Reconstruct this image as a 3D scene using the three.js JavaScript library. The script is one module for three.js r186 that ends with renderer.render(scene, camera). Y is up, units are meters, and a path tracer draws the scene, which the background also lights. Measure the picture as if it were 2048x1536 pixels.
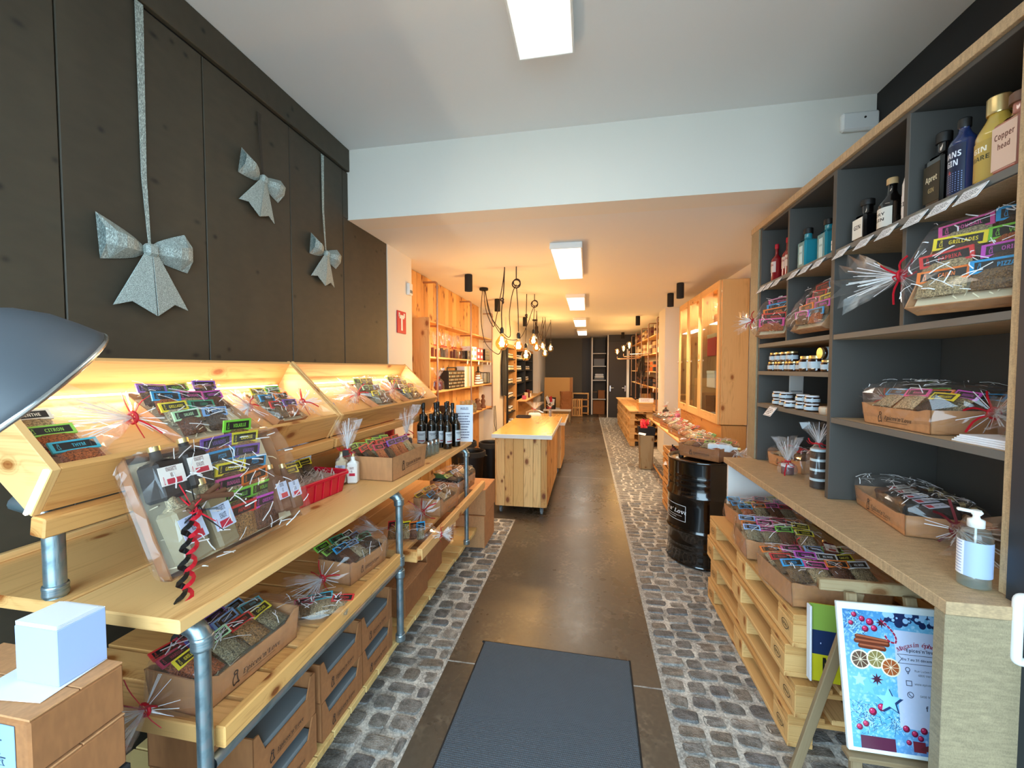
import * as THREE from 'three';
import { mergeGeometries } from 'three/addons/utils/BufferGeometryUtils.js';
import { RectAreaLightUniformsLib } from 'three/addons/lights/RectAreaLightUniformsLib.js';

// ---------- camera, sky, large lights, exposure ----------
const scene = new THREE.Scene();
const V3 = (x, y, z) => new THREE.Vector3(x, y, z);
const camera = new THREE.PerspectiveCamera(86.6, 4 / 3, 0.05, 60);
camera.position.set(0, 1.65, 0);
{
  const h = 10.489 * Math.PI / 180, p = 2.178 * Math.PI / 180;
  camera.lookAt(-Math.sin(h) * Math.cos(p), 1.65 - Math.sin(p), -Math.cos(h) * Math.cos(p));
}
scene.add(camera);
scene.background = new THREE.Color(0.58, 0.82, 1.0);      // even overcast daylight outside the shop front
scene.backgroundIntensity = 5.4;
RectAreaLightUniformsLib.init();
const renderer = new THREE.WebGLRenderer({ antialias: true });
renderer.toneMapping = THREE.LinearToneMapping;
renderer.toneMappingExposure = 1.6;
renderer.shadowMap.enabled = true;
const PANEL_LIGHT = 6.5, PANEL_COLOR = new THREE.Color(1.0, 0.91, 0.78);
const BULB_LIGHT = 0.75, SPOT_LIGHT = 5, STRIP_LIGHT = 58;
const WARM = new THREE.Color(1.0, 0.77, 0.50);

// ---------- random numbers and noise ----------
let seed = 12345;
const srand = (s) => { seed = s >>> 0; };
const rnd = () => { seed = (seed + 0x6D2B79F5) >>> 0; let t = seed; t = Math.imul(t ^ (t >>> 15), t | 1); t ^= t + Math.imul(t ^ (t >>> 7), t | 61); return ((t ^ (t >>> 14)) >>> 0) / 4294967296; };
const rr = (a, b) => a + (b - a) * rnd();
const pick = (a) => a[Math.floor(rnd() * a.length) % a.length];
const hash = (x, y, s) => { let h = Math.imul(x, 374761393) + Math.imul(y, 668265263) + Math.imul(s, 974634777); h = Math.imul(h ^ (h >>> 13), 1274126177); return ((h ^ (h >>> 16)) >>> 0) / 4294967296; };
const sm = (t) => t * t * (3 - 2 * t);
function vn(x, y, px, py, s) {                       // value noise that repeats every px, py cells
  const xi = Math.floor(x), yi = Math.floor(y), fx = sm(x - xi), fy = sm(y - yi), m = (a, n) => ((a % n) + n) % n;
  const a = hash(m(xi, px), m(yi, py), s), b = hash(m(xi + 1, px), m(yi, py), s), c = hash(m(xi, px), m(yi + 1, py), s), d = hash(m(xi + 1, px), m(yi + 1, py), s);
  return a + (b - a) * fx + (c - a) * fy + (a - b - c + d) * fx * fy;
}
const fbm = (u, v, fx, fy, s, o = 4) => { let t = 0, a = 0.5, n = 0; for (let i = 0; i < o; i++) { t += a * vn(u * fx, v * fy, fx, fy, s + i * 17); n += a; a *= 0.5; fx *= 2; fy *= 2; } return t / n; };
const mix = (a, b, t) => a + (b - a) * t, clamp = (x, a = 0, b = 1) => Math.min(b, Math.max(a, x));

// ---------- textures ----------
function dataTex(w, h, fn, srgb = true) {
  const d = new Uint8Array(w * h * 4);
  for (let y = 0; y < h; y++) for (let x = 0; x < w; x++) { const c = fn(x / w, y / h), i = (y * w + x) * 4; d[i] = clamp(c[0]) * 255; d[i + 1] = clamp(c[1]) * 255; d[i + 2] = clamp(c[2]) * 255; d[i + 3] = 255; }
  const t = new THREE.DataTexture(d, w, h, THREE.RGBAFormat); t.wrapS = t.wrapT = THREE.RepeatWrapping; t.magFilter = THREE.LinearFilter; t.minFilter = THREE.LinearMipmapLinearFilter; t.generateMipmaps = true;
  if (srgb) t.colorSpace = THREE.SRGBColorSpace; t.needsUpdate = true; return t;
}
function canvasTex(w, h, draw) {
  const c = document.createElement('canvas'); c.width = w; c.height = h; const g = c.getContext('2d'); draw(g, w, h);
  const t = new THREE.CanvasTexture(c); t.colorSpace = THREE.SRGBColorSpace; t.magFilter = THREE.LinearFilter; return t;
}
function woodTex(s, knots, base, dark, contrast) {    // one texture is 2 m along the grain (u) and 0.5 m across (v)
  srand(s); const K = []; for (let i = 0; i < knots; i++) K.push([rnd(), rnd(), rr(0.006, 0.014)]);
  return dataTex(1024, 512, (u, v) => {
    let w = fbm(u, v, 3, 6, s, 3) * 0.5, kk = 0;
    for (const [ku, kv, kr] of K) { let du = Math.abs(u - ku), dv = Math.abs(v - kv); du = Math.min(du, 1 - du) * 2; dv = Math.min(dv, 1 - dv) * 0.5; const q = Math.sqrt(du * du * 0.35 + dv * dv) / kr; if (q < 6) { w += Math.exp(-q * q * 0.25) * 0.35 * Math.sign(v - kv + 1e-6); kk = Math.max(kk, q < 1 ? 1 : Math.exp(-(q - 1) * 1.6)); } }
    const ring = 0.5 + 0.5 * Math.sin((v * 16 + w * 14) * Math.PI * 2), fine = fbm(u, v, 8, 256, s + 5, 2), tone = fbm(u, v, 2, 4, s + 9, 2);
    let t = clamp(contrast * (Math.pow(ring, 3) * 0.26 * (0.4 + tone) + (fine - 0.5) * 0.45 + (tone - 0.5) * 0.7)); t = clamp(t + kk * 0.9, 0, 1.4);
    return [0, 1, 2].map((i) => mix(base[i], dark[i], t));
  });
}
const TX = {};
TX.pine = woodTex(11, 7, [0.985, 0.89, 0.70], [0.66, 0.44, 0.22], 0.75);
TX.plank = woodTex(23, 12, [0.96, 0.80, 0.56], [0.50, 0.28, 0.12], 0.95);
TX.kraft = dataTex(256, 256, (u, v) => { const n = fbm(u, v, 64, 8, 3, 3) * 0.5 + fbm(u, v, 90, 90, 4, 2) * 0.5, k = 0.86 + n * 0.22; return [0.80 * k, 0.615 * k, 0.44 * k]; });
TX.oak = dataTex(512, 512, (u, v) => { const n = fbm(u, v, 128, 10, 31, 3) * 0.6 + fbm(u, v, 200, 200, 32, 1) * 0.4, k = 0.80 + n * 0.34; return [0.80 * k, 0.70 * k, 0.565 * k]; });
TX.concrete = dataTex(1024, 1024, (u, v) => { const a = fbm(u, v, 4, 4, 41, 5), b = fbm(u, v, 14, 14, 42, 4), c = fbm(u, v, 160, 160, 43, 2), s = clamp((b - 0.57) * 5) * clamp((c - 0.4) * 3); const k = 0.70 + a * 0.32 + (c - 0.5) * 0.12 + s * 0.3; return [0.40 * k, 0.355 * k, 0.30 * k]; });
TX.concreteRough = dataTex(512, 512, (u, v) => { const r = 0.30 + 0.30 * fbm(u, v, 5, 5, 51, 5) + 0.10 * fbm(u, v, 60, 60, 52, 2); return [r, r, r]; }, false);
TX.stone = dataTex(512, 512, (u, v) => { const a = fbm(u, v, 6, 6, 61, 5), b = fbm(u, v, 70, 70, 62, 3), k = 0.62 + a * 0.6 + (b - 0.5) * 0.5; return [0.86 * k, 0.84 * k, 0.81 * k]; });
TX.grain = dataTex(512, 512, (u, v) => { const a = fbm(u, v, 40, 40, 71, 4), k = clamp(0.25 + a * 0.75); return [k, k, k]; }, false);
TX.speck = dataTex(256, 256, (u, v) => { const a = hash(Math.floor(u * 72), Math.floor(v * 72), 81), b = fbm(u, v, 36, 36, 82, 2), k = clamp(0.6 + a * 0.4 + (b - 0.5) * 0.8); return [k, k * 0.98, k * 0.94]; });
TX.darkwall = dataTex(1024, 1024, (u, v) => {
  let k = 0.85 + 0.3 * fbm(u, v, 3, 6, 91, 4) + 0.10 * (fbm(u, v, 90, 30, 92, 2) - 0.5), d = 0;
  for (let i = 0; i < 34; i++) { const x = hash(i, 1, 93), y = hash(i, 2, 93), du = Math.abs(u - x), dv = Math.abs(v - y), q = (du * du * 3.2 + dv * dv * (i % 3 ? 1 : 0.4)) / 0.00005; if (q < 9) d = Math.max(d, Math.exp(-q) * (0.35 + 0.4 * hash(i, 3, 93)));}
  k *= 1 - d; return [0.265 * k, 0.236 * k, 0.185 * k];
});
TX.glitter = dataTex(256, 256, (u, v) => { const a = hash(Math.floor(u * 256), Math.floor(v * 256), 97), k = 0.55 + 0.55 * a * a; return [k * 0.93, k * 0.96, k * 0.95]; });
TX.rubber = dataTex(256, 256, (u, v) => { const x = Math.abs(((u * 32 + v * 0) % 1) - 0.5), y = Math.abs(((v * 32 + Math.floor(u * 32) * 0.5) % 1) - 0.5), k = (x < 0.36 && y < 0.3) ? 1 : 0.35; return [k, k, k]; }, false);
TX.rust = dataTex(128, 512, (u, v) => { const a = fbm(u, v, 6, 24, 99, 4); const k = 0.75 + a * 0.5; return [k * 0.92, k, k * 1.02]; });

// ---------- materials ----------
const lin = (hex) => new THREE.Color(hex);
const mat = (color, roughness = 0.7, o = {}) => new THREE.MeshStandardMaterial({ color, roughness, metalness: 0, side: THREE.DoubleSide, ...o });
const phys = (color, roughness, o = {}) => new THREE.MeshPhysicalMaterial({ color, roughness, side: THREE.DoubleSide, ...o });
const M = {};
const woods = (tx, tints, rough, bump = 0.0006) => tints.map((c) => mat(c, rough, { map: tx, bumpMap: tx, bumpScale: bump }));
M.pine = woods(TX.pine, ['#f0d0ac', '#e9c59c', '#deb78a', '#f1d4b0'], 0.55);
M.plank = woods(TX.plank, ['#fff3e2', '#efdabb', '#dfc39e', '#f7e8d0', '#e6cdaa'], 0.6, 0.001);
M.pallet = woods(TX.pine, ['#ead2b2', '#e0c6a2', '#d4b68e', '#e8d0ac'], 0.75, 0.0012);
M.oldwood = woods(TX.pine, ['#a09a94', '#8d8680'], 0.8, 0.001);
M.dirtyplank = woods(TX.pine, ['#d8cba8', '#cdbf9b', '#e0d4b2'], 0.7);
M.kraft = mat('#f2e2d2', 0.85, { map: TX.kraft });
M.kraftDark = mat('#c9ad92', 0.85, { map: TX.kraft });
M.oak = mat('#efe6da', 0.55, { map: TX.oak });
M.oakLeg = mat('#c2c8c4', 0.55, { map: TX.oak });
M.slate = mat('#4d4a46', 0.6);
M.slateEdge = mat('#66645f', 0.55);
M.white = mat('#ecebe7', 0.7);
M.paper = mat('#e9ebf1', 0.8);
M.blueLitPaper = mat('#a7bbe6', 0.8);  // white paper with the blue cast of the daylight painted into its colour
M.wallWhite = mat('#ebe5da', 0.85, { bumpMap: TX.grain, bumpScale: 0.0003 });
M.ceiling = mat('#e9e8e6', 0.9, { bumpMap: TX.grain, bumpScale: 0.0002 });
M.darkwall = mat('#ffffff', 0.62, { map: TX.darkwall });
M.backwall = mat('#68645a', 0.8);
M.blackwall = mat('#1b1b1c', 0.7);
M.jamb = mat('#2a3036', 0.5);
M.darkdoor = mat('#2a231d', 0.5);
M.concrete = phys('#ffffff', 0.9, { map: TX.concrete, roughnessMap: TX.concreteRough, roughness: 0.62, bumpMap: TX.concreteRough, bumpScale: 0.00015 });
M.mortar = mat('#e2e2e0', 0.95, { bumpMap: TX.grain, bumpScale: 0.003, map: TX.stone });
M.stones = ['#9c9c9c', '#8c8d8e', '#a8a7a5', '#86878b', '#9c958e', '#b0aeac'].map((c) => mat(c, 0.62, { map: TX.stone, bumpMap: TX.grain, bumpScale: 0.004 }));
M.steel = mat('#aab4bb', 0.34, { metalness: 0.85, map: TX.rust });
M.chrome = mat('#dfe2e4', 0.22, { metalness: 1 });
M.copper = mat('#b99a84', 0.35, { metalness: 0.9 });
M.black = mat('#141414', 0.45);
M.blackMatte = mat('#1d1c1c', 0.85);
M.gloss = phys('#050506', 0.16, { clearcoat: 1, clearcoatRoughness: 0.06 });
M.grey = mat('#7f8489', 0.8);
M.foam = mat('#6c7376', 0.9);
M.red = mat('#c4102a', 0.55);
M.ribbonRed = mat('#c50f26', 0.5);
M.redPlastic = phys('#d0082c', 0.35, { clearcoat: 0.4 });
M.gold = mat('#dcc389', 0.3, { metalness: 0.8 });
M.lidBrown = mat('#6b4a38', 0.4);
M.film = new THREE.MeshPhysicalMaterial({ color: '#ffffff', roughness: 0.07, transmission: 0.98, thickness: 0, ior: 1.5, side: THREE.DoubleSide });
M.filmSoft = new THREE.MeshPhysicalMaterial({ color: '#f6f8fa', roughness: 0.26, transmission: 0.93, thickness: 0, ior: 1.45, side: THREE.DoubleSide });
M.fold = mat('#f8fafc', 0.22, { transparent: true, opacity: 0.78 });  // white for the strips that stand in for highlights on creased film
M.pane = new THREE.MeshPhysicalMaterial({ color: '#f4faf8', roughness: 0.02, transmission: 1, thickness: 0, ior: 1.5, side: THREE.DoubleSide });
M.clearGlass = new THREE.MeshPhysicalMaterial({ color: '#f2f8f7', roughness: 0.05, transmission: 0.95, thickness: 0, ior: 1.5, side: THREE.DoubleSide });
M.shred = mat('#e8d8b4', 0.85);
M.shredWhite = mat('#f2f0ea', 0.7);
M.silver = mat('#e9f2ee', 0.55, { map: TX.glitter, bumpMap: TX.glitter, bumpScale: 0.0012 });
M.bulbGlass = new THREE.MeshPhysicalMaterial({ color: '#ffdca0', roughness: 0.04, transmission: 1, thickness: 0, ior: 1.45, side: THREE.DoubleSide });
M.cable = mat('#2a1712', 0.7);
M.shade = mat('#484c51', 0.45);
M.rubber = mat('#4d565f', 0.85, { bumpMap: TX.rubber, bumpScale: 0.0025 });
M.mid = { brown: mat('#6b452f', 0.7), dark: mat('#2c221d', 0.6), cream: mat('#d9c8a6', 0.7), tan: mat('#b08a5c', 0.7), wine: mat('#58101c', 0.5), pink: mat('#cf5d82', 0.6), blue: mat('#2d6fae', 0.6), green: mat('#4d7a3a', 0.6), orange: mat('#d86a2a', 0.6), violet: mat('#5d3d78', 0.6) };
M.spice = ['#b98c58', '#8a6a44', '#c9b38a', '#7c4d32', '#a39a7c', '#c96f3e', '#5e4634', '#d6c6a4'].map((c) => mat(c, 0.55, { map: TX.speck, bumpMap: TX.speck, bumpScale: 0.002 }));
const glow = (c, k) => new THREE.MeshStandardMaterial({ color: '#000000', emissive: c, emissiveIntensity: k, roughness: 0.6 });
// ---------- geometry helpers ----------
const PI = Math.PI, D2R = PI / 180;
function polys(list) {                                // convex polygons around the origin, wound outwards
  const p = [];
  for (const q of list) {
    const [a, b, c] = q, n = [(b[1] - a[1]) * (c[2] - a[2]) - (b[2] - a[2]) * (c[1] - a[1]), (b[2] - a[2]) * (c[0] - a[0]) - (b[0] - a[0]) * (c[2] - a[2]), (b[0] - a[0]) * (c[1] - a[1]) - (b[1] - a[1]) * (c[0] - a[0])];
    const m = [0, 1, 2].map((i) => q.reduce((s, v) => s + v[i], 0)), out = n[0] * m[0] + n[1] * m[1] + n[2] * m[2] >= 0, r = out ? q : [...q].reverse();
    for (let i = 1; i + 1 < r.length; i++) p.push(...r[0], ...r[i], ...r[i + 1]);
  }
  const g = new THREE.BufferGeometry(); g.setAttribute('position', new THREE.Float32BufferAttribute(p, 3)); g.computeVertexNormals(); return g;
}
function muv(g, grain = 0, su = 2, sv = 0.5, ou = 0, ov = 0) {   // texture coordinates in metres, u along the grain axis
  if (g.index) g = g.toNonIndexed();
  const p = g.attributes.position, uv = new Float32Array(p.count * 2), a = V3(), b = V3(), c = V3();
  for (let i = 0; i < p.count; i += 3) {
    a.fromBufferAttribute(p, i); b.fromBufferAttribute(p, i + 1); c.fromBufferAttribute(p, i + 2);
    const n = b.clone().sub(a).cross(c.clone().sub(a)), m = [Math.abs(n.x), Math.abs(n.y), Math.abs(n.z)]; let ax = m.indexOf(Math.max(...m));
    let U = grain, W; if (ax === grain) { U = (grain + 1) % 3; W = (grain + 2) % 3; } else W = 3 - ax - grain;
    [a, b, c].forEach((v, k) => { const e = v.toArray(); uv[(i + k) * 2] = ax === grain ? e[U] / sv * 0.25 + ou : e[U] / su + ou; uv[(i + k) * 2 + 1] = e[W] / sv + ov; });
  }
  g.setAttribute('uv', new THREE.BufferAttribute(uv, 2)); return g;
}
function chamfer(w, h, d, c = 0.002) {
  const s = [w / 2, h / 2, d / 2]; c = Math.min(c, s[0] * 0.6, s[1] * 0.6, s[2] * 0.6);
  const V = (ax, sx, sy, sz) => { const g = [sx, sy, sz]; return s.map((v, i) => g[i] * (i === ax ? v : v - c)); }, L = [], S = [-1, 1];
  for (const q of S) { L.push([V(0, q, -1, -1), V(0, q, 1, -1), V(0, q, 1, 1), V(0, q, -1, 1)], [V(1, -1, q, -1), V(1, 1, q, -1), V(1, 1, q, 1), V(1, -1, q, 1)], [V(2, -1, -1, q), V(2, 1, -1, q), V(2, 1, 1, q), V(2, -1, 1, q)]); }
  for (const a of S) for (const b of S) { L.push([V(0, a, b, -1), V(0, a, b, 1), V(1, a, b, 1), V(1, a, b, -1)], [V(1, -1, a, b), V(1, 1, a, b), V(2, 1, a, b), V(2, -1, a, b)], [V(0, a, -1, b), V(0, a, 1, b), V(2, a, 1, b), V(2, a, -1, b)]); for (const e of S) L.push([V(0, a, b, e), V(1, a, b, e), V(2, a, b, e)]); }
  return polys(L);
}
function board(w, h, d, c = 0.002, grain = -1, su = 2, sv = 0.5) {
  if (grain < 0) { const m = [w, h, d]; grain = m.indexOf(Math.max(...m)); }
  return muv(chamfer(w, h, d, c), grain, su, sv, rnd(), rnd());
}
const boxg = (w, h, d) => muv(new THREE.BoxGeometry(w, h, d), 0, 1, 1);
const cyl = (r1, r2, h, n = 16, open = false) => new THREE.CylinderGeometry(r1, r2, h, n, 1, open);
const lathe = (pts, n = 20) => new THREE.LatheGeometry(pts.map(([r, y]) => new THREE.Vector2(Math.max(r, 0), y)), n);
const mv = (g, x = 0, y = 0, z = 0, rx = 0, ry = 0, rz = 0) => { const m = new THREE.Matrix4().makeRotationFromEuler(new THREE.Euler(rx, ry, rz)); m.setPosition(x, y, z); return g.applyMatrix4(m); };
function fuse(list) {
  const L = list.map((g) => { g = g.index ? g.toNonIndexed() : g; if (!g.attributes.uv) g.setAttribute('uv', new THREE.Float32BufferAttribute(new Float32Array(g.attributes.position.count * 2), 2)); for (const k of Object.keys(g.attributes)) if (!['position', 'normal', 'uv'].includes(k)) g.deleteAttribute(k); return g; });
  return mergeGeometries(L);
}
function sweep(pts, r, n = 8, caps = true) {           // round bar along a polyline
  const P = pts.map((p) => (p.isVector3 ? p : V3(...p))), pos = [], idx = []; let nrm = null;
  const T = P.map((p, i) => P[Math.min(i + 1, P.length - 1)].clone().sub(P[Math.max(i - 1, 0)]).normalize());
  P.forEach((p, i) => {
    if (!nrm) { nrm = Math.abs(T[0].y) < 0.9 ? V3(0, 1, 0) : V3(1, 0, 0); }
    nrm = nrm.clone().sub(T[i].clone().multiplyScalar(nrm.dot(T[i]))).normalize(); const b = T[i].clone().cross(nrm), R = typeof r === 'function' ? r(i / (P.length - 1)) : r;
    for (let k = 0; k < n; k++) { const a = k / n * PI * 2; pos.push(p.x + R * (Math.cos(a) * nrm.x + Math.sin(a) * b.x), p.y + R * (Math.cos(a) * nrm.y + Math.sin(a) * b.y), p.z + R * (Math.cos(a) * nrm.z + Math.sin(a) * b.z)); }
    if (i) for (let k = 0; k < n; k++) { const k2 = (k + 1) % n, o = (i - 1) * n; idx.push(o + k, o + k2, o + n + k, o + k2, o + n + k2, o + n + k); }
  });
  if (caps) for (const [o, p] of [[0, P[0]], [(P.length - 1) * n, P[P.length - 1]]]) { const c = pos.length / 3; pos.push(p.x, p.y, p.z); for (let k = 0; k < n; k++) idx.push(c, o + k, o + (k + 1) % n); }
  const g = new THREE.BufferGeometry(); g.setAttribute('position', new THREE.Float32BufferAttribute(pos, 3)); g.setIndex(idx);
  const uv = new Float32Array(pos.length / 3 * 2); for (let i = 0; i < uv.length / 2; i++) { uv[i * 2] = (i % n) / n; uv[i * 2 + 1] = pos[i * 3 + 1] * 2 + pos[i * 3 + 2]; } g.setAttribute('uv', new THREE.BufferAttribute(uv, 2));
  g.computeVertexNormals(); return g;
}
function bent(pts, rad, seg = 5) {                     // polyline with rounded corners
  const P = pts.map((p) => V3(...p)), o = [P[0]];
  for (let i = 1; i < P.length - 1; i++) { const a = P[i - 1].clone().sub(P[i]), b = P[i + 1].clone().sub(P[i]), q = Math.min(rad, a.length() * 0.45, b.length() * 0.45); a.setLength(q); b.setLength(q); for (let k = 0; k <= seg; k++) { const t = k / seg, u = 1 - t; o.push(P[i].clone().add(a.clone().multiplyScalar(u * u)).add(b.clone().multiplyScalar(t * t))); } }
  o.push(P[P.length - 1]); return o;
}
const spline = (pts, n = 24) => new THREE.CatmullRomCurve3(pts.map((p) => V3(...p)), false, 'centripetal').getPoints(n);
function strip(pts, w, nx, ny, nz, thick = 0.0006) {    // flat band of some thickness; its face looks along n
  const P = pts.map((p) => (p.isVector3 ? p : V3(...p))), N = V3(nx, ny, nz).normalize(), pos = [], idx = [];
  P.forEach((p, i) => { const t = P[Math.min(i + 1, P.length - 1)].clone().sub(P[Math.max(i - 1, 0)]).normalize(); let s = t.clone().cross(N); if (s.length() < 1e-4) s = V3(1, 0, 0); const W = typeof w === 'function' ? w(i / (P.length - 1)) : w; s.setLength(W / 2); const n = s.clone().cross(t).setLength(thick / 2); for (const [a, b] of [[-1, -1], [1, -1], [1, 1], [-1, 1]]) pos.push(p.x + a * s.x + b * n.x, p.y + a * s.y + b * n.y, p.z + a * s.z + b * n.z); if (i) for (let k = 0; k < 4; k++) { const o = (i - 1) * 4, k2 = (k + 1) % 4; idx.push(o + k, o + k2, o + 4 + k, o + k2, o + 4 + k2, o + 4 + k); } });
  const g = new THREE.BufferGeometry(); g.setAttribute('position', new THREE.Float32BufferAttribute(pos, 3)); g.setIndex(idx); const h = g.toNonIndexed(); h.computeVertexNormals(); return muv(h, 0, 0.3, 0.3);
}
function loft(rings, crease = true, closeEnds = false) {              // rings of equal length, points as [x,y,z]
  const n = rings[0].length, p = [];
  for (let i = 0; i + 1 < rings.length; i++) for (let k = 0; k < n; k++) { const k2 = (k + 1) % n, a = rings[i][k], b = rings[i][k2], c = rings[i + 1][k2], d = rings[i + 1][k]; if ((i + k) & 1) p.push(...a, ...b, ...c, ...a, ...c, ...d); else p.push(...a, ...b, ...d, ...b, ...c, ...d); }
  if (closeEnds) for (const r of [rings[0], rings[rings.length - 1]]) { const m = [0, 1, 2].map((i) => r.reduce((s, v) => s + v[i], 0) / n); for (let k = 0; k < n; k++) p.push(...m, ...r[k], ...r[(k + 1) % n]); }
  const g = new THREE.BufferGeometry(); g.setAttribute('position', new THREE.Float32BufferAttribute(p, 3)); g.computeVertexNormals(); return muv(g, 0, 0.25, 0.25);
}
function ext(pts, depth, bevel = 0) {
  const s = new THREE.Shape(pts.map(([x, y]) => new THREE.Vector2(x, y)));
  const g = new THREE.ExtrudeGeometry(s, { depth: depth - 2 * bevel, bevelEnabled: bevel > 0, bevelSize: bevel, bevelThickness: bevel, bevelOffset: -bevel, bevelSegments: 1, curveSegments: 10 }); g.translate(0, 0, -depth / 2 + bevel); return muv(g, 0, 1, 1);
}
// ---------- objects ----------
const used = {};
const numbered = (n) => { const k = used[n] = (used[n] ?? -1) + 1; return k ? n + '_' + String(k).padStart(3, '0') : n; };
const shadow = (m) => { m.castShadow = m.receiveShadow = true; return m; };
function thing(name, label, category, [x, y, z] = [0, 0, 0], turn = 0, group) {
  const o = new THREE.Group(); o.name = numbered(name); scene.add(o); o.position.set(x, y, z); o.rotation.set(0, turn, 0, 'YXZ');
  o.userData = { label, category }; if (group) o.userData.group = group; return o;
}
function part(name, geom, material, parent) { const m = shadow(new THREE.Mesh(Array.isArray(geom) ? fuse(geom) : geom, material)); m.name = name; parent.add(m); return m; }
function solo(name, label, category, geom, material, pos = [0, 0, 0], turn = 0, group) {
  const m = shadow(new THREE.Mesh(Array.isArray(geom) ? fuse(geom) : geom, material)); m.name = numbered(name); scene.add(m); m.position.set(...pos); m.rotation.set(0, turn, 0, 'YXZ'); m.userData = { label, category }; if (group) m.userData.group = group; return m;
}
function struct(name, geom, material) { const m = shadow(new THREE.Mesh(Array.isArray(geom) ? fuse(geom) : geom, material)); m.name = numbered(name); m.userData = { kind: 'structure' }; scene.add(m); return m; }
function dup(root, [x, y, z], turn, label, group) {
  const r = root.clone(); r.name = numbered(root.name.replace(/_\d{3}$/, '')); scene.add(r); r.position.set(x, y, z); if (turn !== undefined) r.rotation.set(0, turn, 0, 'YXZ'); r.userData = { ...root.userData };
  if (label) r.userData.label = label; if (group) r.userData.group = group; return r;
}
const slab = (x0, x1, y0, y1, z0, z1, su = 1, sv = 1, grain = 0) => muv(mv(new THREE.BoxGeometry(Math.abs(x1 - x0), Math.abs(y1 - y0), Math.abs(z1 - z0)), (x0 + x1) / 2, (y0 + y1) / 2, (z0 + z1) / 2), grain, su, sv);
const bar = (x0, x1, y0, y1, z0, z1, c = 0.002) => mv(board(Math.abs(x1 - x0), Math.abs(y1 - y0), Math.abs(z1 - z0), c), (x0 + x1) / 2, (y0 + y1) / 2, (z0 + z1) / 2);
function quad(w, h, uv = [0, 0, 1, 1]) { const g = new THREE.PlaneGeometry(w, h), a = g.attributes.uv; for (let i = 0; i < 4; i++) a.setXY(i, uv[0] + a.getX(i) * (uv[2] - uv[0]), uv[1] + a.getY(i) * (uv[3] - uv[1])); return g; }
function card(w, h, t, uv = [0, 0, 1, 1]) {             // a thin sheet whose front (+z) carries the print
  const g = new THREE.BoxGeometry(w, h, t), a = g.attributes.uv; for (let i = 0; i < a.count; i++) { const f = Math.floor(i / 4); if (f === 4) a.setXY(i, uv[0] + a.getX(i) * (uv[2] - uv[0]), uv[1] + a.getY(i) * (uv[3] - uv[1])); else a.setXY(i, mix(uv[0], uv[2], 0.02), mix(uv[1], uv[3], 0.04)); } return g.toNonIndexed();
}
// ---------- printed things ----------
function figure(g, x, y, s, c) {                        // the shop's small cook-like emblem
  g.strokeStyle = g.fillStyle = c; g.lineWidth = s * 0.09; g.beginPath(); g.ellipse(x, y - s * 0.34, s * 0.13, s * 0.12, 0, 0, 7); g.stroke();
  g.beginPath(); g.moveTo(x - s * 0.10, y - s * 0.2); g.quadraticCurveTo(x - s * 0.36, y + s * 0.1, x - s * 0.16, y + s * 0.48); g.moveTo(x + s * 0.10, y - s * 0.2); g.quadraticCurveTo(x + s * 0.05, y + s * 0.1, x + s * 0.22, y + s * 0.44); g.moveTo(x - s * 0.16, y + s * 0.48); g.quadraticCurveTo(x, y + s * 0.3, x + s * 0.22, y + s * 0.44); g.stroke();
}
const CARDS = [['#f2dd2e', 'GRILLADES'], ['#1d9ad6', 'PIZZA'], ['#e0559c', 'ROUGAIL'], ['#7ccb3f', 'VOLAILLE'], ['#ee7a26', 'CAJUN'], ['#da3434', 'PAPRIKA'], ['#7d55b4', 'VIANDES'], ['#b7e8b4', 'SALADE'], ['#f4f4f2', 'AIL NOIR'], ['#3d9f78', 'CURRY'], ['#86b7ee', 'POISSON'], ['#cc4cc4', 'ORIENTAL'],
  ['#f2e23a', 'CAUCASE'], ['#58c46a', 'MENTON'], ['#ff8a5c', 'TANDOORI'], ['#c83c5a', 'HARISSA'], ['#f0d020', 'EPICES DU DRAGON'], ['#3fb3c9', 'THYM'], ['#9ad255', 'CITRON'], ['#e9e4d4', 'MENTHE'], ['#5f6fd0', 'LAVANDE'], ['#f3a43a', 'COLOMBO'], ['#7fe0c8', 'ANETH'], ['#e35b7c', 'CHILI']];
const TXC = canvasTex(1024, 512, (g) => {
  CARDS.forEach(([c, t], i) => {
    const x = (i % 4) * 256, y = Math.floor(i / 4) * 64; g.fillStyle = c; g.fillRect(x, y, 256, 64); g.fillStyle = '#1c1c1c'; g.fillRect(x + 22, y + 12, 212, 40);
    figure(g, x + 44, y + 32, 32, c); g.fillStyle = c; g.font = 'bold ' + (t.length > 10 ? 15 : 26) + 'px sans-serif'; g.textBaseline = 'middle'; g.textAlign = 'center'; g.fillText(t, x + 146, y + 33);
  });
  const rows = [['#c9d6ee', '#22304f'], ['#efe9e2', '#5a3230']];
  rows.forEach(([bg, fg], r) => { for (let k = 0; k < 4; k++) { const x = k * 256, y = 384 + r * 64; g.fillStyle = bg; g.fillRect(x, y, 256, 64); g.fillStyle = fg; g.font = 'bold 17px sans-serif'; g.textAlign = 'center'; g.textBaseline = 'middle'; g.fillText(['VINAIGRETTE', 'VINAIGRETTE', 'GELEE', 'CONFITURE'][k], x + 128, y + 12); g.fillText(['MIEL', 'ECHALOTE', 'DE VIN', 'LAIT'][k], x + 128, y + 31); g.fillStyle = '#c8203c'; g.fillRect(x + 62, y + 42, 150, 17); figure(g, x + 36, y + 46, 26, '#c8203c'); } });
});
M.card = mat('#ffffff', 0.5, { map: TXC });
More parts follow.
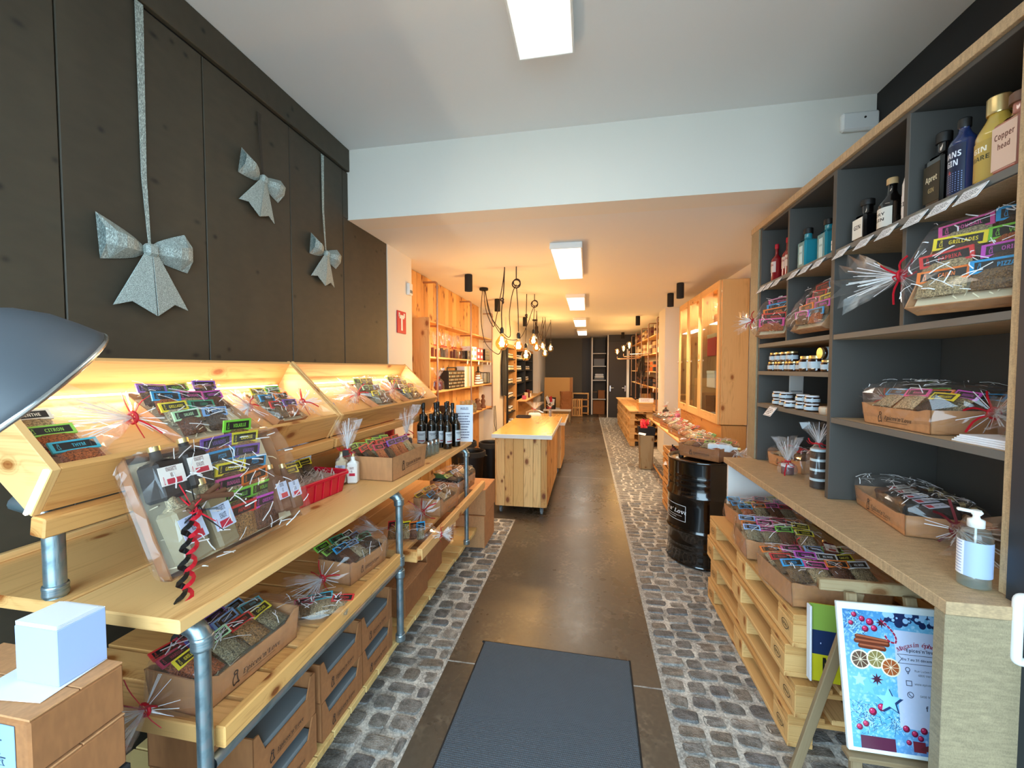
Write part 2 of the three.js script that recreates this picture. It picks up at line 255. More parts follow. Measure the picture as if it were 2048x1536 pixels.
const cellUV = (i) => { const c = i % 4, r = Math.floor(i / 4); return [c / 4 + 0.002, 1 - (r + 1) / 8 + 0.004, (c + 1) / 4 - 0.002, 1 - r / 8 - 0.004]; };
M.logo = mat('#ffffff', 0.85, { transparent: true, map: canvasTex(512, 160, (g) => { g.clearRect(0, 0, 512, 160); figure(g, 70, 84, 120, '#3a2a20'); g.fillStyle = '#3a2a20'; g.font = 'italic bold 56px serif'; g.textBaseline = 'middle'; g.fillText("Epices'n'Love", 128, 84); g.fillRect(128, 122, 330, 4); }) });
const textTex = (w, h, bg, lines) => canvasTex(w, h, (g) => { g.fillStyle = bg; g.fillRect(0, 0, w, h); for (const [t, x, y, s, c, f = 'bold', al = 'center'] of lines) { g.fillStyle = c; g.textAlign = al; g.textBaseline = 'middle'; g.font = f + ' ' + s + 'px sans-serif'; g.fillText(t, x, y); } });
const scribble = (g, x, y, w, n, dy, h, c) => { g.fillStyle = c; for (let i = 0; i < n; i++) { let q = x; const e = x + w * (0.72 + 0.28 * hash(i, 5, x)); while (q < e) { const l = 6 + 22 * hash(i, q | 0, 7); g.fillRect(q, y + i * dy, Math.min(l, e - q), h); q += l + 5; } } };

// ---------- small goods ----------
const cache = {};
const once = (k, f) => cache[k] || (cache[k] = f());
function pillow(w, h, t, nx = 4, ny = 5) {
  const p = [], P = (i, j, s) => { const a = i / nx * 2 - 1, b = j / ny; return [a * w / 2 * (1 - 0.05 * Math.sin(b * PI)), b * h, s * t / 2 * (1 - a ** 4) * Math.sin(Math.min(1, b * 1.15 + 0.08) * PI * 0.95) ** 0.6]; };
  for (const s of [-1, 1]) for (let i = 0; i < nx; i++) for (let j = 0; j < ny; j++) { const a = P(i, j, s), b = P(i + 1, j, s), c = P(i + 1, j + 1, s), d = P(i, j + 1, s); p.push(...(s > 0 ? [...a, ...b, ...c, ...a, ...c, ...d] : [...a, ...c, ...b, ...a, ...d, ...c])); }
  const g = new THREE.BufferGeometry(); g.setAttribute('position', new THREE.Float32BufferAttribute(p.map((v) => v || 0), 3)); g.computeVertexNormals(); return muv(g, 0, 0.1, 0.1);
}
function sachet(parent, x, y, z, { w = 0.075, h = 0.11, t = 0.022, c = 0, s = 0, rx = 0, ry = 0, rz = 0, hh = 0 } = {}) {
  hh = hh || Math.max(0.034, w * 0.31);   // a clear sachet of spice under a folded coloured card
  const q = (v) => Math.round(v * 1000), b = part('sachet', once('pl' + [q(w), q(h), q(t)], () => pillow(w, h, t)), M.spice[s % M.spice.length], parent);
  b.position.set(x, y, z); b.rotation.set(rx, ry, rz);
  const k = part('header_card', once('hc' + [q(w), q(hh), c], () => card(w + 0.006, hh, 0.005, cellUV(c))), M.card, b); k.position.set(0, h - hh * 0.35, 0.006); k.rotation.x = 0.22; return b;
}
function vial(parent, x, y, z, { h = 0.2, r = 0.03, m = M.mid.dark, lab = 24, rx = 0, ry = 0, rz = 0 } = {}) {               // small square bottle with a paper label
  const b = part('bottle', once('vi' + [h, r], () => fuse([mv(chamfer(r * 2, h * 0.72, r * 2, r * 0.25), 0, h * 0.36, 0), mv(lathe([[r * 0.9, 0], [r * 0.42, h * 0.06], [r * 0.36, h * 0.16], [r * 0.36, h * 0.2]], 10), 0, h * 0.72, 0)])), m, parent);
  b.position.set(x, y, z); b.rotation.set(rx, ry, rz); const l = part('label', once('vl' + [h, r, lab], () => card(r * 1.9, h * 0.34, 0.001, cellUV(lab))), M.card, b); l.position.set(0, h * 0.42, r + 0.0012);
  const c = part('cap', once('vc' + [h, r], () => mv(cyl(r * 0.42, r * 0.42, h * 0.09, 10), 0, h * 0.965, 0)), M.gold, b); return b;
}
function trayBox(L, D, h, he, taper = 0.06, t = 0.004) {  // folded cardboard tray: long walls dip between higher ends
  const s = Math.min(L * 0.16, 0.06), wall = () => ext([[-L / 2, 0], [L / 2, 0], [L / 2, he], [L / 2 - 0.02, he], [L / 2 - s, h], [-L / 2 + s, h], [-L / 2 + 0.02, he], [-L / 2, he]], t);
  const g = fuse([mv(wall(), 0, 0, D / 2 - t / 2), mv(wall(), 0, 0, -D / 2 + t / 2), mv(slab(-t / 2, t / 2, 0, he, -D / 2, D / 2), L / 2 - t / 2, 0, 0), mv(slab(-t / 2, t / 2, 0, he, -D / 2, D / 2), -L / 2 + t / 2, 0, 0), slab(-L / 2, L / 2, 0, t, -D / 2, D / 2)]);
  const p = g.attributes.position; for (let i = 0; i < p.count; i++) { const k = 1 + taper * p.getY(i) / he; p.setX(i, p.getX(i) * k); p.setZ(i, p.getZ(i) * k); } g.computeVertexNormals(); return g;
}
function logoOn(parent, w, x, y, z, ry = 0) { const l = part('logo_print', once('lg' + w, () => quad(w, w * 0.31)), M.logo, parent); l.position.set(x, y, z); l.rotation.y = ry; return l; }
const sq = (v, e) => Math.sign(v) * Math.abs(v) ** e;
// cellophane round a tray; the film is gathered at the -x and/or +x end and fans out behind the tie
function wrapGeom(L, D, H, ends, n = 24, rough = 0.007) {
  const rings = [], ring = (x, cy, rz, ry, e, q, pleat = 0, tw = 0) => { const r = []; for (let k = 0; k < n; k++) { const a = k / n * PI * 2 + tw, f = 1 + pleat * ((k & 1) ? 1 : -1); let y = cy + sq(Math.sin(a), e) * ry * f + (rnd() - 0.5) * q; const z = sq(Math.cos(a), e) * rz * f + (rnd() - 0.5) * q; if (y < 0.0006) y = 0.0006 + rnd() * 0.0006; r.push([x + (rnd() - 0.5) * q, y, z]); } return r; };
  const [e0, e1] = ends, R = Math.max(D / 2 + 0.012, 0.02);
  const side = (s, e) => {
    const o = [], X = (v) => s * (L / 2 + v);
    if (!e) { o.push(ring(X(0.006), H * 0.45, R, H * 0.46, 0.5, rough), ring(X(0.02), H * 0.25, R * 0.9, H * 0.2, 0.7, rough), ring(X(0.03), H * 0.2, R * 0.8, 0.006, 0.8, 0.003)); return o; }
    const ty = e.y ?? H * 0.5, len = e.len ?? 0.16, f = e.fan ?? 0.09;
    o.push(ring(X(0.01), H * 0.47, R * 0.95, H * 0.46, 0.6, rough), ring(X(0.04), mix(H * 0.45, ty, 0.5), R * 0.5, H * 0.27, 0.8, rough, 0.1), ring(X(0.07), ty, 0.016, 0.016, 1, 0.003, 0.25), ring(X(0.085), ty, 0.014, 0.014, 1, 0.003, 0.25));
    for (let k = 1; k <= 4; k++) { const t = k / 4; o.push(ring(X(0.085 + len * t), ty + (e.rise ?? 0) * t, 0.014 + f * t, 0.014 + f * 0.75 * t, 1, 0.014 * t + 0.003, 0.34, 0.1 * k)); }
    return o;
  };
  const mid = []; for (let k = 0; k <= 6; k++) { const t = k / 6; mid.push(ring(mix(-L / 2, L / 2, t), H * 0.48, R, H * 0.52 * (0.94 + 0.1 * Math.sin(t * PI)), 0.55, rough)); }
  rings.push(...side(-1, e0).reverse(), ...mid, ...side(1, e1)); return loft(rings);
}
function foldGlints(L, D, H, ends, n) {                   // white strips that paint highlights onto the film creases
  const out = []; const R = D / 2 + 0.014;
  for (let i = 0; i < n * 1.7; i++) { const x = rr(-L / 2, L / 2), z = rr(-R, R), dx = rr(-0.07, 0.07), dz = rr(-0.05, 0.05), y = (zz) => H * (1.0 - 0.16 * (zz / R) ** 4) + 0.003; const a = [x, y(z), z], b = [clamp(x + dx, -L / 2, L / 2), y(z + dz) + rr(-0.004, 0.006), clamp(z + dz, -R, R)]; out.push(strip([a, [mix(a[0], b[0], 0.5) + rr(-0.006, 0.006), (a[1] + b[1]) / 2 + 0.003, mix(a[2], b[2], 0.5)], b], rr(0.0014, 0.0042), 0.1, 1, 0.1)); }
  ends.forEach((e, k) => { if (!e) return; const s = k ? 1 : -1, ty = e.y ?? H * 0.5, len = e.len ?? 0.16, f = e.fan ?? 0.09, x0 = s * (L / 2 + 0.08); for (let i = 0; i < 30; i++) { const a = rr(0, PI * 2), t = rr(0.55, 1.02), q = rr(0.4, 1.05); out.push(strip([[x0, ty, 0], [x0 + s * len * t * 0.5, ty + (e.rise ?? 0) * t * 0.5 + Math.sin(a) * f * 0.4 * q, Math.cos(a) * f * 0.5 * q], [x0 + s * len * t, Math.max(0.002, ty + (e.rise ?? 0) * t + Math.sin(a) * f * 0.8 * q), Math.cos(a) * f * q]], rr(0.0016, 0.0042), 0, 1, 0.2)); } for (let i = 0; i < 8; i++) { const a = rr(0, PI * 2); out.push(strip([[x0, ty, 0], [x0 - s * 0.05, Math.max(0.004, ty + Math.sin(a) * H * 0.4), Math.cos(a) * D * 0.32]], rr(0.0015, 0.003), s, 0.4, 0)); } });
  return fuse(out);
}
function bowStrips(x, y, z, k = 1, m = 5) {               // tied raffia ends
  const o = [mv(new THREE.TorusGeometry(0.015 * k, 0.004 * k, 6, 12), x, y, z, 0, PI / 2, 0)];
  for (let i = 0; i < m; i++) { const a = i / m * PI * 2 + rr(0, 0.7), l = rr(0.05, 0.10) * k, dx = rr(-0.03, 0.03) * k; o.push(strip(spline([[x, y, z], [x + dx * 0.5 - 0.01, y + Math.sin(a) * l * 0.55 + 0.012, z + Math.cos(a) * l * 0.55], [x + dx, Math.max(0.004, y + Math.sin(a) * l), z + Math.cos(a) * l]], 5), 0.0052 * k, 1, 0.3, 0.2, 0.0015)); }
  return fuse(o);
}
// gift hamper: tray (+ print), sachets (+ header cards), bottles, film, painted bright folds, raffia
function hamper(label, pos, turn, { L = 0.36, D = 0.22, h = 0.075, he = 0.1, H = 0.17, rows = 3, cols = 4, ends = [{}, null], tilt = 0, cards = null, lean = -1.15, vials = [], s = 1, glints = 22, print = 'front', group, sw = 0, sh = 0.11, shred = true, name = 'gift_hamper', boxMat = M.kraft, cellWrap = M.film, extra = null } = {}) {
  srand(s * 7919 + 13); const t = thing(name, label, 'gift basket', pos, turn, group); t.rotation.x = tilt;
  const box = part('tray', trayBox(L, D, h, he), boxMat, t);
  if (print === 'front') logoOn(box, Math.min(L * 0.55, h * 3), 0, h * 0.48, D / 2 * 1.03 + 0.002, 0); if (print === 'end') logoOn(box, Math.min(D * 0.7, 0.16), L / 2 * 1.03 + 0.002, h * 0.5, 0, PI / 2);
  if (shred) { const o = []; for (let i = 0; i < 60; i++) { const x = rr(-L / 2, L / 2) * 0.94, z = rr(-D / 2, D / 2) * 0.92, a = rr(0, PI), l = rr(0.02, 0.06), y = h * 0.66 + rr(0, 0.02); o.push(strip([[x - Math.cos(a) * l / 2, y, clamp(z - Math.sin(a) * l / 2, -D / 2 + 0.01, D / 2 - 0.01)], [x, y + 0.012, z], [x + Math.cos(a) * l / 2, y + rr(-0.005, 0.01), clamp(z + Math.sin(a) * l / 2, -D / 2 + 0.01, D / 2 - 0.01)]], 0.003, 0, 1, 0)); } o.push(slab(-L / 2 * 0.97, L / 2 * 0.97, 0.006, h * 0.66, -D / 2 * 0.96, D / 2 * 0.96)); part('packing_shred', o, M.shred, t).userData.kind = 'stuff'; }
  const cw = L * 0.94 / cols, w = sw || cw * 0.95, q = (v) => Math.round(v * 100) / 100;
  for (let r = 0; r < rows; r++) for (let c = 0; c < cols; c++) {
    const ci = cards ? cards[(r * cols + c) % cards.length] : Math.floor(rnd() * CARDS.length); if (ci < 0) continue;
    const z = D / 2 * 0.86 - (r + 0.05) * D * 0.86 / rows, x = (c + 0.5) * cw - L * 0.47 + rr(-0.006, 0.006);
    sachet(t, x, h * 0.86 + 0.01, z, { w: Math.round(w * 200) / 200, h: sh, c: ci, s: Math.floor(rnd() * 8), rx: lean + rr(-0.12, 0.12), rz: rr(-0.1, 0.1), t: 0.024 });
  }
  for (const v of vials) vial(t, ...v);
  if (extra) extra(t);
  part('cellophane', wrapGeom(L, D, H, ends), cellWrap, t); part('film_glints', foldGlints(L, D, H, ends, glints), M.fold, t).userData.kind = 'stuff';
  ends.forEach((e, k) => { if (e) part('raffia_bow', bowStrips((k ? 1 : -1) * (L / 2 + 0.078), e.y ?? H * 0.5, 0, e.bow ?? 1), e.ribbon ?? M.ribbonRed, t); });
  return t;
}
// upright film bag gathered at the top
function filmBag(label, pos, turn, { w = 0.1, d = 0.08, h = 0.14, top = 0.14, fan = 0.07, s = 1, fill, name = 'wrapped_bag', category = 'gift bag', group, bow = 1, lines = 22, ribbon = M.ribbonRed, film = M.film } = {}) {
  srand(s * 104729 + 5); const t = thing(name, label, category, pos, turn, group), rings = [], n = 20;
  const ring = (y, rx, rz, e, q, pl = 0) => { const r = []; for (let k = 0; k < n; k++) { const a = k / n * PI * 2, f = 1 + pl * ((k & 1) ? 1 : -1); r.push([sq(Math.cos(a), e) * rx * f + rr(-q, q), Math.max(0.001, y + rr(-q, q)), sq(Math.sin(a), e) * rz * f + rr(-q, q)]); } return r; };
  rings.push(ring(0.002, w / 2, d / 2, 0.5, 0.001), ring(h * 0.35, w / 2 + 0.003, d / 2 + 0.003, 0.5, 0.003), ring(h * 0.75, w / 2 * 0.95, d / 2 * 0.95, 0.6, 0.004), ring(h * 0.93, w * 0.28, d * 0.28, 0.8, 0.004, 0.1), ring(h, 0.012, 0.012, 1, 0.002, 0.2), ring(h + 0.012, 0.012, 0.012, 1, 0.002, 0.2));
  for (let k = 1; k <= 4; k++) { const q = k / 4; rings.push(ring(h + 0.012 + top * q, 0.012 + fan * q, 0.012 + fan * 0.7 * q, 1, 0.008 * q + 0.002, 0.3)); }
  if (fill) fill(t); part('cellophane', loft(rings), film, t);
  const o = []; for (let i = 0; i < lines; i++) { const a = rr(0, PI * 2), q = rr(0.3, 1.05), l = top * rr(0.6, 1.15); o.push(strip([[0, h, 0], [Math.cos(a) * fan * 0.4 * q, h + l * 0.5, Math.sin(a) * fan * 0.35 * q], [Math.cos(a) * fan * q, h + l, Math.sin(a) * fan * 0.8 * q]], rr(0.0015, 0.003), Math.cos(a), 0.2, Math.sin(a))); } part('film_glints', o, M.fold, t).userData.kind = 'stuff';  // strips painted white as highlights on the gathered film
  const b = bowStrips(0, 0, 0, bow); b.rotateZ(PI / 2); b.translate(0, h + 0.006, 0); part('raffia_bow', b, ribbon, t); return t;
}
function jarProto(label, pos, { r = 0.034, h = 0.055, body = M.mid.dark, band = M.paper, lid = M.gold, name = 'spread_jar', group, shape = 0 } = {}) {
  const t = thing(name, label, 'jar', pos, 0, group);
  part('jar_body', lathe([[0, 0], [r * 0.92, 0], [r, r * 0.1], [r, h * 0.74], [r * 0.8, h * 0.82], [r * 0.8, h * 0.84], [0, h * 0.84]], shape || 18), body, t);
  part('label', lathe([[r + 0.0006, h * 0.2], [r + 0.0006, h * 0.62]], shape || 18), band, t); part('lid', lathe([[r * 0.86, h * 0.8], [r * 0.88, h * 0.82], [r * 0.88, h * 0.98], [r * 0.84, h], [0, h]], 18), lid, t); return t;
}
function rowOf(proto, places, turn) { places.forEach((p, i) => { if (i) dup(proto, p, turn ? turn(i) : i * 1.3); else { proto.position.set(...p); } }); return proto; }
function roundBottle(name, label, pos, turn, { r, h, glass, cap, shoulder = 0.62, neck = 0.3, labelMat, lab = [0.15, 0.5], category = 'bottle', group, base, capH = 0.12 } = {}) {
  const t = thing(name, label, category, pos, turn, group), rn = r * neck, y1 = h * shoulder;
  part('glass', lathe([[0, 0], [r * 0.94, 0], [r, r * 0.12], [r, y1], [r * 0.92, y1 + r * 0.3], [rn * 1.3, y1 + r * 0.95], [rn, y1 + r * 1.3], [rn, h * (1 - capH)], [rn * 1.15, h * (1 - capH)]], 22), glass, t);
  if (labelMat) part('label', (() => { const g = new THREE.CylinderGeometry(r + 0.0008, r + 0.0008, h * (lab[1] - lab[0]), 16, 1, true, -1.05, 2.1); g.translate(0, h * (lab[0] + lab[1]) / 2, 0); return g; })(), labelMat, t);
  part('cap', lathe([[rn * 1.2, h * (1 - capH)], [rn * 1.25, h * (1 - capH * 0.9)], [rn * 1.25, h * 0.985], [rn * 1.1, h], [0, h]], 14), cap, t); return t;
}
function squareBottle(name, label, pos, turn, { w, d, h, glass, cap, labelMat, lw = 0.8, lh = 0.45, ly = 0.34, category = 'bottle', bodyH = 0.7, group, neck = 0.22, capR = 0.26 } = {}) {
  const t = thing(name, label, category, pos, turn, group), b = h * bodyH, rn = w * neck;
  part('glass', fuse([mv(chamfer(w, b, d, Math.min(w, d) * 0.12), 0, b / 2, 0), mv(lathe([[w * 0.42, 0], [rn * 1.2, h * 0.04], [rn, h * 0.08], [rn, h * (0.86 - bodyH) + 0.001]], 14), 0, b * 0.995, 0)]), glass, t);
  if (labelMat) part('label', mv(card(w * lw, h * lh, 0.001), 0, h * ly, d / 2 + 0.001), labelMat, t);
  part('cap', mv(lathe([[0, 0], [w * capR, 0], [w * capR * 1.04, h * 0.01], [w * capR * 1.04, h * 0.125], [w * capR * 0.9, h * 0.14], [0, h * 0.14]], 16), 0, h * 0.86, 0), cap, t); return t;
}
// ---------- the room ----------
const XL = -1.8, YC = 2.78, YU = 3.3, ZB = -2.87, ZE = -15.5, ZF = 0.55;
{
  const f = struct('floor', [slab(-0.763, 0.388, -0.12, 0, ZF, ZE, 2.6, 2.6), slab(-2.1, -0.763, -0.12, 0, -4.33, ZE, 2.6, 2.6), slab(-0.763, 1.9, -0.12, 0, -14.05, ZE, 2.6, 2.6)], M.concrete);
  part('floor_joint', slab(-0.763, 0.388, -0.01, 0.0008, -2.138, -2.146), M.mortar, f);
  part('floor_joint', slab(-0.763, 0.388, -0.01, 0.0006, -6.2, -6.206), M.mortar, f);
  struct('pavement', slab(-9, 9, -0.14, -0.02, ZF, 9, 2, 2), mat('#b9b6b0', 0.9, { map: TX.stone }));
}
const stoneShapes = []; srand(77);
for (let v = 0; v < 10; v++) {
  const n = 11, R = (k, y, q) => { const o = []; for (let i = 0; i < n; i++) { const a = i / n * PI * 2; o.push([sq(Math.cos(a), 0.42) * 0.5 * k * q[i], y, sq(Math.sin(a), 0.5) * 0.5 * k * q[i]]); } return o; }, q = []; for (let i = 0; i < n; i++) q.push(rr(0.88, 1.04));
  const h = rr(0.003, 0.008), tilt = rr(-0.005, 0.005), top = R(0.84, h, q).map(([x, y, z]) => [x + rr(-0.02, 0.02), y + x * tilt * 2 + rr(-0.0015, 0.0015), z]);
  stoneShapes.push(loft([R(1, -0.02, q), R(0.98, -0.004, q), R(0.93, h * 0.6, q), top, top.map(([x, y, z]) => [x * 0.01, h + 0.001, z * 0.01])]));
  muv(stoneShapes[v], 0, 2.2, 2.2, rnd(), rnd());
}
function paving(name, x0, x1, z0, z1, each, sz) {
  const p = struct(name, slab(x0, x1, -0.1, -0.001, z0, z1, 0.5, 0.5), M.mortar); let n = 0, far = [];
  for (let z = z0 - 0.004; z - sz * 0.9 > z1;) {
    const d = sz * rr(0.8, 1.22); let x = x0 + 0.018 + rr(0, 0.008);
    while (x < x1 - 0.03) {
      let w = sz * rr(1.0, 1.75); if (x + w > x1 - 0.05) w = x1 - x; const g = Math.min(w, x1 - x) - 0.013, zz = z - d / 2 + rr(-0.006, 0.006), dd = d - 0.012 + rr(-0.008, 0.004);
      if (g > 0.03) {
        const v = Math.floor(rnd() * 10), m = Math.floor(rnd() * 6), yy = rr(-0.003, 0.003), ry = rr(-0.06, 0.06);
        if (n < each) { const s = part('cobblestone', stoneShapes[v], M.stones[m], p); s.position.set(x + g / 2, yy, zz); s.scale.set(g, 1, dd); s.rotation.y = ry; n++; }
        else far.push([v, new THREE.Matrix4().compose(V3(x + g / 2, yy, zz), new THREE.Quaternion().setFromEuler(new THREE.Euler(0, ry, 0)), V3(g, 1, dd))]);
      }
      x += w;
    }
    z -= d;
  }
  if (far.length) part('cobblestones_beyond', far.map(([v, m]) => stoneShapes[v].clone().applyMatrix4(m)), M.stones[2], p).userData.kind = 'stuff';
}
srand(501); paving('cobble_paving', -1.32, -0.763, -0.9, -4.33, 290, 0.098);
srand(502); paving('cobble_paving', 0.388, 1.26, -0.95, -14.05, 297, 0.094);
struct('floor', [slab(-1.9, -1.32, -0.1, -0.004, ZF, -4.33, 0.5, 0.5), slab(1.26, 1.9, -0.1, -0.004, ZF, -14.05, 0.5, 0.5), slab(-1.32, -0.763, -0.1, -0.004, ZF, -0.9, 0.5, 0.5), slab(0.388, 1.26, -0.1, -0.004, ZF, -0.95, 0.5, 0.5)], M.mortar);
// left wall: dark painted panels, white pier, timber lined niche, second pier, shelf recess, end
{
  const w = struct('wall_left', [slab(XL - 0.15, XL - 0.012, 0, YU, ZF, ZB), slab(XL - 0.15, XL - 0.012, 0, YC, ZB, -3.47)], M.blackwall);
  const zs = [ZF, -0.02, -0.57, -1.13, -1.68, -2.25, -2.80];
  zs.forEach((z, i) => { if (i + 1 < zs.length) part('panel', mv(muv(chamfer(0.012, 3.125, z - zs[i + 1] - 0.004, 0.003), 1, 2.4, 1.4, i * 0.37, i * 0.21), XL - 0.006, 1.5625, (z + zs[i + 1]) / 2), M.darkwall, w); });
  part('panel', mv(muv(chamfer(0.012, YC, 0.666, 0.003), 1, 2.4, 1.4, 0.2, 0.7), XL - 0.006, YC / 2, -3.137), M.darkwall, w);
  part('panel', mv(muv(chamfer(0.012, 0.345, 0.066, 0.001), 1, 2.4, 1.4, 0.2, 0.7), XL - 0.006, 2.955, -2.836), M.darkwall, w);
  struct('trim_1', mv(muv(chamfer(0.03, 0.165, ZF - ZB, 0.004), 2, 2.4, 1.4), XL + 0.003, 3.2175, (ZF + ZB) / 2), M.darkwall);
  struct('wall_left_pier', slab(-2.1, -1.795, 0, YC, -3.475, -3.99), M.wallWhite);
  const nw = struct('wall_niche', [slab(-2.1, -1.99, 0, YC, -3.99, -7.7)], M.wallWhite); srand(31);
  for (let z = -4.0; z > -7.25;) { const d = Math.min(rr(0.13, 0.22), z + 7.32); part('plank', mv(board(0.022, YC - 0.01, d - 0.004, 0.003), -1.979 + rr(-0.002, 0.004), YC / 2, z - d / 2), pick(M.plank), nw); z -= d; }
  struct('wall_left_pier', slab(-2.1, XL, 0, YC, -7.7, -8.86), M.wallWhite);
  struct('wall_left_recess', [slab(-2.15, -2.0, 0, YC, -8.86, -13.2), slab(-2.0, -1.76, 2.2, YC, -8.86, -13.2)], M.wallWhite);
  struct('wall_left_end', slab(-2.1, -1.58, 0, YC, -13.2, ZE), M.wallWhite);
  struct('wall_back', slab(-2.1, 1.9, 0, YC, ZE, ZE - 0.12), M.backwall);
  struct('wall_right', [slab(1.72, 1.9, 0, YC, ZB, ZE), slab(1.72, 1.9, 0, YU, ZF, ZB)], M.wallWhite);
  struct('wall_right_upper', slab(1.70, 1.719, 2.6, YU, -1.0, ZB), M.blackwall);
  struct('wall_right_pillar', slab(1.42, 1.72, 0, YC, -8.03, -8.72), M.wallWhite);
  struct('beam', slab(-2.0, 1.9, YC - 0.001, YU + 0.12, ZB, -3.1), M.wallWhite);
  struct('ceiling', slab(-2.0, 1.95, YU, YU + 0.12, ZF + 0.15, ZB), M.ceiling);
  struct('ceiling', slab(-2.15, 1.95, YC, YC + 0.12, -3.1, ZE - 0.12), M.ceiling);
  struct('ceiling', slab(-2.0, 1.95, YC, YC + 0.02, ZB - 0.002, -3.1), M.ceiling);
  struct('wall_front', [slab(-1.95, 1.9, 2.85, YU + 0.1, ZF, ZF + 0.15), slab(1.25, 1.9, 0, 2.85, ZF, ZF + 0.15), slab(-1.95, -1.75, 0, 2.85, ZF, ZF + 0.15)], M.jamb);
  struct('trim_2', [bar(1.188, 1.72, 0, YU, -1.39, -1.30)], M.jamb);
  // back: shelving alcove behind white frames, dark door, wall return
  const tr = struct('trim_3', [bar(0.135, 0.185, 0, YC - 0.03, -14.9, -14.86), bar(0.655, 0.69, 0, YC, -14.1, -14.04)], M.white);
  struct('wall_alcove', [slab(0.69, 1.72, 0, YC, -14.12, -14.2), slab(0.10, 0.135, 0, YC, -14.86, ZE), slab(-0.2, 0.135, 0, YC, ZE, -15.46), slab(0.66, 0.69, 0, YC, -14.2, ZE)], M.darkdoor);
  const d1 = struct('door_1', mv(chamfer(0.58, 2.55, 0.045, 0.004), 0.99, 1.28, -14.075), M.darkdoor);
  const handle = (m, x, s) => part('door_handle', [mv(chamfer(0.035, 0.2, 0.01, 0.003), x, 0.98, -14.045), sweep(bent([[x, 1.0, -14.04], [x, 1.0, -13.99], [x + s * 0.11, 1.0, -13.99]], 0.015), 0.009, 8)], M.chrome, m);
  handle(d1, 0.755, 1);
  const d2 = struct('door_2', [bar(1.28, 1.36, 0, 2.3, -14.12, -14.0)], M.white); handle(d2, 1.24, -1);
}
// ceiling light panels
function ceilingPanel(label, x, y, z0, z1, w = 0.28, big = 1) {
  const zc = (z0 + z1) / 2, len = Math.abs(z1 - z0), t = thing('ceiling_light', label, 'ceiling light', [x, y, zc]);
  part('housing', [mv(chamfer(w, 0.055, 0.012, 0.002), 0, -0.0285, len / 2), mv(chamfer(w, 0.055, 0.012, 0.002), 0, -0.0285, -len / 2), mv(chamfer(0.012, 0.055, len, 0.002), w / 2, -0.0285, 0), mv(chamfer(0.012, 0.055, len, 0.002), -w / 2, -0.0285, 0), slab(-w / 2, w / 2, -0.02, -0.001, -len / 2, len / 2)], M.white, t);
  part('diffuser', slab(-w / 2 + 0.008, w / 2 - 0.008, -0.05, -0.042, -len / 2 + 0.008, len / 2 - 0.008), glow('#fff8e8', 1.6), t);
  const l = new THREE.RectAreaLight(PANEL_COLOR, PANEL_LIGHT * big, w - 0.03, len - 0.03); l.position.set(0, -0.062, 0); l.rotation.x = -PI / 2; t.add(l); return t;
}
ceilingPanel('long white ceiling light over the front of the shop, cut off by the photo top', -0.22, YU, -2.145, -0.82, 0.28, 0.4);
ceilingPanel('first white light panel behind the beam, its grey end facing the entrance', -0.2, YC, -3.72, -4.99);
ceilingPanel('second white light panel behind the beam, above the wooden counter', -0.19, YC, -6.31, -7.69);
ceilingPanel('third white light panel behind the beam, next to last before the back wall', -0.18, YC, -9.22, -10.7);
ceilingPanel('last white light panel, closest to the dark back wall', -0.165, YC, -11.9, -13.5);
// black cylinder spots
function spot(label, x, z, h = 0.2, target = [0, 0]) {
  const t = thing('ceiling_spot', label, 'spotlight', [x, YC, z]);
  part('tube', lathe([[0, -0.004], [0.045, -0.004], [0.047, -0.02], [0.047, -h], [0.042, -h], [0.040, -h + 0.03], [0, -h + 0.03]], 20), M.blackMatte, t);
  part('lens', mv(cyl(0.036, 0.036, 0.004, 16), 0, -h + 0.018, 0), glow('#fff2d8', 2.2), t);
  const s = new THREE.SpotLight(WARM.clone().lerp(new THREE.Color(1, 0.85, 0.6), 0.5), SPOT_LIGHT, 0, 0.75, 0.6, 2); s.position.set(0, -h - 0.01, 0); s.target.position.set(target[0], -2.7, target[1]); t.add(s, s.target); s.castShadow = true; return t;
}
spot('black cylinder spotlight nearest the beam, above the pipe shelves', -1.415, -4.77, 0.2, [-0.25, 0]);
spot('black cylinder spotlight right of the round pendant canopy', -1.448, -6.52, 0.2, [-0.25, 0]);
spot('black cylinder spotlight behind the hanging bulbs, near the jar shelves', -1.36, -8.9, 0.2);
spot('black cylinder spotlight beside the back cluster of bulbs', -1.35, -10.9, 0.2);
spot('black cylinder spotlight nearest the glazed cabinets, closest on the right side', 1.2, -5.75, 0.2, [0.1, 0]);
spot('black cylinder spotlight just behind the closest one on the right side', 1.22, -6.5, 0.2, [0.1, 0]);
spot('black cylinder spotlight halfway along the right side, before the bulb brackets', 1.06, -9.17, 0.2, [0.2, 0]);
spot('black cylinder spotlight furthest back on the right, before the dark door', 1.08, -13.2, 0.2, [0.1, 0]);
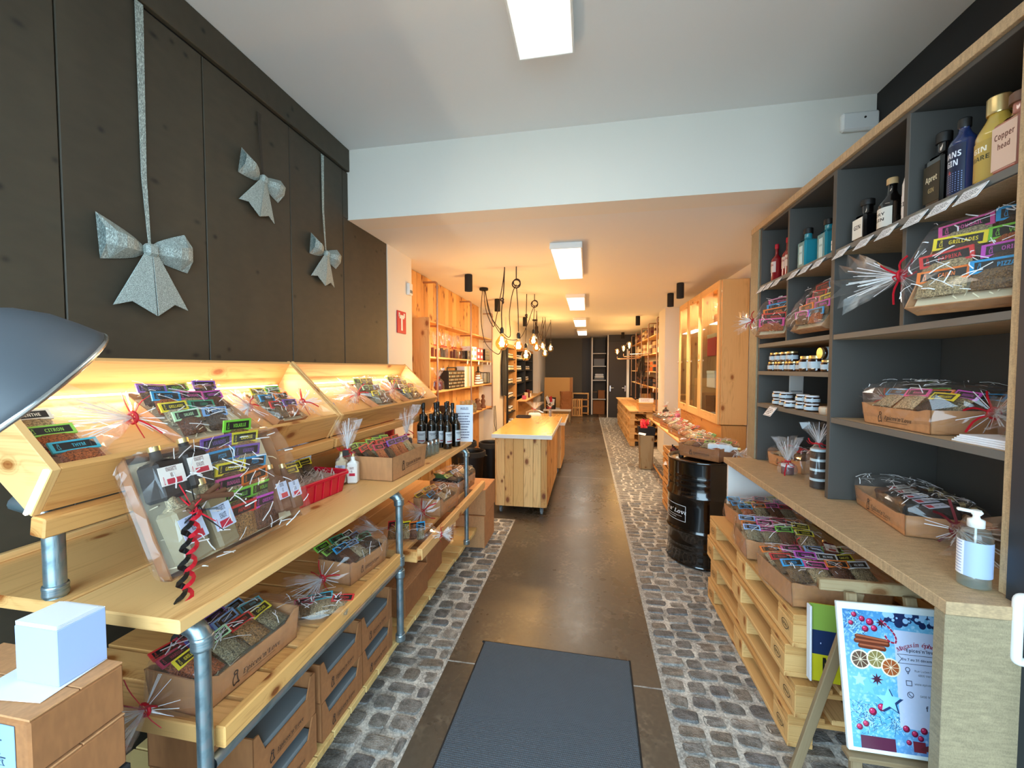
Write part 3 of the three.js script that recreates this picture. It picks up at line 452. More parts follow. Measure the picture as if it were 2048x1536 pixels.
// pendant bulbs on swagged cables
function bulbOn(t, x, y, z, up, r = 0.062, k = 1) {
  const g = part('bulb', mv(lathe([[0.0, -r * 1.05], [r * 0.5, -r * 0.92], [r * 0.92, -r * 0.4], [r, 0.0], [r * 0.9, r * 0.45], [r * 0.5, r * 0.98], [0.016, r * 1.35], [0.014, r * 1.6]], 18), x, y, z), M.bulbGlass, t);
  part('socket', mv(lathe([[0, 0], [0.021, 0], [0.022, 0.01], [0.022, 0.055], [0.012, 0.075], [0, 0.075]], 14), x, y + r * 1.45, z), M.black, t);
  const fil = []; for (let i = 0; i < 4; i++) fil.push(sweep([[x - 0.02 + i * 0.013, y - r * 0.5, z], [x - 0.012 + i * 0.009, y + r * 0.8, z]], 0.004, 6)); part('filament', fil, glow(new THREE.Color(1.0, 0.80, 0.42), 9), t);
  const l = new THREE.PointLight(WARM, BULB_LIGHT * k, 0, 2); l.position.set(x, y, z); l.castShadow = true; l.shadow.radius = 2; t.add(l);
}
{
  const t = thing('pendant_lamp', 'black ceiling canopy with swagged cables and the four nearest hanging bulbs', 'pendant lamp', [0, 0, 0]);
  part('canopy', mv(lathe([[0, 0], [0.06, 0], [0.062, -0.005], [0.062, -0.03], [0.055, -0.034], [0, -0.034]], 20), -1.44, YC - 0.001, -5.6), M.blackMatte, t);
  const c = (pts, r = 0.005, n = 40) => part('cable', sweep(spline(pts, n), r, 6), M.cable, t);
  c([[-1.46, 2.75, -5.6], [-1.455, 2.4, -5.5], [-1.3, 2.0, -5.1], [-1.09, 1.84, -4.75], [-1.0, 1.82, -4.6], [-0.955, 1.88, -4.52]]);
  c([[-1.44, 2.75, -5.6], [-1.36, 2.45, -5.4], [-1.2, 2.2, -5.1], [-1.1, 2.18, -4.8], [-1.0, 2.35, -4.55], [-0.935, 2.62, -4.5], [-0.918, 2.765, -4.5]]);
  c([[-1.42, 2.75, -5.6], [-1.33, 2.4, -5.5], [-1.1, 2.12, -5.3], [-0.95, 2.05, -5.0], [-0.9, 2.3, -4.7], [-0.83, 2.52, -4.55], [-0.785, 2.58, -4.5]]);
  c([[-1.43, 2.75, -5.6], [-1.3, 2.3, -5.6], [-1.15, 2.08, -5.7], [-0.98, 2.08, -5.85], [-0.88, 2.3, -6.0], [-0.83, 2.52, -6.15], [-0.8, 2.6, -6.2]]);
  c([[-0.918, 2.765, -4.5], [-0.93, 2.5, -4.5], [-0.952, 2.3, -4.5], [-0.948, 2.1, -4.5]], 0.006, 12); c([[-0.782, 2.55, -4.5], [-0.765, 2.3, -4.5], [-0.76, 2.06, -4.5]], 0.005, 10);
  c([[-0.915, 2.775, -6.17], [-0.91, 2.5, -6.1], [-0.915, 2.05, -6.1]], 0.006, 10); c([[-0.80, 2.6, -6.2], [-0.81, 2.4, -6.2], [-0.814, 2.2, -6.2]], 0.005, 10);
  for (const [x, y, z, r] of [[-0.785, 2.59, -4.5, 0.045], [-0.8, 2.63, -6.2, 0.05]]) part('cable_coil', [mv(new THREE.TorusGeometry(r, 0.007, 6, 20), x, y, z), mv(new THREE.TorusGeometry(r * 0.85, 0.006, 6, 18), x + 0.008, y + 0.012, z + 0.01, 0.2, 0.3, 0)], M.cable, t);
  for (const [x, y, z] of [[-0.945, 2.42, -4.5], [-0.912, 2.45, -6.1]]) part('cable_knot', [mv(new THREE.TorusGeometry(0.016, 0.007, 6, 12), x, y, z, 0.4, 0.5, 0), mv(new THREE.TorusGeometry(0.014, 0.007, 6, 12), x + 0.008, y - 0.03, z, 0.9, 1.2, 0)], M.cable, t);
  for (const [x, y, z] of [[-0.918, 2.755, -4.5], [-0.785, 2.64, -4.5], [-0.8, 2.68, -6.2], [-0.915, 2.76, -6.17]]) part('ceiling_hook', sweep([[x, 2.78, z], [x, y, z]], 0.006, 8), M.black, t);
  bulbOn(t, -0.948, 1.93, -4.5, 0, 0.074); bulbOn(t, -0.76, 1.895, -4.5, 0, 0.055); bulbOn(t, -0.915, 1.845, -6.1, 0, 0.075); bulbOn(t, -0.814, 2.07, -6.2, 0, 0.07);
  const u = thing('pendant_lamp', 'black cables with the four smaller bulbs hanging furthest back on the left', 'pendant lamp', [0, 0, 0]);
  const d = (pts) => part('cable', sweep(spline(pts, 20), 0.006, 6), M.cable, u);
  part('canopy', mv(lathe([[0, 0], [0.06, 0], [0.06, -0.03], [0, -0.034]], 16), -1.2, YC - 0.001, -9.4), M.blackMatte, u);
  for (const [x, y, z] of [[-0.99, 2.06, -8], [-0.98, 2.13, -9], [-0.925, 1.98, -9], [-0.85, 2.11, -9.5]]) { d([[x, 2.78, z], [x + 0.008, 2.55, z], [x, y + 0.15, z]]); d([[-1.2, 2.75, -9.4], [(x - 1.2) / 2, 2.3, (z - 9.4) / 2], [x, 2.72, z]]); bulbOn(u, x, y, z, 0, 0.07); }
}
renderer.shadowMap.type = THREE.PCFSoftShadowMap;
// ================= left side: display table, troughs, trays =================
// silver bows pinned to the dark panels
function wallBow(label, y, z, s, tapeTop, tilt, flat) {
  const t = thing('wall_bow', label, 'bow', [XL + 0.002, y, z]); t.rotation.set(tilt, 0, 0); const P = (a, b, x) => [x, b * s, -a * s];   // a to the right in the photo = -z
  const loop = (q) => { const rings = []; for (let i = 0; i <= 5; i++) { const u = i / 5, w = mix(0.02, 0.085, Math.pow(u, 0.7)), b = 0.012 + 0.045 * Math.sin(u * PI * 0.75) , c = 0.02 * u; rings.push([P(q * (0.015 + u * 0.155), w + c, 0.004), P(q * (0.015 + u * 0.155), w * 0.3 + c, b), P(q * (0.015 + u * 0.155), -w * 0.4 + c, b * 0.9), P(q * (0.015 + u * 0.155), -w + c, 0.003)]); } return loft(rings); };
  part('loop', loop(-1), M.silver, t); part('loop', loop(1), M.silver, t);
  const tail = (q) => { const o = [[q * 0.001, -0.01], [q * 0.025, -0.012], [q * 0.15, -0.235], [q * 0.085, -0.215], [q * 0.002, -0.268]], g = ext(q > 0 ? o : [...o].reverse(), 0.004, 0.0015); const p = g.attributes.position; for (let i = 0; i < p.count; i++) { const a = p.getX(i), b = p.getY(i), d = p.getZ(i); p.setXYZ(i, 0.012 + d + 0.018 * (1 - Math.abs(a) / 0.15), b * s, -a * s); } g.computeVertexNormals(); return muv(g, 1, 0.25, 0.25); };
  part('tail', tail(-1), M.silver, t); part('tail', tail(1), M.silver, t);
  part('knot', muv(mv(chamfer(0.045 * 0.8, 0.05 * s, 0.05 * s, 0.012), 0.026, 0, 0), 1, 0.25, 0.25), M.silver, t);
  if (tapeTop) part('hanging_ribbon', strip([[0.02, 0.015, 0], [0.005, 0.3, 0.002], [0.006, tapeTop - y, 0.0]].map(([a, b, c]) => [a, b, c]), (u) => 0.010 + 0.022 * u * s, 1, 0, 0, 0.002).rotateX(-tilt), flat ? M.ribbonDark : M.silver, t);
}
M.ribbonDark = mat('#38312a', 0.7);
wallBow('largest silver glitter bow, hanging on a long ribbon nearest the entrance', 2.137, -1.40, 1.0, 3.13, 0.06);
wallBow('middle silver glitter bow, tilted and pinned high without a light ribbon', 2.70, -2.013, 0.83, 3.06, -0.18, true);
wallBow('smallest silver glitter bow, furthest right, on a short pale ribbon', 2.44, -2.56, 0.84, 3.11, -0.12);
// red sign and white box on the white pier
{
  const t = thing('fire_sign', 'red square safety sign with a white symbol on the white pier', 'sign', [-1.794, 2.1, -3.735]);
  part('plate', mv(chamfer(0.008, 0.215, 0.19, 0.002), 0.005, 0, 0), M.red, t);
  const s = part('symbol', [mv(slab(0, 0.002, -0.08, 0.035, -0.016, 0.016), 0.009, 0, 0), mv(slab(0, 0.002, 0.035, 0.07, -0.05, 0.05), 0.009, 0, 0), mv(slab(0, 0.002, 0.05, 0.09, 0.04, 0.065), 0.009, 0, 0), mv(slab(0, 0.002, 0.05, 0.09, -0.065, -0.04), 0.009, 0, 0)], M.white, t);
  const u = thing('wall_sensor', 'small white plastic box on the white pier above the red sign', 'sensor', [-1.794, 2.45, -3.9]); part('case', mv(chamfer(0.035, 0.12, 0.075, 0.006), 0.018, 0, 0), M.white, u); part('lens', mv(chamfer(0.004, 0.03, 0.05, 0.001), 0.037, -0.025, 0), M.grey, u);
}
// tilted timber troughs with light strips
function trough(label, z0, z1, ends) {
  const t = thing('display_trough', label, 'display tray', [0, 0, 0]), L = Math.abs(z1 - z0) - 0.04, zc = (z0 + z1) / 2; srand(z0 * -1000);
  const A = 32 * D2R, cx = -1.30, cy = 1.37;                    // inner front corner; the bottom rises towards the wall
  const piece = (name, along, across, thick, off, rot, m, len = L) => { const g = board(thick, across, len, 0.002, 2); g.rotateZ(rot); g.translate(off[0], off[1], zc); return part(name, g, m, t); };
  const ux = -Math.cos(A), uy = Math.sin(A), nx = Math.sin(A), ny = Math.cos(A);   // u climbs to the wall, n points up and out
  const at = (u, n) => [cx + ux * u + nx * n, cy + uy * u + ny * n];
  piece('bottom_board', 0, 0.36, 0.018, at(0.18, -0.009), PI / 2 - A, M.pine[0]);
  piece('back_board', 0, 0.155, 0.02, at(0.365, 0.06), -A, M.pine[1]);
  piece('front_board', 0, 0.135, 0.02, at(-0.01, -0.01), -A, M.pine[2]);
  for (const z of [z0 - 0.0105, z1 + 0.0105]) { const p = [at(-0.021, 0.056), at(-0.021, -0.08), at(0.12, -0.06), at(0.376, -0.022), at(0.376, 0.14)]; part('end_panel', muv(mv(ext(p, 0.02, 0.002), 0, 0, z), 0, 2, 0.5, rnd(), rnd()), M.pine[3], t); }
  const rail = board(0.045, 0.05, L + 0.03, 0.004, 2); rail.rotateZ(-0.15); rail.translate(-1.315, 1.262, zc); part('support_rail', rail, M.pine[2], t);
  for (const z of ends) part('led_strip', (() => { const g = new THREE.BoxGeometry(0.008, 0.13, 0.006); g.rotateZ(-A); const [x, y] = at(-0.012, -0.012); g.translate(x, y, z); return g; })(), glow(new THREE.Color(1, 0.95, 0.82), 5), t);
  const led = part('led_strip', (() => { const g = new THREE.BoxGeometry(0.008, 0.006, L - 0.06); g.rotateZ(-A + PI / 4); const [x, y] = at(0.343, 0.012); g.translate(x, y, zc); return g; })(), glow(new THREE.Color(1, 0.92, 0.72), 5), t);
  const l = new THREE.RectAreaLight(new THREE.Color(1, 0.87, 0.64), STRIP_LIGHT, 0.012, L - 0.08), [lx, ly] = at(0.333, 0.022); l.position.set(lx, ly, zc); const q = V3(lx - ux + nx * 0.8, ly - uy + ny * 0.8, zc); l.up.set(0, 0, 1); l.lookAt(q); t.add(l);
  return t;
}
trough('near tilted pine display tray lit by a light strip, partly behind the lamp shade', -0.745, -1.905, [-0.7405]);
trough('far tilted pine display tray lit by a light strip, left of the dark bottles', -1.915, -3.29, [-3.2945]);
// display table on galvanised pipes
{
  const t = thing('display_table', 'long pine display table of two planks on galvanised pipe legs', 'table', [0, 0, 0]); srand(404);
  part('plank', bar(-1.31, -0.95, 1.015, 1.05, -0.785, -3.28, 0.004), M.pine[3], t); part('plank', bar(-1.795, -1.32, 1.015, 1.05, -0.79, -3.28, 0.004), M.pine[1], t); part('plank', bar(-1.797, -1.775, 1.05, 1.075, -0.79, -3.28, 0.003), M.pine[0], t);
  const pipe = (pts, r = 0.0185) => part('pipe', sweep(bent(pts, 0.05, 6), r, 12), M.steel, t), collar = (x, y, z, h = 0.035, r = 0.0255) => part('collar', mv(lathe([[0.02, -h / 2], [r, -h / 2], [r * 1.04, -h * 0.3], [r, 0], [r * 1.04, h * 0.3], [r, h / 2], [0.02, h / 2]], 14), x, y, z), M.steel, t);
  for (const z of [-0.865, -1.985, -3.2]) { pipe([[-1.1, 0.985, z], [-0.975, 0.985, z], [-0.975, 0.2, z]]); collar(-0.975, 0.945, z); collar(-0.975, 0.215, z); part('elbow', mv(new THREE.TorusGeometry(0.045, 0.025, 10, 10, PI / 2), -1.02, 0.94, z), M.steel, t); }
  collar(-0.975, 0.63, -1.985, 0.05); collar(-0.975, 0.56, -1.985, 0.04);
  pipe([[-0.972, 0.603, -0.88], [-0.972, 0.603, -1.98]], 0.0165);
  // posts that carry the troughs
  const post = (x, z) => { pipe([[x, 1.05, z], [x, 1.275, z], [x - 0.1, 1.30, z + 0.01]], 0.022); collar(x, 1.235, z); collar(x, 1.07, z, 0.03); };
  post(-1.372, -0.815); for (const z of [-1.91, -3.2]) { pipe([[-1.62, 1.05, z], [-1.62, 1.52, z]], 0.018); collar(-1.62, 1.07, z, 0.03); }
}
// slatted tray hung below the table, and the second tray behind it
{
  const t = thing('slatted_tray', 'near slatted pine tray under the table with a deep front board', 'tray', [0, 0, 0]); srand(505);
  part('front_board', bar(-0.985, -0.952, 0.625, 0.685, -0.90, -1.95, 0.004), M.plank[1], t); part('end_board', bar(-1.7, -0.985, 0.626, 0.675, -0.90, -0.914, 0.003), M.pine[1], t);
  for (let i = 0; i < 9; i++) part('slat', bar(-1.7, -0.985, 0.632, 0.652, -0.914 - i * 0.117, -0.914 - i * 0.117 - 0.104, 0.002), M.pine[i % 4], t);
  part('bearer', bar(-1.7, -1.66, 0.58, 0.632, -0.93, -1.95), M.pine[2], t);
  const u = thing('slatted_tray', 'far pine tray sticking out lower behind the middle pipe leg', 'tray', [0, 0, 0]);
  part('front_board', bar(-0.925, -0.893, 0.585, 0.65, -2.09, -3.5, 0.004), M.pine[0], u); part('end_board', bar(-1.7, -0.925, 0.57, 0.632, -2.09, -2.12, 0.003), M.pine[1], u);
  part('slat', bar(-0.95, -0.926, 0.605, 0.625, -2.12, -3.49, 0.002), M.pine[0], u); for (let i = 0; i < 6; i++) part('slat', bar(-1.7 + i * 0.1165, -1.7 + (i + 1) * 0.1165 - 0.003, 0.605, 0.625, -2.12, -3.49, 0.002), M.pine[i % 4], u);
  part('bearer', bar(-1.69, -1.65, 0.55, 0.605, -2.1, -3.48), M.pine[2], u); part('bearer', bar(-1.12, -1.08, 0.56, 0.605, -2.3, -3.4), M.pine[2], u);
  const p = thing('slatted_platform', 'lowest shelf of pale slats just above the cobbles', 'shelf', [0, 0, 0]); srand(606);
  for (let i = 0, z = -0.9; z > -3.5; i++) { const d = rr(0.09, 0.12); part('slat', bar(-1.7, -0.985 + rr(-0.006, 0.004), 0.165, 0.195, z, z - d + 0.004, 0.003), M.dirtyplank[i % 3], p); z -= d; }
  for (const x of [-1.65, -1.2]) part('bearer', bar(x, x + 0.06, 0.0, 0.165, -0.95, -3.48), M.oldwood[0], p);
}
// cardboard display cartons with grey foam lids, two layers on the platform
{
  let proto = null; const zs = [-1.19, -1.51, -1.80];
  const where = ['nearest', 'middle', 'furthest'];
  for (let l = 0; l < 2; l++) zs.forEach((z, i) => {
    const lab = `kraft carton with grey foam lid on the lowest shelf, ${where[i]} of the ${l ? 'upper' : 'lower'} layer`;
    if (!proto) {
      const t = proto = thing('display_carton', lab, 'carton', [-1.2, 0.196, z], PI / 2, 'foam lidded cartons on the lowest shelf');
      const b = part('carton', trayBox(0.285, 0.40, 0.085, 0.155, 0.0, 0.005), M.kraftDark, t); logoOn(b, 0.17, -0.01, 0.04, 0.203);
      const f = part('foam_lid', mv(board(0.268, 0.09, 0.385, 0.004), 0, 0.053, 0), M.foam, t); part('finger_slot', mv(chamfer(0.035, 0.002, 0.008, 0.0005), 0.06, 0.099, 0.06), M.black, f);
    } else dup(proto, [-1.2, 0.196 + l * 0.158, z + (l ? 0.004 : 0)], PI / 2, lab);
  });
}
// brown cartons at the far end of the platform
function carton(label, x0, x1, y0, y1, z0, z1, turn = 0, m = M.kraftDark, group) {
  const w = x1 - x0, h = y1 - y0, d = Math.abs(z1 - z0), t = thing('carton', label, 'carton', [(x0 + x1) / 2, y0, (z0 + z1) / 2], turn, group);
  part('carton_body', mv(muv(chamfer(w, h - 0.006, d, 0.004), 0, 0.5, 0.5), 0, (h - 0.006) / 2, 0), m, t); part('top_flap', mv(muv(chamfer(w, 0.004, d / 2 - 0.002, 0.001), 0, 0.5, 0.5), 0, h - 0.003, d / 4), M.kraft, t); part('top_flap', mv(muv(chamfer(w, 0.004, d / 2 - 0.002, 0.001), 0, 0.5, 0.5), 0, h - 0.003, -d / 4), M.kraft, t);
  return t;
}
carton('low brown carton on the lowest shelf directly under the front of the far tray', -1.35, -1.03, 0.196, 0.37, -2.16, -2.5);
carton('brown carton on the lowest shelf under the middle of the far tray', -1.4, -1.06, 0.196, 0.44, -2.56, -2.85);
carton('brown carton in shadow at the far end of the lowest shelf', -1.45, -1.12, 0.196, 0.42, -2.95, -3.3);
carton('tall brown carton standing on the cobbles beyond the lowest shelf', -1.19, -0.915, 0.003, 0.3, -3.56, -3.95, 0, M.kraft); carton('brown carton stacked on the tall one behind the far tray end', -1.2, -0.91, 0.303, 0.54, -3.58, -3.97, 0, M.kraft);
// near left: carton stack with the white paper pack
{
  carton('lower brown carton of the stack at the bottom left corner', -1.34, -0.995, 0.78, 0.895, -0.70, -0.545, 0, M.kraftDark);
  const c = carton('upper brown carton at bottom left with a printed blue label on its end', -1.34, -0.996, 0.897, 1.01, -0.70, -0.545, 0, M.kraftDark);
  const lb = canvasTex(256, 384, (g) => { g.fillStyle = '#8fb4d6'; g.fillRect(0, 0, 256, 384); scribble(g, 20, 40, 200, 9, 30, 14, '#2b3a52'); figure(g, 200, 330, 60, '#2b3a52'); });
  const l = part('shipping_label', mv(card(0.16, 0.085, 0.001), 0.06, 0.055, 0.079), mat('#ffffff', 0.6, { map: lb }), c);
  solo('plinth', 'black plinth under the carton stack at the bottom left corner', 'plinth', muv(mv(chamfer(0.4, 0.775, 0.17, 0.004), 0, 0.39, 0), 0, 1, 1), M.blackMatte, [-1.19, 0, -0.62]);
  const t = thing('paper_pack', 'white block of leaflets, blue daylight painted in, on the brown cartons at bottom left', 'paper stack', [-1.115, 1.012, -0.585], 0.02);
  part('sheet_block', mv(board(0.11, 0.115, 0.085, 0.0015), 0, 0.0575, 0), M.blueLitPaper, t); part('curled_top', (() => { const o = []; for (let i = 0; i < 4; i++) o.push(mv(slab(-0.054, 0.054, 0.1155 + i * 0.0022, 0.117 + i * 0.0022, -0.042 + i * 0.004, 0.041), 0, 0, 0)); return fuse(o); })(), M.paper, t);
  const s = solo('leaflet', 'loose white leaflet lying under the paper block on the upper carton', 'leaflet', mv(card(0.16, 0.12, 0.001), 0, 0, 0, -PI / 2, 0, 0), M.paper, [-1.11, 1.0112, -0.63], 0.1);
  t.position.set(-1.09, 1.0125, -0.655); t.rotation.y = 0.0;
}
// dark dome lamp close to the camera
{
  const t = thing('dome_lamp', 'large dark grey dome lamp shade entering at the left edge', 'lamp', [-0.815, 1.595, -0.42]);
  const prof = [[0.157, 0], [0.16, 0.004], [0.157, 0.012], [0.15, 0.03], [0.137, 0.058], [0.115, 0.085], [0.085, 0.108], [0.05, 0.123], [0.0, 0.13], [0.0, 0.127], [0.05, 0.12], [0.083, 0.105], [0.112, 0.082], [0.134, 0.055], [0.147, 0.028], [0.154, 0.0]];
  const qd = new THREE.Quaternion().setFromUnitVectors(V3(0, 1, 0), V3(-0.22, 0.72, 0.65).normalize()), tilt = (g) => g.applyQuaternion(qd);
  part('shade', tilt(lathe(prof, 40)), M.shade, t); part('rim', tilt(new THREE.TorusGeometry(0.158, 0.004, 8, 40).rotateX(PI / 2)), M.chrome, t);
  part('neck', tilt(mv(cyl(0.03, 0.035, 0.06, 16), 0, 0.15, 0)), M.black, t); part('arm', sweep(spline([[-0.06, 0.09, 0.14], [-0.12, 0.13, 0.2], [-0.24, 0.1, 0.3], [-0.33, -0.2, 0.36], [-0.34, -1.57, 0.36]], 20), 0.012, 8), M.black, t);
  part('base', mv(lathe([[0, 0], [0.14, 0], [0.14, 0.015], [0.03, 0.03], [0, 0.03]], 24), -0.34, -1.595, 0.36), M.black, t);
}
// ---------- hampers and goods on the table ----------
{
  const TH = 1.15, dn = (k) => [0, -Math.cos(TH) * k, Math.sin(TH) * k];     // world down, seen in the hamper's own axes
  hamper('largest gift hamper, leaning under the near lit tray, curled ribbons at its left', [-1.185, 1.231, -1.115], PI / 2, {
    L: 0.47, D: 0.33, h: 0.04, he: 0.052, H: 0.125, boxMat: M.kraftDark, rows: 0, cols: 4, s: 3, ends: [null, null], glints: 40, print: null, sh: 0.105, lean: -1.25,
    vials: [[-0.19, 0.075, 0.15, { h: 0.21, r: 0.034, m: M.spice[7], lab: 24, rx: -1.45, rz: 0.12 }], [-0.105, 0.078, 0.15, { h: 0.21, r: 0.034, m: M.spice[2], lab: 25, rx: -1.45, rz: 0.08 }], [0.205, 0.07, 0.14, { h: 0.17, r: 0.026, m: M.mid.brown, lab: 26, rx: -1.45 }], [0.148, 0.07, 0.13, { h: 0.17, r: 0.026, m: M.mid.brown, lab: 27, rx: -1.45 }], [-0.2, 0.075, -0.03, { h: 0.15, r: 0.036, m: M.mid.dark, lab: 28, rx: -1.45 }], [-0.115, 0.075, -0.04, { h: 0.15, r: 0.036, m: M.mid.dark, lab: 29, rx: -1.45 }]],
    extra: (t) => { [[5, 11], [3, 3], [2, 4], [0, 1], [1, 6], [6, 12], [-1, 3]].forEach(([a, b], r) => { const z = 0.155 - r * 0.046; [[-0.012, a], [0.088, b]].forEach(([x, c], k) => { if (c >= 0) sachet(t, x + rr(-0.006, 0.006) + (r % 2) * 0.012, 0.048 + rr(0, 0.006), z, { w: 0.105, h: 0.105, hh: 0.04, c, s: r + k * 3, rx: -1.3, rz: rr(-0.08, 0.08) }); }); }); const curl = (x, y, z, n, r, step) => { const p = []; for (let i = 0; i <= n; i++) { const a = i * 0.75, d = dn(step * i); p.push([x + Math.cos(a) * r - 0.0007 * i, y + d[1] + Math.sin(a) * r * 0.6, z + d[2] + Math.sin(a) * r * 0.4]); } return p; };
      part('curled_ribbon', strip(curl(-0.215, 0.165, 0.03, 52, 0.011, 0.0050), 0.012, 0, 1, 0.3, 0.001), M.ribbonRed, t); part('curled_ribbon', strip(curl(-0.235, 0.155, 0.045, 56, 0.010, 0.0052), 0.014, 0, 1, 0.3, 0.001), M.black, t); part('raffia_bow', bowStrips(-0.2, 0.14, 0.02, 0.8, 5), M.ribbonRed, t); part('raffia_bow', bowStrips(-0.195, 0.145, 0.03, 0.9, 5), M.black, t);
      part('cinnamon_sticks', [0, 1, 2].map((i) => sweep([[-0.22 + i * 0.014, 0.15 + i * 0.006, 0.02 - i * 0.012], [-0.12 + i * 0.01, 0.155 + i * 0.006, -0.02 + i * 0.02]], 0.008, 8)), M.mid.brown, t); },
  }).rotation.set(TH, PI / 2, 0, 'YXZ');
}
{
  const t = thing('red_basket', 'red plastic basket of yellow labelled sachets on the table', 'basket', [-1.275, 1.051, -1.665], PI / 2 - 0.1); srand(88);
  const g = trayBox(0.27, 0.17, 0.085, 0.095, 0.14, 0.004); part('basket', g, M.redPlastic, t);
  part('rim', [mv(chamfer(0.32, 0.016, 0.012, 0.003), 0, 0.09, 0.1), mv(chamfer(0.32, 0.016, 0.012, 0.003), 0, 0.09, -0.1), mv(chamfer(0.012, 0.016, 0.2, 0.003), 0.155, 0.096, 0), mv(chamfer(0.012, 0.016, 0.2, 0.003), -0.155, 0.096, 0)], M.redPlastic, t);
  part('rib', [-0.1, -0.05, 0, 0.05, 0.1].map((x) => mv(chamfer(0.006, 0.08, 0.006, 0.002), x, 0.042, 0.093, 0.13, 0, 0)), M.redPlastic, t);
  const o = []; for (let i = 0; i < 70; i++) { const x = rr(-0.13, 0.13), z = rr(-0.08, 0.085), a = rr(0, PI), l = rr(0.015, 0.035); o.push(strip([[x - Math.cos(a) * l, 0.085 + rr(0, 0.012), z - Math.sin(a) * l * 0.4], [x, 0.104 + rr(0, 0.012), z], [x + Math.cos(a) * l, 0.088 + rr(0, 0.012), z + Math.sin(a) * l * 0.4]], 0.004, 0, 1, 0)); } o.push(slab(-0.13, 0.13, 0.006, 0.085, -0.08, 0.08)); part('clear_filling', o, mat('#b8a59a', 0.4), t).userData.kind = 'stuff';
  part('raffia_bow', bowStrips(-0.165, 0.1, 0.05, 1.3, 4), M.ribbonRed, t);
  [[-0.07, 0.02], [0.0, -0.03], [0.08, -0.045], [-0.1, -0.05]].forEach(([x, z], i) => { const p = thing('spice_sachet', ['yellow carded sachet nearest the front left of the red basket', 'yellow carded sachet in the middle of the red basket', 'yellow carded sachet at the far end of the red basket', 'yellow carded sachet at the back left of the red basket'][i], 'sachet', [-1.275, 1.13, -1.665], PI / 2 - 0.1, 'yellow sachets in the red basket'); sachet(p, x, 0.0, z, { c: [12, 0, 16, 12][i], s: 6, rx: -0.7, w: 0.08, h: 0.09 }); });
}
filmBag('tall clear film bag with two small bottles tied with red ribbon on the table', [-1.235, 1.051, -1.93], 0.3, { w: 0.12, d: 0.07, h: 0.17, top: 0.15, fan: 0.05, s: 4, lines: 34, fill: (t) => { vial(t, -0.03, 0.003, 0, { h: 0.16, r: 0.026, m: M.mid.cream, lab: 24 }); vial(t, 0.03, 0.003, 0.012, { h: 0.15, r: 0.026, m: M.white, lab: 28 }); part('small_tag', mv(card(0.03, 0.035, 0.002), 0, 0.16, 0.035), M.mid.dark, t); } });
{
  const tx = textTex(256, 360, '#f1f1fb', [['"NOUVEAUTE"', 128, 34, 32, '#7d3f78'], ['POIVRE CITRON', 128, 84, 29, '#44406a']]); const c2 = canvasTex(256, 360, (g) => { g.drawImage(tx.image, 0, 0); scribble(g, 24, 124, 208, 8, 25, 9, '#6a6a86'); });
  const t = thing('price_sign', 'white sign announcing a new lemon pepper beside the red basket', 'sign', [-1.585, 1.051, -1.985], 0.3); part('sheet', mv(card(0.16, 0.185, 0.002), 0, 0.094, 0, -0.14, 0, 0), mat('#ffffff', 0.6, { map: c2 }), t); part('foot', mv(chamfer(0.15, 0.004, 0.06, 0.001), 0, 0.002, -0.03), M.clearGlass, t);
  const c3 = canvasTex(256, 360, (g) => { g.fillStyle = '#eef1fa'; g.fillRect(0, 0, 256, 360); g.fillStyle = '#3d4468'; g.font = 'bold 34px sans-serif'; g.textAlign = 'center'; g.fillText('HUILES', 128, 48); scribble(g, 30, 80, 200, 10, 26, 10, '#5a5f80'); });
  const u = thing('price_sign', 'white printed sign leaning behind the dark bottles at the table end', 'sign', [-0.99, 1.051, -3.2], 0.2); part('sheet', mv(card(0.14, 0.30, 0.002), 0, 0.15, 0, -0.1, 0, 0), mat('#ffffff', 0.6, { map: c3 }), u); part('foot', mv(chamfer(0.12, 0.004, 0.05, 0.001), 0, 0.002, -0.03), M.clearGlass, u);
}
{ // open kraft box with standing sachets
  const t = thing('display_box', 'open kraft box of assorted sachets near the middle of the table', 'box', [-1.13, 1.051, -2.18], PI / 2 - 0.05); const b = part('box', trayBox(0.38, 0.26, 0.13, 0.13, 0.08), M.kraft, t); logoOn(b, 0.24, 0.0, 0.065, 0.14); part('filler', slab(-0.18, 0.18, 0.01, 0.09, -0.12, 0.12), M.kraftDark, t); srand(99);
  const kinds = [['red', 5, 'middle'], ['violet', 6, 'front'], ['light green', 18, 'back'], ['green', 3, 'far back'], ['brown', 15, 'near end']], P = [];
  for (let r = 0; r < 3; r++) for (let c = 0; c < 5; c++) { const k = r === 2 ? (c < 2 ? 15 : 6) : r === 1 ? 5 : (c < 3 ? 18 : 3); P.push([k, c, r]); }
  P.forEach(([k, c, r]) => { const nm = { 15: 'brown carded sachet at the near end of the open kraft box', 6: 'violet carded sachet along the front of the open kraft box', 5: 'red carded sachet in the middle row of the open kraft box', 18: 'light green carded sachet in the back row of the open kraft box', 3: 'darker green carded sachet in the far back corner of the open kraft box' }[k]; const p = thing('spice_sachet', `${nm.split(' carded')[0]} carded sachet in the open kraft box, ${['first', 'second', 'third', 'fourth', 'fifth'][c]} along its ${['front', 'middle', 'back'][2 - r]} row`, 'sachet', [-1.13, 1.051, -2.18], PI / 2 - 0.05, 'sachets in the open kraft box'); sachet(p, -0.15 + c * 0.075 + rr(-0.01, 0.01), 0.1, -0.07 + r * 0.07, { c: k, s: Math.floor(rnd() * 8), rx: -0.75 + rr(-0.1, 0.1), rz: rr(-0.25, 0.25), w: 0.08, h: 0.1 }); });
}
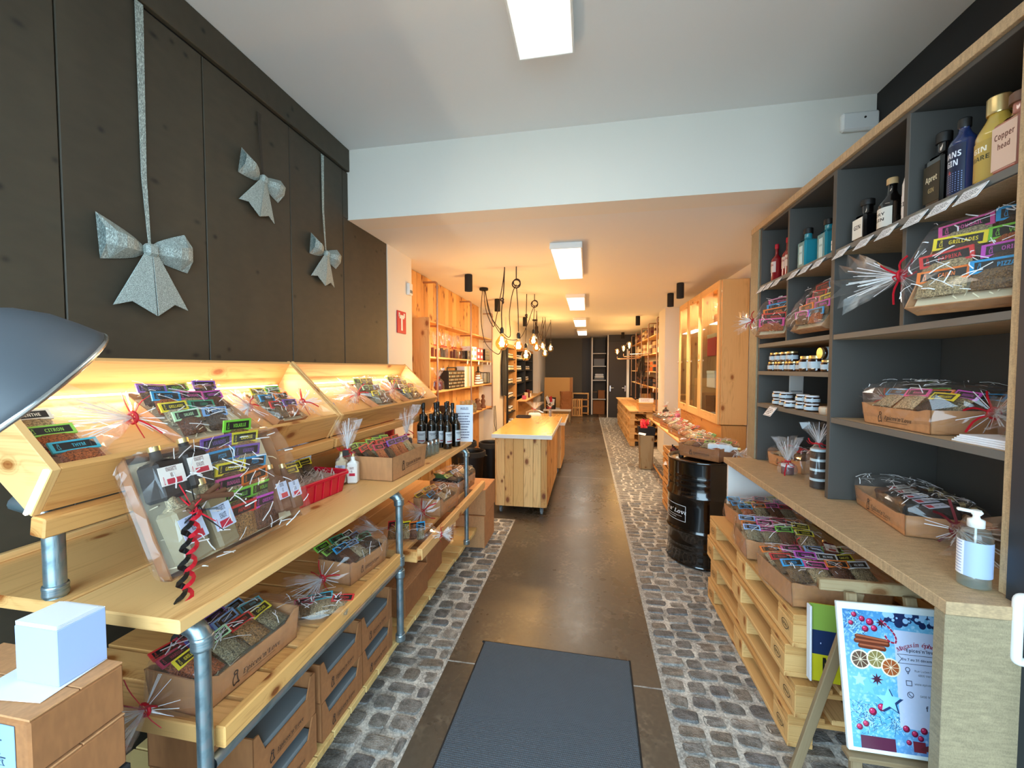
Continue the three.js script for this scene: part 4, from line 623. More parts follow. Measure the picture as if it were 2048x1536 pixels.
{ // jars, wrapped bags, oil bottles
  const j1 = jarProto('tall glass jar with silver lid stacked on another jar at the back of the table', [-1.5, 1.051, -2.72], { r: 0.052, h: 0.09, body: M.clearGlass, band: M.mid.cream, lid: M.chrome, name: 'glass_jar' }); j1.position.y = 1.141; dup(j1, [-1.5, 1.051, -2.72], 0.5, 'lower glass jar with silver lid carrying another jar on the table'); dup(j1, [-1.41, 1.051, -2.68], 0.9, 'short glass jar with silver lid right of the stacked pair').scale.set(0.85, 0.7, 0.85);
  filmBag('small film bag of dark spice tied with red ribbon left of the bottles', [-1.27, 1.051, -2.72], 0.2, { w: 0.09, d: 0.07, h: 0.12, top: 0.2, fan: 0.06, s: 7, lines: 30, bow: 1.2, fill: (t) => part('contents', mv(chamfer(0.07, 0.1, 0.055, 0.012), 0, 0.053, 0), M.spice[6], t) });
  filmBag('film bag with red packet standing behind the bottles near the white pier', [-1.62, 1.051, -3.1], 0.2, { w: 0.12, d: 0.08, h: 0.2, top: 0.12, fan: 0.06, s: 8, lines: 16, fill: (t) => part('contents', mv(chamfer(0.1, 0.18, 0.06, 0.012), 0, 0.093, 0), M.red, t) });
  const glassDark = phys('#10100c', 0.08, { clearcoat: 1, clearcoatRoughness: 0.05 });
  const labelW = mat('#d9dde0', 0.6, { map: canvasTex(128, 192, (g) => { g.fillStyle = '#e6eaec'; g.fillRect(0, 0, 128, 192); g.fillStyle = '#33414a'; g.fillRect(14, 40, 100, 10); g.fillRect(30, 62, 70, 6); g.fillStyle = '#a02030'; g.fillRect(20, 150, 88, 18); }) });
  let big = null, small = null;
  const pos = [[-1.27, -3.02, 1], [-1.185, -3.06, 1], [-1.11, -3.1, 1], [-1.04, -3.05, 1], [-1.235, -2.90, 0], [-1.165, -2.92, 0], [-1.095, -2.94, 0], [-1.03, -2.9, 0], [-1.2, -3.15, 1], [-0.995, -3.0, 0], [-1.13, -3.19, 1]];
  pos.forEach(([x, z, b], i) => { const od = ['first', 'second', 'third', 'fourth', 'fifth', 'sixth'], same = pos.filter((p) => p[2] === b).sort((p, q) => q[1] - p[1] + (p[0] - q[0]) * 0.001), lab = `${b ? 'tall dark oil bottle at the back' : 'shorter dark oil bottle in front'}, ${od[same.indexOf(pos[i])]} from the entrance, white label`, gr = b ? 'tall dark oil bottles' : 'short dark oil bottles'; const mk = () => roundBottle('oil_bottle', lab, [x, 1.051, z], 0.3, { r: 0.034, h: b ? 0.33 : 0.255, glass: glassDark, cap: M.black, labelMat: labelW, lab: [0.16, 0.5], shoulder: 0.66, neck: 0.36, group: gr, capH: 0.14 }); if (b) { if (!big) big = mk(); else dup(big, [x, 1.051, z], 0.3 + i * 0.1, lab); } else { if (!small) small = mk(); else dup(small, [x, 1.051, z], 0.3 + i * 0.1, lab); } });
  const g0 = thing('glass_vial', 'small clear glass pot in the row before the bottles on the table', 'jar', [-1.07, 1.051, -2.55], 0, 'small clear pots before the bottles'); part('glass', lathe([[0, 0], [0.024, 0], [0.026, 0.01], [0.026, 0.075], [0.022, 0.085], [0.02, 0.085], [0.022, 0.074], [0.023, 0.012], [0, 0.01]], 16), M.clearGlass, g0); part('contents', mv(cyl(0.021, 0.021, 0.05, 14), 0, 0.036, 0), M.spice[4], g0); part('lid', mv(cyl(0.024, 0.024, 0.016, 14), 0, 0.092, 0), M.chrome, g0);
  g0.userData.label = 'small clear glass pot before the bottles, nearest of four in the row'; for (let i = 1; i < 4; i++) dup(g0, [-1.07 + 0.006 * i, 1.051, -2.55 - i * 0.057], i, `small clear glass pot before the bottles, ${['', 'second', 'third', 'furthest'][i]} of four in the row`);
  const s = thing('clear_sachet', 'small clear film sachet lying before the row of glass pots', 'sachet', [-1.08, 1.053, -2.42], 0.5); srand(5); part('film', mv(pillow(0.09, 0.13, 0.03), 0, 0.012, 0.06, -1.45, 0, 0), M.filmSoft, s); part('contents', mv(pillow(0.07, 0.1, 0.018), 0, 0.011, 0.05, -1.45, 0, 0), M.spice[2], s);
}
// ---------- goods in the lit troughs ----------
const TA = 32 * D2R, tr = (u, z, n = 0.002) => [-1.30 - Math.cos(TA) * u + Math.sin(TA) * n, 1.37 + Math.sin(TA) * u + Math.cos(TA) * n, z];
function inTrough(o) { o.rotation.set(TA, PI / 2, 0, 'YXZ'); return o; }
{
  const t = thing('sachet_strip', 'hanging strip of four carded sachets lying at the near end of the first tray', 'sachet strip', tr(0.02, -0.86), PI / 2); inTrough(t);
  [[0.02, 17, 5], [-0.055, 18, 5], [-0.13, 19, 2], [-0.2, 19, 4]].forEach(([z, c, s], i) => sachet(t, -0.02 + (i - 1.5) * -0.012, 0.014, z, { c, s, rx: -1.45, w: 0.1, h: 0.1 })); part('sleeve', mv(slab(-0.065, 0.065, 0.024, 0.0245, -0.32, 0.03), -0.01, 0, 0), M.film, t);
}
inTrough(hamper('gift hamper in the middle of the near lit tray, red tie on its left', tr(0.16, -1.27), PI / 2, { L: 0.3, D: 0.27, h: 0.03, he: 0.04, H: 0.095, rows: 4, cols: 3, s: 21, cards: [7, 10, -1, 0, 9, -1, 1, 2, 11, 6, 3, 6], ends: [{ len: 0.15, fan: 0.09, y: 0.045, bow: 1.2 }, null], print: null, sh: 0.085, lean: -1.2 }));
inTrough(hamper('smaller gift hamper at the right end of the near lit tray, with white film tuft', tr(0.14, -1.635), PI / 2, { L: 0.17, D: 0.2, h: 0.03, he: 0.04, H: 0.08, rows: 3, cols: 2, s: 22, cards: [5, 6, 1, 4, 0, 3], ends: [{ len: 0.05, fan: 0.06, y: 0.05 }, { len: 0.07, fan: 0.08, y: 0.045 }], print: null, sh: 0.08, lean: -1.2 }));
{
  const t = thing('sachet_strip', 'narrow strip of small packs at the left end of the far lit tray', 'sachet strip', tr(0.03, -1.99), PI / 2); inTrough(t);
  [[0.0, 20, 5], [-0.07, 19, 2], [-0.14, 14, 6], [-0.2, 5, 6]].forEach(([z, c, s]) => sachet(t, 0, 0.014, z, { c, s, rx: -1.45, w: 0.06, h: 0.08 })); part('raffia_bow', bowStrips(0, 0.02, -0.28, 1.2, 5), M.ribbonRed, t);
}
inTrough(hamper('left gift hamper of the two in the far lit tray', tr(0.15, -2.5), PI / 2, { L: 0.24, D: 0.26, h: 0.03, he: 0.04, H: 0.10, rows: 3, cols: 3, s: 23, cards: [12, 9, 5, 7, 3, 10, 18, 0, 12], ends: [{ len: 0.16, fan: 0.08, y: 0.05 }, null], print: null, sh: 0.085, lean: -1.2 }));
inTrough(hamper('right gift hamper of the two in the far lit tray, against its end panel', tr(0.15, -2.97), PI / 2, { L: 0.26, D: 0.26, h: 0.03, he: 0.04, H: 0.10, rows: 4, cols: 3, s: 24, cards: [12, 16, 0, 8, 12, 5, 0, 2, 12, 18, 0, 16], ends: [{ len: 0.10, fan: 0.08, y: 0.05 }, null], print: null, sh: 0.08, lean: -1.2 }));
// ---------- goods on the two slatted trays ----------
hamper('large kraft gift box behind the near pipe leg, on the near slatted tray', [-1.16, 0.654, -1.13], PI / 2 - 0.06, { L: 0.36, D: 0.19, h: 0.085, he: 0.115, H: 0.16, rows: 3, cols: 4, s: 31, cards: [0, 7, 5, 12, 15, 20, 10, 17, 5, 15, 6, 10], ends: [{ len: 0.12, fan: 0.08, y: 0.07, bow: 1.1 }, null] });
hamper('kraft gift box at the far end of the near slatted tray', [-1.13, 0.654, -1.81], PI / 2 - 0.12, { L: 0.27, D: 0.17, h: 0.09, he: 0.105, H: 0.15, rows: 3, cols: 3, s: 32, cards: [1, 10, 9, 18, 7, 10, 3, 9, 8], ends: [{ len: 0.13, fan: 0.07, y: 0.06, bow: 1.0 }, null] });
{
  const t = thing('sachet_bundle', 'small film bundle of sachets between the two kraft boxes on the near tray', 'gift bag', [-1.09, 0.656, -1.44], 0.6); srand(61);
  sachet(t, 0.03, 0.012, 0.05, { c: 17, s: 7, rx: -1.4, w: 0.09, h: 0.12 }); sachet(t, 0.09, 0.014, 0.07, { c: 5, s: 7, rx: -1.4, rz: -0.3, w: 0.08, h: 0.1 }); sachet(t, -0.03, 0.012, 0.04, { c: 15, s: 1, rx: -1.4, w: 0.07, h: 0.1 });
  const L2 = 0.22, e = [{ len: 0.14, fan: 0.07, y: 0.035 }, null]; part('cellophane', wrapGeom(L2, 0.15, 0.055, e), M.film, t); part('film_glints', foldGlints(L2, 0.15, 0.055, e, 14), M.fold, t); part('raffia_bow', bowStrips(-0.19, 0.035, 0, 0.9), M.ribbonRed, t);
  const u = thing('sachet_bundle', 'row of coloured sachets in film at the near corner of the far tray', 'gift bag', [-1.05, 0.628, -2.28], 0.1); [5, 12, 0, 4, 1].forEach((c, i) => sachet(u, -0.1 + i * 0.045, 0.012, 0.05, { c, s: i, rx: -1.15, rz: 0.25, w: 0.045, h: 0.12, hh: 0.06 })); const e2 = [{ len: 0.14, fan: 0.08, y: 0.04 }, { len: 0.06, fan: 0.045, y: 0.025 }]; part('cellophane', wrapGeom(0.24, 0.13, 0.06, e2), M.film, u); part('film_glints', foldGlints(0.24, 0.13, 0.06, e2, 12), M.fold, u); part('raffia_bow', bowStrips(0.195, 0.025, 0, 0.8), M.ribbonRed, u);
}
hamper('kraft gift box with a bright yellow pack in the middle of the far tray', [-1.075, 0.626, -2.8], PI / 2 - 0.1, { L: 0.3, D: 0.2, h: 0.085, he: 0.12, H: 0.16, rows: 2, cols: 3, s: 33, cards: [1, 4, 8, 16, 12, 16], ends: [{ len: 0.1, fan: 0.08, y: 0.05, bow: 1.3 }, null], print: null });
hamper('open-topped kraft box with black sleeve at the far end of the far tray', [-1.12, 0.626, -3.3], PI / 2 - 0.12, { L: 0.34, D: 0.24, h: 0.10, he: 0.10, H: 0.17, rows: 1, cols: 3, s: 34, cards: [18, 10, 8], ends: [null, null], shred: false, vials: [[-0.1, 0.11, -0.02, { h: 0.12, r: 0.03, m: M.mid.green, lab: 31, rx: -1.3 }]], extra: (t) => part('black_sleeve', mv(chamfer(0.33, 0.02, 0.22, 0.005), 0, 0.105, 0), M.blackMatte, t) });
// ================= middle and back =================
// timber island counters on castors
function counter(name, label, x0, x1, z0, z1, top, plankMats, turn = 0) {
  const t = thing(name, label, 'counter', [(x0 + x1) / 2, 0, (z0 + z1) / 2], turn), w = x1 - x0, d = Math.abs(z1 - z0); srand(x0 * 777 + z0 * 91);
  part('carcass', mv(chamfer(w - 0.05, top - 0.15, d - 0.05, 0.003), 0, (top - 0.06 + 0.09) / 2, 0), M.dirtyplank[0], t);
  const row = (n, len, f) => { let a = -len / 2; for (let i = 0; i < n; i++) { const b = i === n - 1 ? len / 2 : Math.min(len / 2, a + len / n * rr(0.75, 1.25)); if (b - a > 0.01) f(a, b); a = b; } };
  for (const s of [1, -1]) { row(6, w, (a, b) => part('plank', bar(a + 0.0015, b - 0.0015, 0.09, top - 0.035, s * d / 2 - 0.011, s * d / 2 + 0.011, 0.002), pick(plankMats), t)); row(14, d, (a, b) => part('plank', bar(s * w / 2 - 0.011, s * w / 2 + 0.011, 0.09, top - 0.035, a + 0.0015, b - 0.0015, 0.002), pick(plankMats), t)); }
  part('worktop', mv(muv(chamfer(w + 0.1, 0.03, d + 0.16, 0.003), 2, 3, 0.8, 0.2, 0.1), 0.02, top - 0.015, 0), M.honey, t);
  part('edge_strip', [mv(chamfer(w + 0.104, 0.045, 0.006, 0.001), 0.02, top - 0.0235, d / 2 + 0.082), mv(chamfer(0.006, 0.045, d + 0.164, 0.001), 0.02 + w / 2 + 0.052, top - 0.0235, 0)], M.white, t);
  for (const a of [-1, 1]) for (const b of [-1, 1]) { const c = part('castor', [mv(cyl(0.034, 0.034, 0.022, 16), 0, 0, 0, 0, 0, PI / 2)], M.grey, t); c.position.set(a * (w / 2 - 0.05), 0.034, b * (d / 2 - 0.05)); part('fork', [mv(chamfer(0.004, 0.06, 0.04, 0.001), 0.016, 0.02, 0), mv(chamfer(0.004, 0.06, 0.04, 0.001), -0.016, 0.02, 0), mv(chamfer(0.05, 0.006, 0.05, 0.001), 0, 0.052, 0)], M.steel, c); }
  return t;
}
M.honey = phys('#f6d592', 0.22, { map: TX.pine, clearcoat: 0.6, clearcoatRoughness: 0.15 });
counter('island_counter', 'near timber island counter with glossy honey top and white edge on castors', -1.02, -0.45, -4.5, -6.1, 0.92, M.plank);
counter('island_counter', 'second lower timber counter mostly hidden behind the near island counter', -1.02, -0.41, -6.36, -7.4, 0.82, M.plank);
solo('serving_tray', 'flat dark brown tray at the far left corner of the island counter', 'tray', [mv(chamfer(0.2, 0.01, 0.14, 0.003), 0, 0.005, 0), mv(chamfer(0.2, 0.03, 0.008, 0.002), 0, 0.015, 0.07), mv(chamfer(0.2, 0.03, 0.008, 0.002), 0, 0.015, -0.07), mv(chamfer(0.008, 0.03, 0.14, 0.002), 0.1, 0.015, 0), mv(chamfer(0.008, 0.03, 0.14, 0.002), -0.1, 0.015, 0)], M.mid.dark, [-0.93, 0.921, -5.98]);
filmBag('loose pile of clear film bags on the second counter', [-0.86, 0.822, -6.75], 0.3, { w: 0.3, d: 0.24, h: 0.14, top: 0.12, fan: 0.12, s: 51, lines: 26, fill: (t) => part('contents', mv(chamfer(0.2, 0.08, 0.16, 0.02), 0, 0.045, 0), M.paper, t) });
filmBag('narrow roll of clear bags right of the film pile on the second counter', [-0.6, 0.822, -6.7], 0.8, { w: 0.08, d: 0.06, h: 0.18, top: 0.05, fan: 0.05, s: 52, lines: 12, fill: (t) => part('contents', mv(cyl(0.02, 0.022, 0.15, 10), 0, 0.08, 0), M.grey, t) });
// bins
{
  const t = thing('waste_bin', 'front black plastic bin between the trays and the island counter', 'bin', [-1.38, 0, -4.72]); const pr = [[0, 0.01], [0.105, 0.01], [0.125, 0.02], [0.16, 0.62], [0.172, 0.63], [0.172, 0.66], [0.158, 0.66], [0.15, 0.63], [0.118, 0.03], [0, 0.025]];
  part('bin_body', lathe(pr, 26), M.black, t); part('liner', lathe([[0.15, 0.60], [0.166, 0.662], [0.18, 0.655], [0.184, 0.60]], 26), M.blackMatte, t); part('handle', [sweep(spline([[0.16, 0.62, 0.03], [0.2, 0.6, 0], [0.16, 0.62, -0.03]], 8), 0.006, 6)], M.black, t);
  dup(t, [-1.6, 0, -5.1], 0.7, 'rear black plastic bin with liner partly behind the front bin').scale.set(1, 1.06, 1); dup(t, [-1.23, 0, -5.15], 1.4, 'third black bin at the right, close beside the island counter').scale.set(0.9, 1.05, 0.9);
}
// ---------- pipe shelving in the timber niche ----------
function pipeFrame(t, x, xw, zs, y0, y1, m = M.copper, r = 0.013) { for (const z of zs) { part('pipe', sweep(bent([[x, y0, z], [x, y1, z], [xw, y1, z]], 0.04, 5), r, 10), m, t); for (const y of [y0 + 0.02, y1 - 0.06]) part('collar', mv(cyl(r * 1.5, r * 1.5, 0.03, 12), x, y, z), m, t); } }
{
  const t = thing('pipe_shelving', 'tall shelving of pine boards and thin pipes in the timber lined niche', 'shelf', [0, 0, 0]); srand(700);
  part('gable', bar(-1.975, -1.77, 0.75, 2.235, -4.40, -4.425, 0.003), M.pine[1], t);
  for (const [y, z1] of [[2.21, -7.62], [1.79, -7.62], [1.372, -7.62], [0.93, -7.62]]) { for (const [a, b] of [[-4.426, -6.148], [-6.152, z1]]) part('shelf_board', bar(-1.974, -1.80, y - 0.022, y, a, b, 0.003), pick(M.pine), t); }
  pipeFrame(t, -1.788, -1.965, [-4.70, -6.15, -7.58], 0.9, 2.69);
  for (const y of [2.16, 1.74, 1.322, 0.88]) for (const z of [-4.70, -6.15, -7.58]) part('bracket_pipe', sweep([[-1.788, y, z], [-1.965, y, z]], 0.011, 8), M.copper, t);
  const ords = ['nearest', 'second', 'third', 'fourth', 'fifth', 'sixth'];
  for (let i = 0; i < 6; i++) filmBag(`clear gift bag with red tie on the second niche shelf, ${ords[i]} of six`, [-1.885 + (i % 2) * 0.03, 1.791, -4.86 - i * 0.2], i, { w: 0.12, d: 0.1, h: 0.15, top: 0.16, fan: 0.055, s: 70 + i, lines: 12, group: 'clear gift bags on the second niche shelf', fill: (o) => part('contents', [mv(chamfer(0.035, 0.12, 0.035, 0.006), -0.025, 0.063, 0.01), mv(chamfer(0.03, 0.1, 0.03, 0.006), 0.02, 0.053, 0)], [M.mid.wine, M.mid.dark, M.mid.brown][i % 3], o) });
  const bx = (label, x, y, z, w, h, d, m, band, group) => { const o = thing('gift_box', label, 'box', [x, y, z], 0, group); part('box', mv(muv(chamfer(w, h, d, 0.003), 2, 0.5, 0.5), 0, h / 2, 0), m, o); if (band) part('label', mv(chamfer(0.002, h * 0.4, d * 0.6, 0.0004), (x < 0 ? 1 : -1) * (w / 2 + 0.001), h * 0.55, 0), band, o); return o; };
  bx('small black box before the white boxes on the second niche shelf', -1.85, 1.791, -6.06, 0.1, 0.13, 0.13, M.black, M.grey);
  for (let i = 0; i < 2; i++) for (let l = 0; l < 2; l++) bx(`${l ? 'upper' : 'lower'} white carton, ${i ? 'far' : 'near'} stack, on the second niche shelf`, -1.88, 1.791 + l * 0.105, -6.27 - i * 0.2, 0.14, 0.104, 0.17, M.paper, M.mid.tan);
  for (let i = 0; i < 2; i++) for (let l = 0; l < 2; l++) bx(`${l ? 'upper' : 'lower'} red box, ${i ? 'far' : 'near'} stack, beside the white cartons`, -1.88, 1.791 + l * 0.105, -6.68 - i * 0.2, 0.14, 0.104, 0.18, M.red, M.paper);
  for (let l = 0; l < 2; l++) bx(`${l ? 'upper' : 'lower'} black box at the far end of the second niche shelf`, -1.88, 1.791 + l * 0.105, -7.3, 0.14, 0.104, 0.34, M.black, M.grey);
  const cr = thing('bottle_crate', 'black crate with rows of pale round dots on the third niche shelf', 'crate', [-1.88, 1.373, -5.5]); part('crate', mv(chamfer(0.15, 0.25, 0.72, 0.004), 0, 0.125, 0), M.black, cr); for (let r = 0; r < 5; r++) for (let c = 0; c < 11; c++) part('dot', once('dot', () => mv(cyl(0.014, 0.014, 0.004, 10), 0, 0, 0, 0, 0, PI / 2)), (r + c) % 3 ? M.mid.cream : M.mid.tan, cr).position.set(0.077, 0.03 + r * 0.046, -0.32 + c * 0.064);
  part('handle', sweep(bent([[0, 0.25, -0.2], [0, 0.29, -0.2], [0, 0.29, 0.2], [0, 0.25, 0.2]], 0.02), 0.008, 8), M.black, cr);
  filmBag('dark red wrapped bag left of the black crate on the third niche shelf', [-1.87, 1.373, -4.93], 0.4, { w: 0.15, d: 0.12, h: 0.15, top: 0.12, fan: 0.06, s: 81, fill: (o) => part('contents', mv(chamfer(0.11, 0.12, 0.09, 0.02), 0, 0.063, 0), M.mid.wine, o) });
  for (let i = 0; i < 4; i++) bx(`tall pale upright box on the third niche shelf, ${ords[i]} of four`, -1.88, 1.373, -5.95 - i * 0.13, 0.13, 0.31, 0.115, [M.paper, M.mid.cream][i % 2], null, 'tall pale boxes on the third niche shelf');
  const jp = jarProto('low jar with light lid in the lower row beside the lantern in the niche', [-1.86, 1.373, -6.75], { r: 0.045, h: 0.08, body: M.mid.brown, lid: M.paper, group: 'light lidded jars beside the lantern' }); jp.userData.label += ', leftmost'; for (const [z, l, w] of [[-6.87, 0, 'middle'], [-6.99, 0, 'rightmost'], [-6.8, 1]]) dup(jp, [-1.86, 1.373 + l * 0.082, z], z, l ? 'light lidded jar stacked on top of the row beside the lantern' : `low jar with light lid in the lower row beside the lantern in the niche, ${w}`);
  const ln = thing('lantern', 'small black framed glass lantern at the far end of the third niche shelf', 'lantern', [-1.87, 1.373, -7.35]); part('frame', [...[[-1, -1], [-1, 1], [1, -1], [1, 1]].map(([a, b]) => mv(chamfer(0.012, 0.2, 0.012, 0.002), a * 0.06, 0.1, b * 0.09)), mv(chamfer(0.14, 0.014, 0.2, 0.003), 0, 0.007, 0), mv(chamfer(0.14, 0.014, 0.2, 0.003), 0, 0.2, 0)], M.black, ln); part('glass', mv(boxg(0.115, 0.18, 0.175), 0, 0.104, 0), M.pane, ln);
  const hat = thing('straw_ornament', 'cone shaped straw ornament with black top behind the lantern', 'ornament', [-1.92, 1.373, -7.05]); part('cone', lathe([[0, 0], [0.07, 0], [0.055, 0.14], [0.03, 0.2], [0, 0.22]], 14), M.mid.tan, hat); part('top', mv(lathe([[0, 0], [0.06, 0], [0.02, 0.02], [0.015, 0.1], [0, 0.11]], 12), 0, 0.21, 0), M.black, hat);
  // lowest shelf: glassware and dark figures
  const gl = thing('glass_carafe', 'clear glass carafe on the lowest niche shelf, nearest of three', 'carafe', [-1.86, 0.931, -5.95], 0); part('glass', lathe([[0, 0], [0.06, 0], [0.072, 0.03], [0.07, 0.13], [0.045, 0.19], [0.05, 0.22], [0.047, 0.22], [0.042, 0.19], [0.066, 0.13], [0.067, 0.03], [0, 0.01]], 18), M.clearGlass, gl); part('contents', mv(cyl(0.06, 0.062, 0.07, 16), 0, 0.045, 0), M.mid.tan, gl); dup(gl, [-1.86, 0.931, -6.2], 0, 'clear glass carafe on the lowest niche shelf, middle of three'); dup(gl, [-1.86, 0.931, -6.45], 0, 'clear glass carafe on the lowest niche shelf, furthest of three').scale.set(1.15, 0.9, 1.15);
  const st = thing('figurine', 'small dark figurine at the far end of the lowest niche shelf', 'figurine', [-1.87, 0.931, -7.2]); part('figure', lathe([[0, 0], [0.05, 0], [0.055, 0.02], [0.03, 0.07], [0.045, 0.13], [0.02, 0.17], [0.032, 0.2], [0.025, 0.24], [0, 0.25]], 14), M.mid.brown, st); dup(st, [-1.88, 0.931, -6.85], 1, 'wider dark pot shaped figurine left of the other on the lowest niche shelf').scale.set(1.6, 0.8, 1.6);
  for (let i = 0; i < 3; i++) bx(`upright book on the lowest niche shelf, ${['nearest', 'middle', 'furthest'][i]} of three`, -1.88, 0.931, -5.2 - i * 0.05, 0.14, 0.22, 0.035, [M.mid.dark, M.paper, M.mid.tan][i]);
  for (const [z, i] of [[-5.95, 0], [-6.6, 1], [-7.2, 2], [-7.45, 3]]) { const o = thing('shelf_tag', `white price tag hanging from the second niche shelf, ${ords[i]} of four`, 'price tag', [-1.786, 1.762, z], 0, 'price tags on the niche shelf'); part('tag', mv(card(0.075, 0.05, 0.002), 0, -0.02, 0, 0, PI / 2, 0.5), M.paper, o); }
  const cb = thing('power_cable', 'thin black cables hanging down the white wall right of the pipe shelving', 'cable', [0, 0, 0]); part('cable', sweep(spline([[-1.78, 0.92, -7.72], [-1.786, 0.6, -7.75], [-1.77, 0.35, -7.85], [-1.78, 0.05, -7.95]], 16), 0.006, 6), M.black, cb); part('cable', sweep(spline([[-1.78, 0.92, -7.8], [-1.78, 0.5, -7.9], [-1.74, 0.2, -7.8], [-1.76, 0.01, -7.75]], 16), 0.006, 6), M.black, cb);
}
// ---------- jar shelves further back on the left ----------
{
  const t = thing('jar_shelving', 'black backed jar shelves framed in pale wood behind the hanging bulbs', 'shelf', [0, 0, 0]);
  part('back_panel', bar(-1.995, -1.98, 0, 2.2, -8.9, -13.18), M.black, t); part('top_board', bar(-1.98, -1.74, 2.12, 2.2, -8.88, -13.18, 0.003), M.pine[2], t);
  for (const z of [-8.89, -9.98, -11.5, -13.1]) part('upright', bar(-1.98, -1.745, 0, 2.12, z, z - 0.09, 0.003), z === -9.98 ? M.pine[1] : M.black, t);
  const ys = [0.30, 0.62, 0.95, 1.28, 1.60, 1.88]; for (const y of ys) for (const [a, b] of [[-8.98, -9.98], [-10.07, -11.5], [-11.59, -13.1]]) part('shelf_board', bar(-1.98, -1.76, y - 0.02, y, a, b, 0.002), M.black, t);
  part('counter_board', bar(-1.76, -1.5, 0.815, 0.845, -10.1, -14.2, 0.003), M.pine[0], t); part('counter_panel', bar(-1.75, -1.72, 0, 0.815, -10.1, -13.1, 0.003), M.pine[2], t);
  const names = ['lowest', 'second lowest', 'third', 'fourth', 'fifth', 'top']; let jp = null; srand(717);
  ys.forEach((y, r) => { for (const [a, n, bay] of [[-9.08, 6, 'near'], [-10.2, 7, 'middle'], [-11.75, 6, 'far']]) { if (bay !== 'near' && r < 3) continue; for (let i = 0; i < n; i++) { if (rnd() < 0.12) continue; const lab = `light lidded jar on the ${names[r]} shelf, ${bay} bay of the jar shelves, ${['nearest', 'second', 'third', 'fourth', 'fifth', 'sixth', 'seventh'][i]} place`, g = `jars on the ${names[r]} shelf, ${bay} bay`, p = [-1.84 + rr(-0.02, 0.02), y, a - i * 0.155]; if (!jp) { jp = jarProto(lab, p, { r: 0.055, h: 0.12, body: M.mid.dark, band: M.mid.cream, lid: M.paper, group: g }); } else dup(jp, p, i, lab, g); } } });
  const ap = thing('apron', 'long black apron hanging on the white pier before the jar shelves', 'apron', [-1.78, 0, -8.6]); srand(4); const rings = []; for (let i = 0; i <= 8; i++) { const y = 2.1 - i * 0.128, w = 0.10 + 0.14 * Math.min(1, i / 3), r = []; for (let k = 0; k < 16; k++) { const a = k / 16 * PI * 2; r.push([0.018 + Math.cos(a) * 0.018 + 0.02 * Math.max(0, Math.sin(a * 3 + i * 0.3)) * Math.min(1, i / 3), y, Math.sin(a) * w]); } rings.push(r); } part('cloth', loft(rings, true, true), M.blackMatte, ap); part('strap', [strip([[0.02, 2.08, 0.06], [0.012, 2.2, 0], [0.02, 2.08, -0.06]], 0.02, 1, 0, 0, 0.003), strip([[0.03, 1.08, -0.05], [0.03, 0.7, -0.06]], 0.02, 1, 0, 0, 0.003)], M.blackMatte, ap); part('hook', sweep([[-0.018, 2.2, 0], [0.02, 2.2, 0]], 0.008, 8), M.chrome, ap);
  const sb = thing('storage_board', 'narrow pale board leaning under the apron beside the jar shelves', 'board', [-1.77, 0, -8.72]); part('board', mv(board(0.03, 1.05, 0.12, 0.003), 0, 0.526, 0), M.pine[1], sb);
  for (let i = 0; i < 5; i++) { const o = thing('gift_box', `small pack on the wooden counter board under the jar shelves, ${['nearest', 'second', 'third', 'fourth', 'furthest'][i]} of five`, 'box', [-1.62, 0.846, -10.5 - i * 0.3], i * 0.4, 'packs on the counter board'); part('box', mv(muv(chamfer(0.1, 0.1 + (i % 3) * 0.06, 0.09, 0.004), 1, 0.5, 0.5), 0, (0.1 + (i % 3) * 0.06) / 2, 0), [M.mid.pink, M.mid.cream, M.mid.wine, M.paper, M.mid.tan][i], o); }
}
